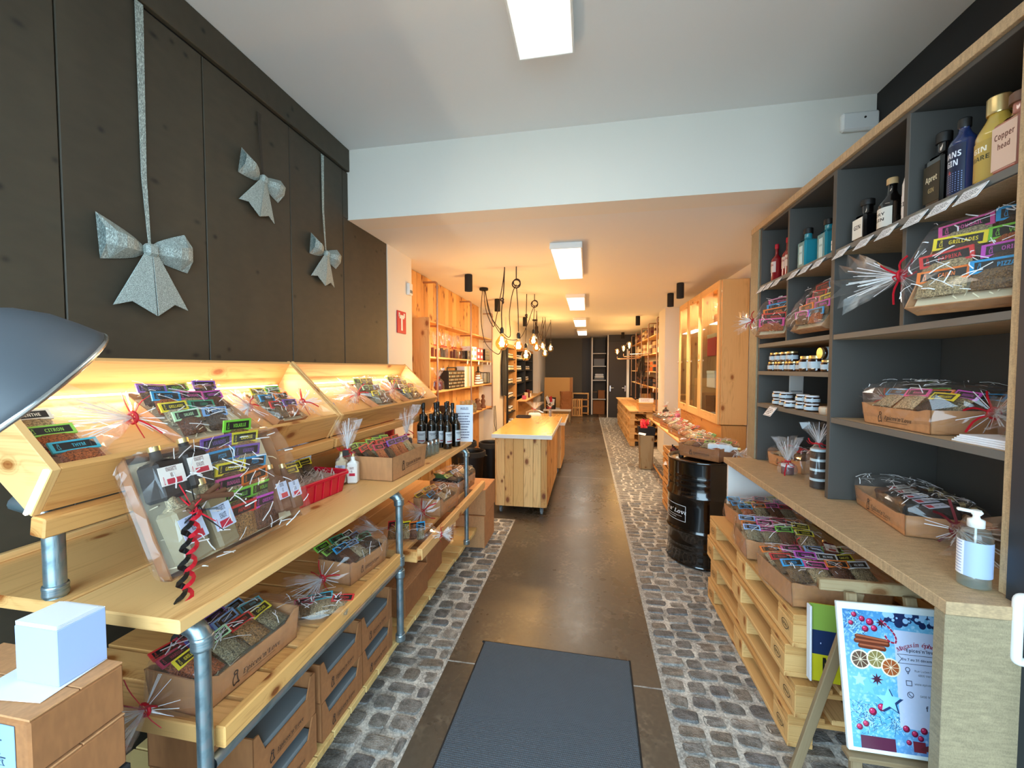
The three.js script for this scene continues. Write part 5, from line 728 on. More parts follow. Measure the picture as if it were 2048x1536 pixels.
// ---------- back of the shop ----------
{
  const b = thing('low_bench', 'low white bench before the cardboard sheet at the back', 'bench', [-0.92, 0, -12.9]); part('seat', mv(board(0.85, 0.05, 0.6, 0.004), 0, 0.355, 0), M.white, b); for (const [x, z] of [[-0.38, -0.25], [0.38, -0.25], [-0.38, 0.25], [0.38, 0.25]]) part('leg', mv(board(0.05, 0.33, 0.05, 0.004), x, 0.165, z), M.oldwood[0], b);
  srand(17); const crinkle = (w, h, d, q) => { const r = []; for (let i = 0; i <= 7; i++) { const o = [], y = h * i / 7; for (let k = 0; k < 18; k++) { const a = k / 18 * PI * 2; o.push([sq(Math.cos(a), 0.45) * w / 2 + rr(-q, q), y + rr(-q, q) * 0.6 * (i > 0), sq(Math.sin(a), 0.45) * d / 2 + rr(-q, q)]); } r.push(o); } return loft(r, true, true); };
  solo('paper_bag', 'crumpled brown paper bag standing on the right end of the low white bench', 'bag', crinkle(0.36, 0.55, 0.22, 0.014), M.kraftDark, [-0.66, 0.383, -12.85], 0.1);
  const g = thing('gift_bag', 'dark bag with white and red napkins on the low white bench', 'bag', [-1.12, 0.382, -12.75]); part('bag', crinkle(0.3, 0.36, 0.2, 0.01), M.black, g); part('napkin', [mv(ext([[0, 0], [0.11, 0.02], [0.06, 0.26], [-0.02, 0.22]], 0.01, 0.002), -0.08, 0.16, 0.12, 0, 0, 0.3), mv(ext([[0, 0], [0.11, 0.02], [0.06, 0.2], [-0.02, 0.18]], 0.01, 0.002), 0.0, 0.16, 0.125, 0, 0, -0.4)], M.paper, g); part('red_napkin', mv(ext([[0, 0], [0.08, 0.02], [0.06, 0.2], [-0.02, 0.16]], 0.012, 0.002), -0.02, 0.22, 0.13), M.red, g);
  const cs = thing('cardboard_sheet', 'large folded cardboard sheet leaning against the dark back wall', 'cardboard', [-0.98, 0, -13.75]); cs.rotation.x = -0.08; part('sheet', mv(muv(chamfer(0.92, 1.34, 0.02, 0.004), 0, 0.5, 0.5), 0, 0.68, 0), mat('#c79a5e', 0.85), cs); part('fold', mv(muv(chamfer(0.12, 1.3, 0.02, 0.004), 1, 0.5, 0.5), 0.45, 0.70, 0.05, 0, -0.7, 0), M.kraft, cs);
  const crate = (label, x, y, z, w, h, d, n, turn = 0) => { const t = thing('slatted_crate', label, 'crate', [x, y, z], turn); for (let i = 0; i < n; i++) part('slat', mv(board(w / n - 0.022, h - 0.04, 0.012, 0.002), -w / 2 + (i + 0.5) * w / n, h / 2, d / 2), M.plank[i % 5], t); for (const yy of [0.03, h / 2, h - 0.03]) part('rail', mv(board(w, 0.05, 0.014, 0.002), 0, yy, d / 2 - 0.014), M.plank[1], t); for (const xx of [-1, 1]) part('side', mv(board(0.014, h, d, 0.002), xx * (w / 2 - 0.007), h / 2, -0.01), M.plank[2], t); part('back', mv(board(w, h, 0.01, 0.002), 0, h / 2, -d / 2), M.mid.dark, t); return t; };
  crate('pale slatted crate standing upright before the back wall beside the cardboard sheet', -0.34, 0.001, -14.2, 0.36, 0.62, 0.25, 5);
  const fr = thing('timber_rack', 'taller open wooden frame behind the slatted crate at the back wall', 'rack', [-0.24, 0, -14.75]); for (const x of [-0.27, 0.27]) part('post', mv(board(0.05, 0.78, 0.05, 0.003), x, 0.39, 0), M.plank[3], fr); for (const y of [0.06, 0.3, 0.54, 0.76]) part('rail', mv(board(0.58, 0.05, 0.03, 0.003), 0, y, 0.02), M.plank[y > 0.7 ? 0 : 2], fr); part('panel', mv(board(0.54, 0.7, 0.012, 0.002), 0, 0.4, -0.02), M.mid.dark, fr);
  const al = thing('alcove_shelves', 'narrow shelves in the open alcove between the white frames at the back', 'shelf', [0.41, 0, -15.16]); for (const y of [0.56, 1.24, 1.74, 2.2]) part('shelf_board', mv(board(0.48, 0.03, 0.5, 0.003), 0, y - 0.015, 0), M.white, al); part('back_panel', mv(chamfer(0.48, 2.7, 0.02, 0.002), 0, 1.36, -0.26), M.slate, al);
  carton('large brown carton on the floor of the back alcove', 0.2, 0.62, 0.001, 0.5, -15.0, -15.35); carton('brown carton on the lowest alcove shelf right', 0.38, 0.62, 0.561, 0.86, -14.98, -15.3); carton('dark box left on the lowest alcove shelf', 0.19, 0.35, 0.561, 0.8, -14.98, -15.3, 0, M.mid.dark); carton('grey box on the upper alcove shelf', 0.22, 0.6, 1.741, 2.0, -14.98, -15.3, 0, M.grey);
  for (let i = 0; i < 3; i++) { const o = thing('folded_cloth', `folded pale cloth on the middle alcove shelf, ${['bottom', 'middle', 'top'][i]} of the pile`, 'cloth', [0.42, 1.241 + i * 0.072, -15.1]); part('cloth', mv(chamfer(0.36 - i * 0.03, 0.07, 0.3, 0.025), 0, 0.035, 0), [M.grey, M.white, M.paper][i], o); }
}
// ================= right side =================
// euro pallets
M.stamp = mat('#ffffff', 0.85, { transparent: true, map: canvasTex(256, 128, (g) => { g.clearRect(0, 0, 256, 128); g.strokeStyle = g.fillStyle = '#3a2a1a'; g.lineWidth = 6; g.beginPath(); g.ellipse(70, 64, 56, 40, 0, 0, 7); g.stroke(); g.font = 'bold 36px sans-serif'; g.textAlign = 'center'; g.textBaseline = 'middle'; g.fillText('EPAL', 70, 66); g.beginPath(); g.ellipse(190, 64, 54, 40, 0, 0, 7); g.stroke(); g.fillText('EUR', 190, 66); }) });
function palletProto(name, label, pos, L = 1.2, W = 0.8, group) {
  const t = thing(name, label, 'pallet', pos, 0, group); srand(900);
  for (const [z, w] of [[-W / 2 + 0.0725, 0.145], [-0.18, 0.1], [0, 0.145], [0.18, 0.1], [W / 2 - 0.0725, 0.145]]) part('board', mv(board(w, 0.022, L, 0.003, 2), z, 0.133, 0), pick(M.pallet), t);
  for (const z of [-L / 2 + 0.0725, 0, L / 2 - 0.0725]) { part('board', mv(board(W, 0.022, 0.145, 0.003, 0), 0, 0.111, z), pick(M.pallet), t); for (const [x, w] of [[-W / 2 + 0.05, 0.1], [0, 0.145], [W / 2 - 0.05, 0.1]]) { const b = part('block', mv(board(w, 0.078, 0.145, 0.004, 0), x, 0.061, z), pick(M.pallet), t); if (x < 0 && z !== 0) { const s = part('stamp', quad(0.12, 0.06, z > 0 ? [0, 0, 0.55, 1] : [0.45, 0, 1, 1]), M.stamp, b); s.position.set(-W / 2 - 0.0012, 0.061, z); s.rotation.y = -PI / 2; s.scale.x = 0.6; } } }
  for (const x of [-W / 2 + 0.05, 0, W / 2 - 0.05]) part('board', mv(board(0.1, 0.022, L, 0.003, 2), x, 0.011, 0), pick(M.pallet), t);
  return t;
}
const pal = palletProto('pallet', 'bottom wooden pallet of the near stack under the oak worktop', [1.268, 0.003, -2.505], 1.2, 0.8);
['second pallet from the floor in the near stack', 'third pallet from the floor in the near stack', 'top pallet of the near stack, carrying the gift boxes'].forEach((l, i) => dup(pal, [1.268 + [0.012, -0.008, 0.004][i], 0.003 + (i + 1) * 0.1505, -2.505 + [0.02, -0.015, 0.01][i]], [0.004, -0.006, 0.003][i], l));
for (let s = 0; s < 3; s++) for (let l = 0; l < 5; l++) dup(pal, [1.30 - (l % 2) * 0.012, 0.003 + l * 0.1462, -9.52 - s * 1.24], l % 2 ? PI : 0, `wooden pallet in the far counter, ${['lowest', 'second', 'third', 'fourth', 'top'][l]} layer of the ${['near', 'middle', 'far'][s]} stack`, 'pallets of the far counter');
// ---------- slate and oak shelving ----------
{
  const t = thing('slate_shelving', 'large slate grey wall shelving edged in oak on the right', 'shelf', [0, 0, 0]);
  const S = (n, x0, x1, y0, y1, z0, z1, m = M.slate, c = 0.0015) => part(n, mv(muv(chamfer(Math.abs(x1 - x0), Math.abs(y1 - y0), Math.abs(z1 - z0), c), 2, 0.6, 0.3, 0.1, 0.2), (x0 + x1) / 2, (y0 + y1) / 2, (z0 + z1) / 2), m, t);
  S('back_panel', 1.665, 1.69, 0.99, 2.67, -1.40, -3.3); S('top_board', 1.2, 1.69, 2.645, 2.685, -1.36, -3.37, M.oak); S('top_lining', 1.215, 1.66, 2.625, 2.644, -1.42, -3.2);
  S('side_panel', 1.21, 1.665, 0.991, 2.644, -3.2, -3.225); S('end_post', 1.2, 1.235, 0.991, 2.644, -3.227, -3.36, M.oakLeg); S('end_post', 1.2, 1.665, 0.991, 2.644, -1.395, -1.425, M.oak);
  const shelf = (y, z0, z1) => { const b = S('shelf_board', 1.215, 1.664, y - 0.026, y, z0, z1, M.oak); part('front_edge', mv(chamfer(0.012, 0.026, Math.abs(z1 - z0), 0.001), 1.208, y - 0.013, (z0 + z1) / 2), M.slateEdge, b); };
  S('divider', 1.2, 1.664, 0.991, 2.624, -2.295, -2.325, M.slate); S('divider', 1.21, 1.664, 1.82, 2.624, -2.795, -2.815); S('divider', 1.205, 1.664, 1.815, 2.624, -1.84, -1.862, M.slate);
  shelf(2.235, -2.326, -3.2); shelf(2.235, -1.425, -2.294); shelf(1.822, -2.326, -3.2); shelf(1.632, -2.326, -3.2); shelf(1.405, -2.326, -3.2); shelf(1.818, -1.425, -2.294); shelf(1.405, -1.425, -2.294);
  const w = thing('oak_worktop', 'thick oak worktop below the slate shelving, overhanging the pallets', 'worktop', [0, 0, 0]); const W = (n, x0, x1, y0, y1, z0, z1, m, g = 2) => part(n, mv(muv(chamfer(Math.abs(x1 - x0), Math.abs(y1 - y0), Math.abs(z1 - z0), 0.002), g, 0.6, 0.3), (x0 + x1) / 2, (y0 + y1) / 2, (z0 + z1) / 2), m, w);
  W('worktop', 1.005, 1.69, 0.952, 0.99, -1.335, -3.26, M.oak); W('leg_panel', 1.005, 1.69, 0.002, 0.952, -1.337, -1.377, M.oakLeg, 1); W('leg_panel', 1.02, 1.69, 0.002, 0.952, -3.2, -3.225, M.white, 1);
}
// bottles on the top shelf
{
  const y = 2.236, P = -PI / 2, lbl = (bg, lines) => mat('#ffffff', 0.55, { map: textTex(128, 160, bg, lines) }); const gl = (c, r = 0.08) => phys(c, r, { clearcoat: 1, clearcoatRoughness: 0.04 });
  const redG = gl('#8c1a22'), teal = gl('#2b8a9c'), blk = gl('#0c0c0f'), blue = gl('#1b2c58'), yel = gl('#c7a648'), pink = gl('#b5705f'), amb = gl('#6a3a1c');
  const rl = lbl('#d8c7c0', [['GIN', 64, 50, 40, '#8c1a22']]);
  const r1 = roundBottle('gin_bottle', 'red glass bottle with red cap, left of three in the far top compartment', [1.28, y, -3.13], P, { r: 0.033, h: 0.27, glass: redG, cap: M.red, labelMat: rl, lab: [0.28, 0.55], shoulder: 0.6 }); dup(r1, [1.31, y, -3.04], P, 'red glass bottle with red cap, middle of three in the far top compartment').scale.set(1.03, 1.06, 1.03); dup(r1, [1.29, y, -2.95], P, 'red glass bottle with red cap, right of three in the far top compartment');
  const t1 = squareBottle('gin_bottle', 'teal glass bottle with black cap, left of the pair in its compartment', [1.27, y, -2.70], P, { w: 0.09, d: 0.075, h: 0.235, glass: teal, cap: M.black, labelMat: lbl('#bfe0e4', [['DRY GIN', 64, 60, 24, '#1e5c6a']]), lw: 0.4 }); dup(t1, [1.30, y, -2.55], P, 'teal glass bottle with black cap, right of the pair in its compartment');
  roundBottle('gin_bottle', 'slim dark bottle with white band next to the teal pair', [1.27, y, -2.40], P, { r: 0.03, h: 0.25, glass: blk, cap: M.black, labelMat: lbl('#e8e8e6', [['No.', 64, 60, 40, '#222']]), lab: [0.1, 0.3] });
  squareBottle('gin_bottle', 'squat black bottle with a white pointed label', [1.28, y, -2.20], P, { w: 0.1, d: 0.08, h: 0.2, glass: blk, cap: M.black, labelMat: lbl('#ece9df', [['GIN', 64, 70, 48, '#1a1a1a']]), bodyH: 0.62, lw: 0.7 });
  roundBottle('gin_bottle', 'black apothecary bottle with pale cap and white label', [1.29, y, -2.06], P, { r: 0.047, h: 0.235, glass: blk, cap: mat('#c9a878', 0.6), labelMat: lbl('#dedbd2', [['DRY', 64, 50, 34, '#222'], ['GIN', 64, 95, 34, '#222']]), shoulder: 0.5, lab: [0.1, 0.45], neck: 0.34 });
  const sg = thing('shot_glass', 'small clear glass beside the black apothecary bottle', 'glass', [1.30, y, -1.975]); part('glass', lathe([[0, 0], [0.018, 0], [0.022, 0.07], [0.02, 0.07], [0.016, 0.008], [0, 0.008]], 14), M.clearGlass, sg);
  roundBottle('gin_bottle', 'white bottle with dark lettering, half hidden left of the black square bottle', [1.27, y, -1.905], P, { r: 0.037, h: 0.21, glass: mat('#e8e8ea', 0.3), cap: M.paper, labelMat: lbl('#e8e8ea', [['GIN', 64, 80, 50, '#333']]), neck: 0.6, shoulder: 0.72 });
  squareBottle('gin_bottle', 'tall black square bottle with faded gold print', [1.27, y, -1.775], P, { w: 0.085, d: 0.07, h: 0.27, glass: blk, cap: M.black, labelMat: lbl('#2a2618', [['Apret', 64, 60, 34, '#d8d0b0'], ['GIN', 64, 110, 26, '#a8986a']]), lw: 0.85, lh: 0.5, bodyH: 0.68 });
  roundBottle('gin_bottle', 'dark blue dotted bottle reading GIN in white letters', [1.26, y, -1.68], P, { r: 0.037, h: 0.265, glass: blue, cap: M.black, labelMat: mat('#ffffff', 0.3, { map: canvasTex(128, 192, (g) => { g.fillStyle = '#16203c'; g.fillRect(0, 0, 128, 192); g.fillStyle = '#e9ecf4'; g.font = 'bold 34px sans-serif'; g.textAlign = 'center'; g.fillText('MANS', 64, 50); g.fillText('GIN', 70, 84); g.fillStyle = '#b03a3a'; g.font = 'bold 40px sans-serif'; g.fillText('*', 60, 128); for (let i = 0; i < 90; i++) { g.fillStyle = '#8fa4d8'; g.fillRect((i % 10) * 12 + 6, 110 + Math.floor(i / 10) * 9, 4, 4); } }) }), lab: [0.05, 0.66], shoulder: 0.68, neck: 0.38 });
  roundBottle('gin_bottle', 'broad golden bottle with big silver cap', [1.28, y, -1.585], P, { r: 0.05, h: 0.275, glass: yel, cap: M.gold, labelMat: lbl('#b99c4c', [['GIN', 64, 34, 30, '#f4efe0'], ['MARE', 64, 70, 26, '#3a3a20']]), shoulder: 0.56, neck: 0.46, capH: 0.2, lab: [0.06, 0.5] });
  squareBottle('gin_bottle', 'pinkish square bottle with a large pale label', [1.255, y, -1.485], P, { w: 0.085, d: 0.08, h: 0.23, glass: pink, cap: M.lidBrown, labelMat: lbl('#d9b9a4', [['Copper', 64, 40, 30, '#5a2c20'], ['head', 64, 78, 28, '#5a2c20']]), lw: 0.88, lh: 0.56, bodyH: 0.68, capR: 0.3 });
  squareBottle('gin_bottle', 'amber bottle furthest right against the oak post', [1.36, y, -1.47], P, { w: 0.075, d: 0.06, h: 0.235, glass: amb, cap: M.lidBrown, labelMat: lbl('#caa57c', [['GIN', 64, 70, 40, '#3a2010']]), bodyH: 0.66 });
  const tg = mat('#ffffff', 0.7, { map: canvasTex(160, 80, (g) => { g.fillStyle = '#f3f2f4'; g.fillRect(0, 0, 160, 80); g.strokeStyle = '#555'; g.lineWidth = 3; g.strokeRect(6, 6, 148, 68); scribble(g, 16, 18, 124, 4, 13, 6, '#555'); }) });
  const zs = [-3.13, -3.02, -2.9, -2.68, -2.55, -2.42, -2.22, -2.06, -1.92, -1.775, -1.66, -1.55]; let p0 = null;
  zs.forEach((z, i) => { const l = `white price card clipped to the top shelf edge, ${['first', 'second', 'third', 'fourth', 'fifth', 'sixth', 'seventh', 'eighth', 'ninth', 'tenth', 'eleventh', 'twelfth'][i]} from the far end`; if (!p0) { p0 = thing('price_card', l, 'price tag', [1.2, 2.222, z], -PI / 2, 'price cards on the top shelf'); part('card', mv(card(0.085, 0.055, 0.0015), 0, -0.022, 0.016, -0.62, 0, 0), tg, p0); part('clip', mv(chamfer(0.03, 0.012, 0.006, 0.001), 0, 0.003, 0.0), M.clearGlass, p0); } else dup(p0, [1.2, 2.222, z], -PI / 2, l); });
  const q = dup(p0, [1.2, 1.398, -2.93], -PI / 2, 'larger white price card hanging below the jar shelf on the left', 'jar shelf price card'); q.scale.set(1.25, 1.3, 1.25);
}
// hampers and goods in the shelving
const RT = -PI / 2;
hamper('gift hamper leaning in the far compartment under the red bottles', [1.262, 1.955, -2.99], RT, { L: 0.19, D: 0.25, h: 0.05, he: 0.05, H: 0.12, rows: 5, cols: 1, s: 41, cards: [2, 5, 4, 1, 2], ends: [{ len: 0.1, fan: 0.06, y: 0.05 }, null], print: null, sh: 0.075, lean: -1.25, glints: 12 }).rotation.set(1.0, RT + 0.55, 0, 'YXZ');
hamper('gift hamper leaning in the compartment under the teal bottles', [1.31, 1.965, -2.55], RT, { L: 0.28, D: 0.27, h: 0.05, he: 0.05, H: 0.12, rows: 5, cols: 2, s: 42, cards: [11, 1, 4, 11, 2, 0, 5, 8, 5, 1], ends: [null, null], glints: 14, print: null, sh: 0.075, lean: -1.25 }).rotation.set(1.0, RT + 0.05, 0, 'YXZ');
hamper('large bright gift hamper leaning near the oak post, tied with red on its left', [1.30, 1.972, -1.605], RT, { L: 0.30, D: 0.32, h: 0.06, he: 0.06, H: 0.13, rows: 4, cols: 2, s: 43, cards: [4, 1, 5, 11, 0, 3, 2, 1], ends: [{ len: 0.17, fan: 0.09, y: 0.05, bow: 1.3 }, null], print: null, sh: 0.09, lean: -1.25, glints: 26 }).rotation.set(1.0, RT + 0.48, 0, 'YXZ');
hamper('kraft gift box of spices on the middle right shelf, film tied at both ends', [1.37, 1.407, -1.925], RT, { L: 0.36, D: 0.26, h: 0.08, he: 0.09, H: 0.19, rows: 3, cols: 3, s: 44, cards: [1, 2, 0, 8, 4, 11, 3, 4, 1], ends: [{ len: 0.05, fan: 0.05, y: 0.1, bow: 0.8 }, { len: 0.12, fan: 0.09, y: 0.09, bow: 1.2 }], lean: -0.9, sh: 0.10 });
for (let i = 0; i < 4; i++) solo('booklet', `white booklet in the pile under the kraft gift box, ${['bottom', 'second', 'third', 'top'][i]} of four`, 'booklet', mv(board(0.12, 0.006, 0.2, 0.0008), 0, 0.003, 0), M.paper, [1.285 + i * 0.004, 1.4055 + i * 0.0064, -1.535 + i * 0.006], i * 0.03, 'white booklets on the middle right shelf');
{
  const jm = { body: phys('#2a120c', 0.1, { clearcoat: 1 }), band: mat('#c3d3de', 0.6), lid: M.gold };
  const j = jarProto('small dark jar with gold lid in the lower row under the far hampers', [1.27, 1.633, -3.12], { r: 0.034, h: 0.062, ...jm, group: 'lower row of gold lidded jars' }); const od6 = ['first', 'second', 'third', 'fourth', 'fifth', 'sixth']; j.userData.label = 'gold lidded jar in the lower row under the far hampers, first from far end'; for (let i = 1; i < 6; i++) dup(j, [1.27 + (i % 2) * 0.012, 1.633, -3.12 + i * 0.073], i, `gold lidded jar in the lower row under the far hampers, ${od6[i]} from far end`);
  for (let i = 0; i < 4; i++) dup(j, [1.272, 1.696, -3.10 + i * 0.08], i * 2, `small gold lidded jar stacked on the lower row, ${od6[i]} from the far end`, 'upper row of gold lidded jars');
  const k = dup(j, [1.265, 1.633, -2.66], 1, 'larger jar with gold lid, left of two beside the small jars', 'larger gold lidded jars'); k.scale.set(1.25, 1.45, 1.25); dup(k, [1.265, 1.633, -2.56], 1.6, 'larger jar with gold lid, right of two beside the small jars', 'larger gold lidded jars').scale.set(1.25, 1.45, 1.25);
  dup(j, [1.25, 1.633, -2.42], 1, 'single jar beneath the jar lying on its side'); const l = dup(j, [1.25, 1.732, -2.445], 0, 'jar lying on its side with its pale round lid facing out'); l.rotation.set(0, 0, PI / 2); l.position.x = 1.25 + 0.03;
  const f = jarProto('flat jar with pale lid in the left pile on the shelf with the hanging card', [1.26, 1.406, -3.0], { r: 0.038, h: 0.045, ...jm, lid: M.paper, group: 'left pile of flat jars' }); f.userData.label = 'flat pale lidded jar, far bottom one of the left pile by the hanging card'; for (const [z, r, w] of [[-2.9, 0, 'near bottom'], [-3.0, 1, 'far top'], [-2.9, 1, 'near top']]) dup(f, [1.26, 1.406 + r * 0.046, z], z * 3, `flat pale lidded jar, ${w} one of the left pile by the hanging card`); for (const [z, r, w] of [[-2.68, 0, 'far bottom'], [-2.58, 0, 'near bottom'], [-2.68, 1, 'far top'], [-2.58, 1, 'near top']]) dup(f, [1.255, 1.406 + r * 0.046, z], z * 3, `flat pale lidded jar, ${w} one of the right pile by the tall divider`, 'right pile of flat jars'); dup(f, [1.24, 1.406, -2.79], 0.3, 'single flat jar between the two piles of flat jars');
  const c = thing('cork_cup', 'small pale cork topped pot at the right end of the flat jars', 'jar', [1.245, 1.406, -2.42], 0, 'cork topped pots'); part('cup', lathe([[0, 0], [0.03, 0], [0.034, 0.03], [0.03, 0.042], [0, 0.042]], 14), mat('#d9c2a8', 0.7), c); c.userData.label = 'small pale cork topped pot right of the flat jars, further of two'; dup(c, [1.25, 1.406, -2.36], 1, 'small pale cork topped pot right of the flat jars, against the tall divider');
  const s = thing('wall_sensor', 'white rounded plastic card on the side panel above the flat jars', 'sensor', [1.45, 1.47, -3.196]); part('case', mv(chamfer(0.09, 0.13, 0.012, 0.005), 0, 0.065, 0.004), M.white, s); part('slot', mv(chamfer(0.07, 0.006, 0.002, 0.0005), 0, 0.02, 0.011), M.grey, s);
}
// worktop goods
hamper('kraft gift box with red pack at the far end of the oak worktop', [1.38, 0.992, -2.975], -1.35, { L: 0.30, D: 0.2, h: 0.07, he: 0.08, H: 0.13, rows: 1, cols: 2, s: 45, cards: [5, 15], ends: [null, null], glints: 14 });
filmBag('small film bag holding one jar, red ribbon trailing, on the oak worktop', [1.235, 0.992, -2.80], 0.3, { w: 0.09, d: 0.08, h: 0.075, top: 0.14, fan: 0.065, s: 46, lines: 22, film: M.filmSoft, fill: (t) => { part('jar_body', mv(cyl(0.034, 0.034, 0.045, 16), 0, 0.024, 0), M.mid.wine, t); part('jar_lid', mv(cyl(0.035, 0.035, 0.014, 16), 0, 0.054, 0), M.paper, t); part('ribbon_tail', strip(spline([[-0.03, 0.07, 0.03], [-0.06, 0.03, 0.05], [-0.07, 0.004, 0.06]], 6), 0.008, 0, 0.3, 1, 0.001), M.ribbonRed, t); } });
filmBag('tower of stacked flat jars wrapped in film against the tall divider', [1.255, 0.992, -2.50], 0.2, { w: 0.1, d: 0.09, h: 0.24, top: 0.105, fan: 0.07, s: 47, lines: 26, fill: (t) => { for (let i = 0; i < 4; i++) { part('jar_body', mv(cyl(0.037, 0.037, 0.04, 16), 0, 0.022 + i * 0.054, 0), M.mid.dark, t); part('jar_lid', mv(cyl(0.038, 0.038, 0.013, 16), 0, 0.0485 + i * 0.054, 0), mat('#c9dfe8', 0.4), t); } } });
hamper('large kraft gift box of dark bottles beside the pump bottle on the worktop', [1.385, 0.992, -2.02], -1.74, { L: 0.42, D: 0.24, h: 0.075, he: 0.085, H: 0.15, rows: 1, cols: 1, s: 48, cards: [-1], ends: [null, { len: 0.16, fan: 0.1, y: 0.07, bow: 1.6, ribbon: mat('#6d0f18', 0.6) }], glints: 40, shred: false,
  vials: [[-0.16, 0.06, 0.06, { h: 0.2, r: 0.028, m: M.mid.brown, lab: 28, rx: -1.35 }], [-0.09, 0.06, 0.06, { h: 0.2, r: 0.028, m: M.mid.dark, lab: 29, rx: -1.35 }], [-0.02, 0.06, 0.06, { h: 0.2, r: 0.028, m: M.mid.dark, lab: 24, rx: -1.35 }], [0.05, 0.06, 0.06, { h: 0.2, r: 0.028, m: M.black, lab: 25, rx: -1.35 }], [0.12, 0.06, 0.06, { h: 0.2, r: 0.028, m: M.mid.dark, lab: 26, rx: -1.35 }]] });
{
  const t = thing('pump_bottle', 'clear pump bottle of hand gel with blue label beside the oak post', 'bottle', [1.16, 0.991, -1.452], -0.5);
  part('glass', lathe([[0, 0], [0.036, 0], [0.038, 0.005], [0.038, 0.15], [0.03, 0.172], [0.014, 0.178], [0.014, 0.186], [0, 0.186]], 24), M.clearGlass, t); part('gel', mv(cyl(0.0355, 0.0355, 0.11, 24), 0, 0.058, 0), M.clearGlass, t);
  const lb = canvasTex(256, 256, (g) => { g.fillStyle = '#a9bfe6'; g.fillRect(0, 0, 256, 256); g.fillStyle = '#eef3fb'; g.fillRect(0, 0, 90, 256); for (let i = 0; i < 11; i++) { g.fillStyle = '#7f97c8'; g.fillRect(12, 14 + i * 22, 66, 5); } });
  const g = new THREE.CylinderGeometry(0.0386, 0.0386, 0.105, 24, 1, true, -1.9, 3.2); g.translate(0, 0.088, 0); part('label', g, mat('#ffffff', 0.5, { map: lb }), t);
  part('pump', [mv(lathe([[0, 0], [0.019, 0], [0.019, 0.022], [0.01, 0.026], [0.008, 0.03], [0.008, 0.044], [0, 0.044]], 18), 0, 0.18, 0), mv(chamfer(0.055, 0.009, 0.014, 0.003), -0.014, 0.226, 0, 0, 0, -0.08), mv(cyl(0.011, 0.011, 0.014, 14), 0, 0.224, 0)], M.white, t); part('dip_tube', sweep([[0, 0.02, 0], [0, 0.18, 0]], 0.003, 6), M.white, t);
  const a = thing('acrylic_holder', 'clear acrylic sign holder leaning against the tall divider on the worktop', 'sign', [1.35, 0.992, -2.375], -1.2); part('panel', mv(chamfer(0.09, 0.2, 0.004, 0.001), 0, 0.1, 0.02, -0.2, 0, 0.12), M.clearGlass, a); part('paper', mv(card(0.075, 0.1, 0.001), 0.002, 0.06, 0.03, -0.2, 0, 0.12), M.paper, a);
}
// gift boxes on the pallet stack
hamper('furthest gift box on the pallet stack, at the far corner by the drum', [1.15, 0.607, -2.93], 0.12, { L: 0.36, D: 0.25, h: 0.09, he: 0.10, H: 0.17, rows: 3, cols: 4, s: 53, cards: [1, 4, 2, 5, 1, 0, 5, 2, 1, 4, 5, 0], ends: [null, null], print: null });
hamper('middle gift box on the pallet stack, red tie facing the entrance', [1.055, 0.607, -2.5], -0.08, { L: 0.36, D: 0.24, h: 0.10, he: 0.11, H: 0.18, rows: 3, cols: 4, s: 54, cards: [10, 2, 3, 12, 4, 2, 8, 0, 10, 11, 15, 4], ends: [null, null], print: null, extra: (t) => part('raffia_bow', mv(bowStrips(0, 0, 0, 1.0, 5), 0.05, 0.1, 0.15), M.ribbonRed, t) });
hamper('nearest gift box on the pallet stack, above the easel', [1.075, 0.607, -2.1], 0.1, { L: 0.4, D: 0.28, h: 0.10, he: 0.11, H: 0.18, rows: 3, cols: 4, s: 55, cards: [1, 2, 4, 8, 5, 11, 8, 12, 4, 2, 10, 3], ends: [null, null], print: null, vials: [[0.1, 0.12, -0.06, { h: 0.15, r: 0.026, m: M.mid.wine, lab: 30, rx: -1.3, rz: -0.3 }]] });
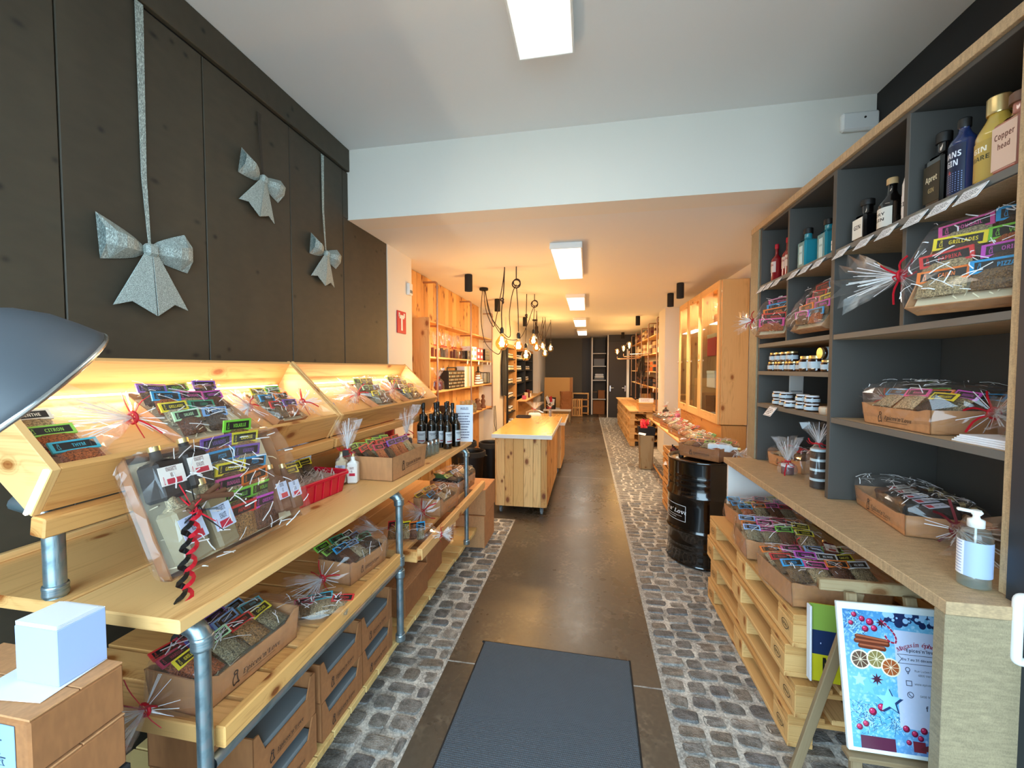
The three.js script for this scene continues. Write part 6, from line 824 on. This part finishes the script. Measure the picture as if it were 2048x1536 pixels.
// easel with poster, magazine bag
{
  const t = thing('easel_stand', 'small grey wooden easel in front of the pallet stack, holding the poster', 'easel', [1.02, 0, -1.62]);
  const leg = (a, b) => part('leg', mv(board(0.035, V3(...a).distanceTo(V3(...b)), 0.02, 0.003, 1), 0, 0, 0).applyMatrix4(new THREE.Matrix4().compose(V3(...a).add(V3(...b)).multiplyScalar(0.5), new THREE.Quaternion().setFromUnitVectors(V3(0, 1, 0), V3(...b).sub(V3(...a)).normalize()), V3(1, 1, 1))), M.oldwood[1], t);
  leg([-0.14, 0.0, 0.17], [-0.10, 0.86, 0.012]); leg([0.12, 0.0, 0.17], [0.08, 0.86, 0.012]); leg([-0.2, 0.0, -0.14], [-0.05, 0.84, -0.03]);
  part('cross_bar', mv(board(0.42, 0.04, 0.022, 0.003), 0.02, 0.87, -0.012), M.oldwood[0], t); part('ledge', mv(board(0.34, 0.016, 0.045, 0.002), 0.0, 0.375, 0.135), M.oldwood[1], t);
  const tex = canvasTex(768, 1088, (g, W, H) => {
    const gr = g.createLinearGradient(0, 0, W, H); gr.addColorStop(0, '#2f6fa8'); gr.addColorStop(0.35, '#6fb6de'); gr.addColorStop(0.7, '#58a8d8'); gr.addColorStop(1, '#6d7fc0'); g.fillStyle = gr; g.fillRect(0, 0, W, H); srand(314);
    for (let i = 0; i < 1600; i++) { g.fillStyle = `rgba(235,246,255,${rr(0.05, 0.3)})`; g.beginPath(); g.arc(rnd() * W, rnd() * H, rr(2, 14), 0, 7); g.fill(); }
    g.fillStyle = '#1d2c58'; for (let i = 0; i < 26; i++) { g.beginPath(); g.arc(rr(330, W), rr(0, 90), rr(14, 40), 0, 7); g.fill(); } g.fillStyle = '#9cc6ea'; for (let i = 0; i < 30; i++) { g.beginPath(); g.arc(rr(330, W), rr(0, 60), rr(8, 24), 0, 7); g.fill(); }
    const needles = (x, y, n, r) => { for (let i = 0; i < n; i++) { const a = rr(0, 7), q = rr(0, r); g.strokeStyle = pick(['#123b62', '#1d5b86', '#a8d8f4', '#d6eefb']); g.lineWidth = 3; g.beginPath(); const px = x + Math.cos(a) * q, py = y + Math.sin(a) * q; g.moveTo(px, py); g.lineTo(px + rr(-40, 40), py + rr(-40, 40)); g.stroke(); } };
    needles(90, 110, 160, 110); needles(120, 850, 220, 140); needles(330, 880, 90, 80);
    g.save(); g.translate(560, 470); g.rotate(0.03); g.fillStyle = 'rgba(205,212,238,0.93)'; g.fillRect(-180, -330, 400, 760); g.restore();
    const berry = (x, y, r) => { g.fillStyle = '#6d0f35'; g.beginPath(); g.arc(x, y, r, 0, 7); g.fill(); g.fillStyle = '#c22a5a'; g.beginPath(); g.arc(x - r * 0.2, y - r * 0.2, r * 0.7, 0, 7); g.fill(); g.fillStyle = '#f0a0b8'; g.beginPath(); g.arc(x - r * 0.35, y - r * 0.4, r * 0.2, 0, 7); g.fill(); };
    [[90, 40, 22], [150, 70, 24], [210, 90, 30], [240, 140, 26], [170, 150, 26], [60, 110, 20], [110, 900, 24], [60, 930, 24], [170, 800, 30], [240, 760, 30], [410, 900, 26], [470, 930, 24], [540, 900, 26], [590, 950, 22], [510, 960, 22], [420, 1000, 20]].forEach((b) => berry(...b));
    g.strokeStyle = '#7c3a1e'; g.lineCap = 'round'; for (const [a, b, c, d] of [[100, 215, 330, 240], [90, 250, 330, 262], [120, 288, 300, 300]]) { g.lineWidth = 38; g.strokeStyle = '#6a2f1a'; g.beginPath(); g.moveTo(a, b); g.lineTo(c, d); g.stroke(); g.lineWidth = 14; g.strokeStyle = '#a4583a'; g.beginPath(); g.moveTo(a, b - 8); g.lineTo(c, d - 8); g.stroke(); }
    const slice = (x, y, r, c) => { g.fillStyle = '#efe2c4'; g.beginPath(); g.arc(x, y, r, 0, 7); g.fill(); g.fillStyle = c; g.beginPath(); g.arc(x, y, r * 0.84, 0, 7); g.fill(); g.strokeStyle = '#efe2c4'; g.lineWidth = 4; for (let i = 0; i < 9; i++) { g.beginPath(); g.moveTo(x, y); g.lineTo(x + Math.cos(i * 0.7) * r * 0.84, y + Math.sin(i * 0.7) * r * 0.84); g.stroke(); } };
    slice(110, 400, 78, '#5f4436'); slice(235, 385, 76, '#8a7a48'); slice(340, 440, 74, '#a8562a');
    const star = (x, y, r, c, n = 5, k = 0.45) => { g.fillStyle = c; g.beginPath(); for (let i = 0; i < n * 2; i++) { const a = i * PI / n - PI / 2, q = i & 1 ? r * k : r; g.lineTo(x + Math.cos(a) * q, y + Math.sin(a) * q); } g.closePath(); g.fill(); };
    star(312, 712, 104, '#1f3a66'); star(300, 700, 100, '#8fd0ee'); star(150, 610, 80, '#77bfe6'); star(225, 545, 50, '#4a1c30', 8, 0.4); star(300, 90, 46, '#4a1426', 8, 0.4); star(90, 560, 60, '#a8dcf4');
    g.lineWidth = 14; g.strokeStyle = '#e8dfe8'; g.beginPath(); g.moveTo(300, 70); g.quadraticCurveTo(430, 180, 395, 240); g.quadraticCurveTo(340, 250, 320, 190); g.stroke(); g.setLineDash([16, 16]); g.strokeStyle = '#a01c40'; g.stroke(); g.setLineDash([]);
    g.fillStyle = '#5a2540'; g.fillRect(60, 990, 260, 110); g.fillStyle = '#7a2a38'; g.fillRect(450, 985, 90, 80); g.save(); g.translate(590, 1025); g.rotate(-0.15); g.fillStyle = '#6a2c34'; g.beginPath(); g.ellipse(30, 0, 120, 26, 0, 0, 7); g.fill(); g.restore();
    g.fillStyle = '#8c1e3c'; g.textAlign = 'center'; g.textBaseline = 'middle'; g.font = 'bold italic 46px serif'; const s = 'Magasin éphémère'; for (let i = 0; i < s.length; i++) { const u = i / (s.length - 1) - 0.5; g.save(); g.translate(588 + u * 350, 238 + u * u * 200); g.rotate(u * 1.0); g.fillText(s[i], 0, 0); g.restore(); }
    g.fillStyle = '#28304e'; g.font = 'bold 36px sans-serif'; g.fillText("Epices'n'love", 580, 290); g.strokeStyle = '#28304e'; g.lineWidth = 4; g.beginPath(); g.moveTo(400, 325); g.lineTo(766, 325); g.moveTo(400, 395); g.lineTo(766, 395); g.moveTo(400, 325); g.lineTo(430, 360); g.lineTo(400, 395); g.stroke(); g.font = 'bold 27px sans-serif'; g.fillText('Du 7 au 31 décembre 2022', 598, 361);
    g.font = '23px sans-serif'; g.fillText('Rue Lucien Defays', 610, 446); g.fillText('4800 Verviers', 610, 478); g.fillText('www.epicesnlove.be', 612, 548); g.fillText('0498 90 41 25', 610, 640);
    g.lineWidth = 5; g.beginPath(); g.arc(466, 440, 16, 0, 7); g.moveTo(456, 453); g.lineTo(466, 474); g.lineTo(476, 453); g.stroke(); g.strokeRect(446, 528, 40, 36); g.beginPath(); g.arc(468, 636, 22, 0, 7); g.moveTo(458, 626); g.quadraticCurveTo(462, 646, 480, 646); g.stroke(); g.font = 'bold 52px sans-serif'; g.fillText('f', 580, 730); g.strokeRect(618, 708, 42, 42); g.beginPath(); g.arc(639, 729, 11, 0, 7); g.stroke();
  });
  const p = thing('poster_frame', 'white framed poster of a winter spice fair standing on the easel', 'poster', [1.022, 0.385, -1.49]); p.rotation.x = -0.2; part('frame', mv(chamfer(0.325, 0.46, 0.014, 0.002), 0, 0.232, 0), mat('#e4eef0', 0.4), p); part('print', mv(card(0.295, 0.425, 0.0012), 0, 0.228, 0.0078), phys('#ffffff', 0.3, { map: tex, clearcoat: 0.7, clearcoatRoughness: 0.1 }), p);
  const mg = canvasTex(256, 384, (g) => { g.fillStyle = '#8fb04a'; g.fillRect(0, 0, 256, 130); g.fillStyle = '#16305c'; g.fillRect(0, 130, 256, 254); g.fillStyle = '#d6cc1e'; g.fillRect(0, 250, 256, 134); g.fillStyle = '#141414'; g.font = 'bold 130px sans-serif'; g.textAlign = 'center'; g.fillText('N', 150, 356); g.fillStyle = '#cfe0ff'; g.fillRect(90, 190, 8, 8); });
  const m = thing('magazine', 'blue and yellow magazine with a large N hanging at the pallet end', 'magazine', [0.985, 0.335, -1.875]); part('cover', mv(card(0.11, 0.33, 0.004), 0, 0.165, 0, 0, -0.15, 0.02), mat('#ffffff', 0.35, { map: mg }), m); part('pages', mv(chamfer(0.008, 0.32, 0.03, 0.002), -0.058, 0.165, 0.0, 0, 0, 0.02), M.paper, m);
}
{
  const t = thing('door_pull', 'white rounded door pull at the right edge of the photo', 'handle', [1.176, 0.82, -1.335]); part('grip', sweep(bent([[0.022, 0.02, 0], [-0.004, 0.02, 0.0], [-0.004, 0.2, 0.0], [0.022, 0.2, 0]], 0.03), 0.012, 12), M.white, t);
  const m = thing('door_mat', 'dark grey ribbed entrance mat on the concrete strip', 'mat', [0, 0, 0]); m.rotation.y = 0; const g = muv(chamfer(0.835, 0.012, 1.35, 0.004), 2, 0.3, 0.3); part('mat', mv(g, -0.19, 0.0065, -1.64, 0, -0.02, 0), M.rubber, m); part('border', [mv(chamfer(0.845, 0.006, 0.012, 0.002), -0.19, 0.0035, -2.32, 0, -0.02, 0), mv(chamfer(0.012, 0.006, 1.36, 0.002), -0.61, 0.0035, -1.64, 0, -0.02, 0), mv(chamfer(0.012, 0.006, 1.36, 0.002), 0.23, 0.0035, -1.64, 0, -0.02, 0)], M.blackMatte, m);
  const e = thing('wall_sensor', 'white alarm sensor on the beam, half hidden behind the shelving top', 'sensor', [1.60, 3.135, -2.868]); part('case', mv(chamfer(0.2, 0.11, 0.035, 0.012), 0, 0, 0.018), M.white, e); part('lens', mv(cyl(0.006, 0.006, 0.006, 12), 0.02, 0.015, 0.036, PI / 2, 0, 0), M.black, e);
}
// oil drum
{
  const t = thing('oil_drum', 'glossy black oil drum with a white framed shop logo', 'drum', [0.995, 0.003, -3.76]); const r = 0.283, H = 0.885, pr = [[0, 0], [r * 0.98, 0], [r + 0.008, 0.006], [r + 0.008, 0.018], [r, 0.024]];
  const rib = (y) => [[r, y - 0.026], [r + 0.012, y - 0.008], [r + 0.012, y + 0.008], [r, y + 0.026]], groove = (y) => [[r, y - 0.014], [r - 0.004, y], [r, y + 0.014]];
  pr.push(...groove(0.1), ...groove(0.15), ...groove(0.2), ...rib(0.29), [r, 0.5], ...rib(0.58), ...groove(0.66), ...groove(0.71), ...groove(0.76), [r, H - 0.024], [r + 0.008, H - 0.018], [r + 0.008, H - 0.004], [r, H], [r - 0.01, H - 0.006], [r - 0.012, H - 0.02], [0, H - 0.022]);
  part('drum_body', lathe(pr, 56), M.gloss, t); part('bung', [mv(cyl(0.035, 0.035, 0.02, 16), 0.15, H - 0.012, 0.1), mv(cyl(0.022, 0.022, 0.02, 14), -0.16, H - 0.012, -0.1)], M.black, t);
  const lg = canvasTex(512, 224, (g) => { g.clearRect(0, 0, 512, 224); g.strokeStyle = g.fillStyle = '#e6e8ea'; g.lineWidth = 6; g.strokeRect(8, 8, 496, 208); g.font = 'italic bold 74px serif'; g.textAlign = 'center'; g.textBaseline = 'middle'; g.fillText("Epices n' Love", 262, 94); g.fillRect(60, 150, 400, 5); g.font = '20px sans-serif'; g.fillText('épices  thés  gourmandises', 262, 178); });
  const g = new THREE.CylinderGeometry(r + 0.0015, r + 0.0015, 0.14, 24, 1, true, -2.05, 1.35); g.translate(0, 0.435, 0); part('logo_print', g, mat('#ffffff', 0.4, { transparent: true, map: lg }), t);
  hamper('kraft gift box of sachets and a white bottle on top of the black drum', [1.04, 0.881, -3.78], RT + 0.75, { L: 0.36, D: 0.28, h: 0.10, he: 0.11, H: 0.17, rows: 3, cols: 4, s: 57, cards: [4, 14, 18, 19, 12, 4, 14, 3, 9, 18, 19, 14], ends: [null, { len: 0.1, fan: 0.07, y: 0.07, bow: 0.8, ribbon: M.shredWhite }], boxMat: M.kraftDark, vials: [[0.06, 0.11, 0.1, { h: 0.24, r: 0.03, m: mat('#dfe8ee', 0.4), lab: 24, rx: -1.5, rz: -1.2 }]] });
}
// ---------- glazed cabinets ----------
{
  const t = thing('glazed_cabinet', 'pine wall cabinet with three glazed doors on the right', 'cabinet', [0, 0, 0]), x0 = 1.42, zs = [-4.83, -5.62, -6.24, -6.83]; srand(808);
  for (const z of zs) part('gable', bar(x0 + 0.022, 1.715, 1.03, 2.62, z - 0.011, z + 0.011, 0.002), M.pine[0], t);
  part('top_panel', bar(x0 + 0.02, 1.715, 2.6, 2.622, -4.82, -6.84), M.pine[1], t); part('bottom_panel', bar(x0 + 0.02, 1.715, 1.03, 1.05, -4.82, -6.84), M.pine[1], t); part('back_panel', bar(1.70, 1.715, 1.03, 2.62, -4.82, -6.84), M.pine[2], t);
  for (const [a, b] of [[0, 1], [1, 2], [2, 3]]) { for (const y of [1.42, 1.80, 2.18]) part('shelf_board', bar(x0 + 0.04, 1.70, y - 0.012, y, zs[a] - 0.012, zs[b] + 0.012, 0.002), M.pane, t);
    const za = zs[a] - 0.004, zb = zs[b] + 0.004, d = part('door', [bar(x0 - 0.002, x0 + 0.02, 1.03, 2.62, za, za - 0.07), bar(x0 - 0.002, x0 + 0.02, 1.03, 2.62, zb + 0.07, zb), bar(x0 - 0.002, x0 + 0.02, 2.54, 2.62, za - 0.07, zb + 0.07), bar(x0 - 0.002, x0 + 0.02, 1.03, 1.13, za - 0.07, zb + 0.07)], M.pine[3], t); part('pane', slab(x0 + 0.008, x0 + 0.01, 1.13, 2.54, za - 0.07, zb + 0.07), M.pane, d); part('knob', mv(new THREE.SphereGeometry(0.014, 12, 8), x0 - 0.014, 1.75, zb + 0.035), M.chrome, d);
    const lz = (za + zb) / 2, l = part('lamp_strip', mv(boxg(0.02, 0.01, Math.abs(za - zb) * 0.6), 1.6, 2.592, lz), glow(new THREE.Color(1, 0.8, 0.5), 3), t); const r = new THREE.RectAreaLight(new THREE.Color(1, 0.80, 0.55), 90, 0.03, Math.abs(za - zb) * 0.6); r.position.set(1.6, 2.582, lz); r.rotation.x = -PI / 2; t.add(r); }
  const base = thing('cabinet_base', 'plain brown cupboard below the glazed cabinets behind the goods table', 'cupboard', [0, 0, 0]); part('front_panel', bar(1.46, 1.715, 0.002, 1.02, -4.86, -6.82, 0.004), M.plank[2], base); part('end_panel', bar(1.455, 1.715, 0.002, 1.02, -4.83, -4.858, 0.003), M.pine[2], base);
  const bxR = (label, x, y, z, w, h, d, m, cat = 'box', nm = 'gift_box', lid) => { const o = thing(nm, label, cat, [x, y, z]); part('box', mv(muv(chamfer(w, h, d, 0.006), 2, 0.5, 0.5), 0, h / 2, 0), m, o); part('lid', mv(chamfer(w + 0.006, h * 0.18, d + 0.006, 0.003), 0, h * 0.92, 0), lid || M.mid.cream, o); return o; };
  const bag = (l, y, z, m, s, h = 0.16) => filmBag(l, [1.56, y + 0.001, z], 0.4, { w: 0.14, d: 0.12, h, top: 0.1, fan: 0.05, s, lines: 8, fill: (o) => part('contents', mv(chamfer(0.1, h * 0.8, 0.08, 0.02), 0, h * 0.42, 0), m, o) });
  bxR('red gift box with white pattern behind the nearest glazed door', 1.56, 1.801, -5.27, 0.2, 0.26, 0.32, M.red); bxR('white box of folded napkins behind the nearest glazed door', 1.56, 1.421, -5.27, 0.2, 0.2, 0.32, M.paper, 'box', 'gift_box', M.white); bxR('dark box at the bottom behind the nearest glazed door', 1.56, 1.051, -5.27, 0.2, 0.26, 0.36, M.mid.dark, 'box', 'gift_box', M.black);
  bag('orange bag on the top shelf behind the nearest glazed door', 2.18, -5.35, M.mid.orange, 91); bag('pale bag beside the orange one on the top cabinet shelf', 2.18, -5.12, M.mid.cream, 92);
  bag('tall silver sprig bag on the top shelf behind the middle glazed door', 2.18, -5.95, M.silver, 93, 0.26); bag('golden bag on the upper middle shelf of the glazed cabinet', 1.80, -5.95, M.mid.orange, 94); bag('tan bag on the lower middle shelf of the glazed cabinet', 1.42, -5.95, M.mid.tan, 95, 0.2); bag('brown bag at the bottom behind the middle glazed door', 1.05, -5.95, M.mid.brown, 96, 0.22);
  bag('pale bag on the top shelf behind the far glazed door', 2.18, -6.55, M.mid.cream, 97); bag('white bag on the upper shelf behind the far glazed door', 1.80, -6.55, M.paper, 98); bag('grey bag on the lower shelf behind the far glazed door', 1.42, -6.55, M.silver, 99); bag('tan bag at the bottom behind the far glazed door', 1.05, -6.55, M.mid.tan, 100);
  for (let i = 0; i < 3; i++) { const o = roundBottle('syrup_bottle', `slim bottle at the bottom of the nearest glazed compartment, ${['left', 'middle', 'right'][i]} of three`, [1.49, 1.051, -5.02 + i * 0.05], 0, { r: 0.02, h: 0.2, glass: M.mid.brown, cap: M.black, group: 'slim bottles in the nearest glazed compartment' }); }
}
// goods table with pipe legs, crates and troughs beneath
{
  const t = thing('goods_table', 'narrow pine goods table on thin pipe legs before the glazed cabinets', 'table', [0, 0, 0]); srand(818);
  part('plank', bar(1.075, 1.24, 0.755, 0.78, -4.45, -7.5, 0.003), M.pine[0], t); part('plank', bar(1.243, 1.44, 0.755, 0.78, -4.45, -7.5, 0.003), M.pine[3], t);
  for (const z of [-4.6, -7.42]) { part('pipe', sweep(bent([[1.35, 0.74, z], [1.075, 0.74, z], [1.075, 0.0, z]], 0.04), 0.014, 10), M.copper, t); part('collar', mv(cyl(0.021, 0.021, 0.03, 12), 1.075, 0.68, z), M.copper, t); } part('pipe', sweep([[1.08, 0.06, -5.25], [1.08, 0.06, -7.42]], 0.014, 10), M.pine[2], t);
  const H = (l, z, s, cards, k = {}) => hamper(l, [1.25, 0.782, z], RT + 0.1, { L: 0.42, D: 0.27, h: 0.07, he: 0.075, H: 0.13, rows: 3, cols: 4, s, cards, ends: [null, null], glints: 10, print: null, shred: false, lean: -1.1, ...k });
  H('furthest open box of wrapped sweets on the goods table', -7.0, 111, [5, 19, 4, 8, 15, 19, 8, 14, 4, 19, 8, 5]); H('second box on the goods table with red and white packs', -6.3, 112, [5, 8, 15, 19, 5, 7, 8, 15, 19, 5, 7, 8]); H('third box on the goods table with red packs before the cabinet doors', -5.65, 113, [15, 8, 5, 19, 8, 15, 7, 5, 8, 8, 5, 15]); H('nearest box on the goods table, low and filled with pale packs', -5.0, 114, [19, 8, 19, 13, 4, 19, 8, 18, 19, 14, 8, 13]);
  const c = filmBag('dark patterned bottle bag standing at the far end of the goods table', [1.33, 0.782, -7.36], 0.2, { w: 0.11, d: 0.09, h: 0.22, top: 0.07, fan: 0.04, s: 115, lines: 8, fill: (o) => vial(o, 0, 0.002, 0, { h: 0.22, r: 0.04, m: M.mid.dark, lab: 28, ry: 0.3 }) });
  filmBag('pink wrapped jar tower behind the red packs on the goods table', [1.37, 0.782, -6.62], 0.2, { w: 0.1, d: 0.1, h: 0.2, top: 0.05, fan: 0.05, s: 116, lines: 10, fill: (o) => { for (let i = 0; i < 3; i++) part('jar', mv(lathe([[0, 0], [0.038, 0], [0.038, 0.04], [0.034, 0.044], [0.034, 0.056], [0, 0.056]], 16), 0, 0.002 + i * 0.058, 0), i % 2 ? M.paper : M.mid.pink, o); } });
  // crates
  const crate = (label, x, y, z, w, h, d) => { const o = thing('fruit_crate', label, 'crate', [x, y, z]); for (const s of [-1, 1]) { for (const [a, b] of [[0.012, h * 0.42], [h * 0.58, h - 0.004]]) { part('slat', mv(board(0.01, b - a, d, 0.0015), s * (w / 2 - 0.005), (a + b) / 2, 0), M.plank[2], o); part('slat', mv(board(w, b - a, 0.01, 0.0015), 0, (a + b) / 2, s * (d / 2 - 0.005)), M.plank[4], o); } } for (const [a, b] of [[-1, -1], [-1, 1], [1, -1], [1, 1]]) part('corner_post', mv(board(0.022, h, 0.022, 0.002), a * (w / 2 - 0.022), h / 2, b * (d / 2 - 0.022)), M.plank[1], o); part('base', mv(board(w - 0.02, 0.012, d - 0.02, 0.002), 0, 0.006, 0), M.plank[2], o); return o; };
  const c0 = crate('lowest slatted crate of the stack beside the drum, under the goods table', 1.06, 0.002, -4.95, 0.3, 0.142, 0.46); ['second slatted crate of the stack beside the drum', 'third slatted crate of the stack beside the drum', 'fourth slatted crate of the stack beside the drum'].forEach((l, i) => dup(c0, [1.06 + 0.005 * (i % 2), 0.002 + (i + 1) * 0.144, -4.95], 0, l));
  const top = dup(c0, [1.06, 0.58, -4.95], 0, 'topmost crate of the stack beside the drum, holding small bottles'); for (let i = 0; i < 4; i++) roundBottle('syrup_bottle', `small dark bottle standing in the topmost crate, ${['nearest', 'second', 'third', 'furthest'][i]} of four`, [1.0, 0.593, -4.82 - i * 0.085], 0, { r: 0.026, h: 0.155, glass: M.mid.wine, cap: M.black, group: 'bottles in the topmost crate' });
  const b2 = thing('wooden_tub', 'grey wooden tub on the cobbles under the far end of the goods table', 'tub', [0.955, 0.002, -6.95]); for (let i = 0; i < 4; i++) { const a = i * PI / 2; const p = part('side', mv(board(0.2, 0.56, 0.018, 0.003, 1), 0, 0.28, 0.095, 0.05, 0, 0), M.oldwood[i % 2], b2); p.rotation.y = a; } part('base', mv(board(0.2, 0.02, 0.2, 0.002), 0, 0.02, 0), M.oldwood[1], b2);
  const b3 = thing('plastic_bin', 'black plastic bin of red packs resting on the grey wooden tub', 'bin', [0.955, 0.566, -6.95]); part('bin', [mv(trayBox(0.24, 0.2, 0.12, 0.12, 0.12), 0, 0, 0)], M.black, b3); srand(3); const red = thing('red_packs', 'heap of red wrapped packs in the black bin on the tub', 'packs', [0.955, 0.585, -6.95]); for (let i = 0; i < 9; i++) part('pack', mv(pillow(0.07, 0.1, 0.03), 0, 0, 0, rr(-1, -0.3), rr(0, 6), rr(-0.3, 0.3)), i % 3 ? M.red : M.redPlastic, red).position.set(rr(-0.07, 0.07), 0.08 + (i > 5 ? 0.06 : 0), rr(-0.05, 0.05));
  const tg = thing('price_card', 'white price card hanging at the near side of the crate stack', 'price tag', [0.907, 0.55, -4.95], -1.4); part('card', mv(card(0.1, 0.045, 0.002), 0, 0, 0.0, -0.5, 0, 0.25), M.paper, tg);
  const tg2 = thing('price_card', 'white price card on the rim of the black bin of red packs', 'price tag', [0.87, 0.60, -6.78], -0.5); part('card', mv(card(0.12, 0.04, 0.002), 0, 0, 0, -0.8, 0, -0.1), M.paper, tg2);
}
// far right: pallet counter top, pipe shelving, bulb brackets
{
  const t = thing('counter_top', 'pine board top on the far pallet counter', 'worktop', [0, 0, 0]); srand(828); part('plank', bar(0.87, 1.1, 0.735, 0.762, -8.86, -12.95, 0.003), M.pine[3], t); part('plank', bar(1.103, 1.34, 0.735, 0.762, -8.86, -12.95, 0.003), M.pine[1], t);
  const b = thing('wooden_box', 'pine box at the near end of the far pallet counter', 'box', [1.21, 0.763, -9.1]); part('box', [mv(board(0.28, 0.15, 0.02, 0.002), 0, 0.075, 0.2), mv(board(0.28, 0.15, 0.02, 0.002), 0, 0.075, -0.2), mv(board(0.02, 0.15, 0.4, 0.002), 0.13, 0.075, 0), mv(board(0.02, 0.15, 0.4, 0.002), -0.13, 0.075, 0)], M.pine[1], b); part('lid', mv(board(0.3, 0.016, 0.44, 0.002), 0, 0.158, 0), M.honey, b);
  const s = thing('printed_sign', 'white printed sheet on the pine box of the far counter', 'sign', [1.23, 0.93, -9.0]); const tx = canvasTex(256, 96, (g) => { g.fillStyle = '#f6f4f6'; g.fillRect(0, 0, 256, 96); scribble(g, 30, 16, 180, 5, 14, 7, '#9a8fa8'); }); part('sheet', mv(card(0.3, 0.09, 0.003), 0, 0.045, 0, -0.3, 0, 0), mat('#ffffff', 0.6, { map: tx }), s);
  const u = thing('pipe_shelving', 'tall shelving of pine boards and pipes above the far pallet counter', 'shelf', [0, 0, 0]); for (const y of [2.38, 1.985, 1.585, 1.235]) for (let k = 0; k < 4; k++) part('shelf_board', bar(1.41, 1.70, y - 0.022, y, -8.78 - k * 1.23, -8.78 - (k + 1) * 1.23 + 0.004, 0.003), pick(M.pine), u);
  for (let k = 0; k < 4; k++) part('timber_back', bar(1.70, 1.716, 0.74, 1.22, -8.78 - k * 1.23, -8.78 - (k + 1) * 1.23 + 0.004, 0.003), M.plank[k], u);
  pipeFrame(u, 1.398, 1.70, [-8.78, -10.0, -11.23, -12.46, -13.7], 0.765, 2.7, M.copper, 0.014);
  const nm = ['nearest', 'second', 'third', 'fourth', 'fifth', 'sixth', 'seventh', 'eighth', 'ninth', 'tenth']; srand(838);
  const rows = [['tall paper tube pack', 2.381, 0.25, [M.mid.tan, M.mid.cream, M.mid.brown, M.mid.wine]], ['upright coloured carton', 1.986, 0.33, [M.mid.cream, M.mid.tan, M.mid.brown, M.mid.cream]], ['dark gift pack', 1.586, 0.25, [M.mid.brown, M.mid.dark, M.mid.orange, M.mid.tan]], ['low dark crate', 1.236, 0.2, [M.mid.dark, M.mid.brown, M.black]]];
  rows.forEach(([k, y, h, ms], r) => { for (let i = 0; i < 9; i++) { const hh = h * rr(0.75, 1.0), o = thing('gift_pack', `${k} on the ${['top', 'second', 'third', 'lowest'][r]} far right shelf, ${nm[i]} from the entrance`, 'box', [1.555, y, -9.05 - i * 0.5], rr(-0.1, 0.1), `packs on the ${['top', 'second', 'third', 'lowest'][r]} far right shelf`); const w = rr(0.16, 0.24), d = rr(0.2, 0.36); part('box', mv(muv(chamfer(w, hh, d, 0.008), 1, 0.5, 0.5), 0, hh / 2, 0), ms[i % ms.length], o); part('band', mv(chamfer(w + 0.004, hh * 0.25, d + 0.004, 0.003), 0, hh * 0.55, 0), ms[(i + 1) % ms.length], o); } });
  const sp = thing('dried_spray', 'bunch of dark dried sprays hanging from the second far right shelf', 'dried flowers', [1.38, 1.95, -10.6]); const g = []; for (let i = 0; i < 70; i++) { const a = rr(0, 7), l = rr(0.2, 0.6), x = Math.min(0.0, rr(-0.14, 0.02)), z = rr(-0.25, 0.25); g.push(sweep([[x * 0.3, 0, z * 0.3], [x, -l * 0.6, z * 0.8], [x * 1.2, -l, z]], 0.007, 5)); } part('sprays', g, M.mid.dark, sp).userData.kind = 'stuff';
  for (const [z, i] of [[-9.1, 0], [-9.7, 1], [-10.9, 2]]) { const o = thing('shelf_tag', `white price tag on the far right pipe shelves, ${nm[i]} from the entrance`, 'price tag', [1.395, [1.21, 1.56, 1.21][i], z]); part('tag', mv(card(0.11, 0.06, 0.002), -0.01, -0.02, 0, 0, -PI / 2, 0.5), M.paper, o); }
  const bk = thing('hanging_basket', 'black basket hanging from the lowest far right shelf, nearer of two', 'basket', [1.52, 0.98, -9.35]); part('basket', trayBox(0.22, 0.36, 0.13, 0.13, 0.15), M.black, bk); part('hanger', [sweep([[-0.1, 0.13, -0.17], [-0.1, 0.232, -0.17]], 0.004, 6), sweep([[-0.1, 0.13, 0.17], [-0.1, 0.232, 0.17]], 0.004, 6)], M.black, bk); dup(bk, [1.52, 0.98, -11.5], 0, 'black basket hanging from the lowest far right shelf, further of two');
  // brackets
  for (const [i, x, z, y] of [[0, 0.92, -9.5, 2.155], [1, 0.87, -10.4, 2.13], [2, 0.79, -11.4, 2.09], [3, 0.84, -12.1, 2.12]]) {
    const w = thing('bracket_lamp', `glowing bulb on a pipe bracket over the far counter, ${nm[i]} from the entrance`, 'wall lamp', [0, 0, 0]); part('arm', sweep(bent([[1.41, y - 0.17, z], [x, y - 0.19, z], [x, y - 0.07, z]], 0.03), 0.012, 8), M.copper, w); part('socket', mv(lathe([[0, 0], [0.02, 0], [0.022, 0.03], [0.016, 0.06], [0, 0.06]], 12), x, y - 0.11, z), M.black, w);
    part('bulb', mv(lathe([[0.014, -0.05], [0.03, -0.035], [0.06, 0.02], [0.062, 0.05], [0.045, 0.09], [0, 0.105]], 16), x, y, z), M.bulbGlass, w); part('filament', [sweep([[x - 0.012, y - 0.03, z], [x - 0.02, y + 0.06, z]], 0.006, 6), sweep([[x + 0.012, y - 0.03, z], [x + 0.02, y + 0.06, z]], 0.006, 6)], glow(new THREE.Color(1.0, 0.78, 0.4), 9), w);
    const l = new THREE.PointLight(WARM, BULB_LIGHT * 0.8, 0, 2); l.position.set(x, y + 0.02, z); l.castShadow = true; l.shadow.radius = 2; w.add(l);
  }
}
renderer.render(scene, camera);
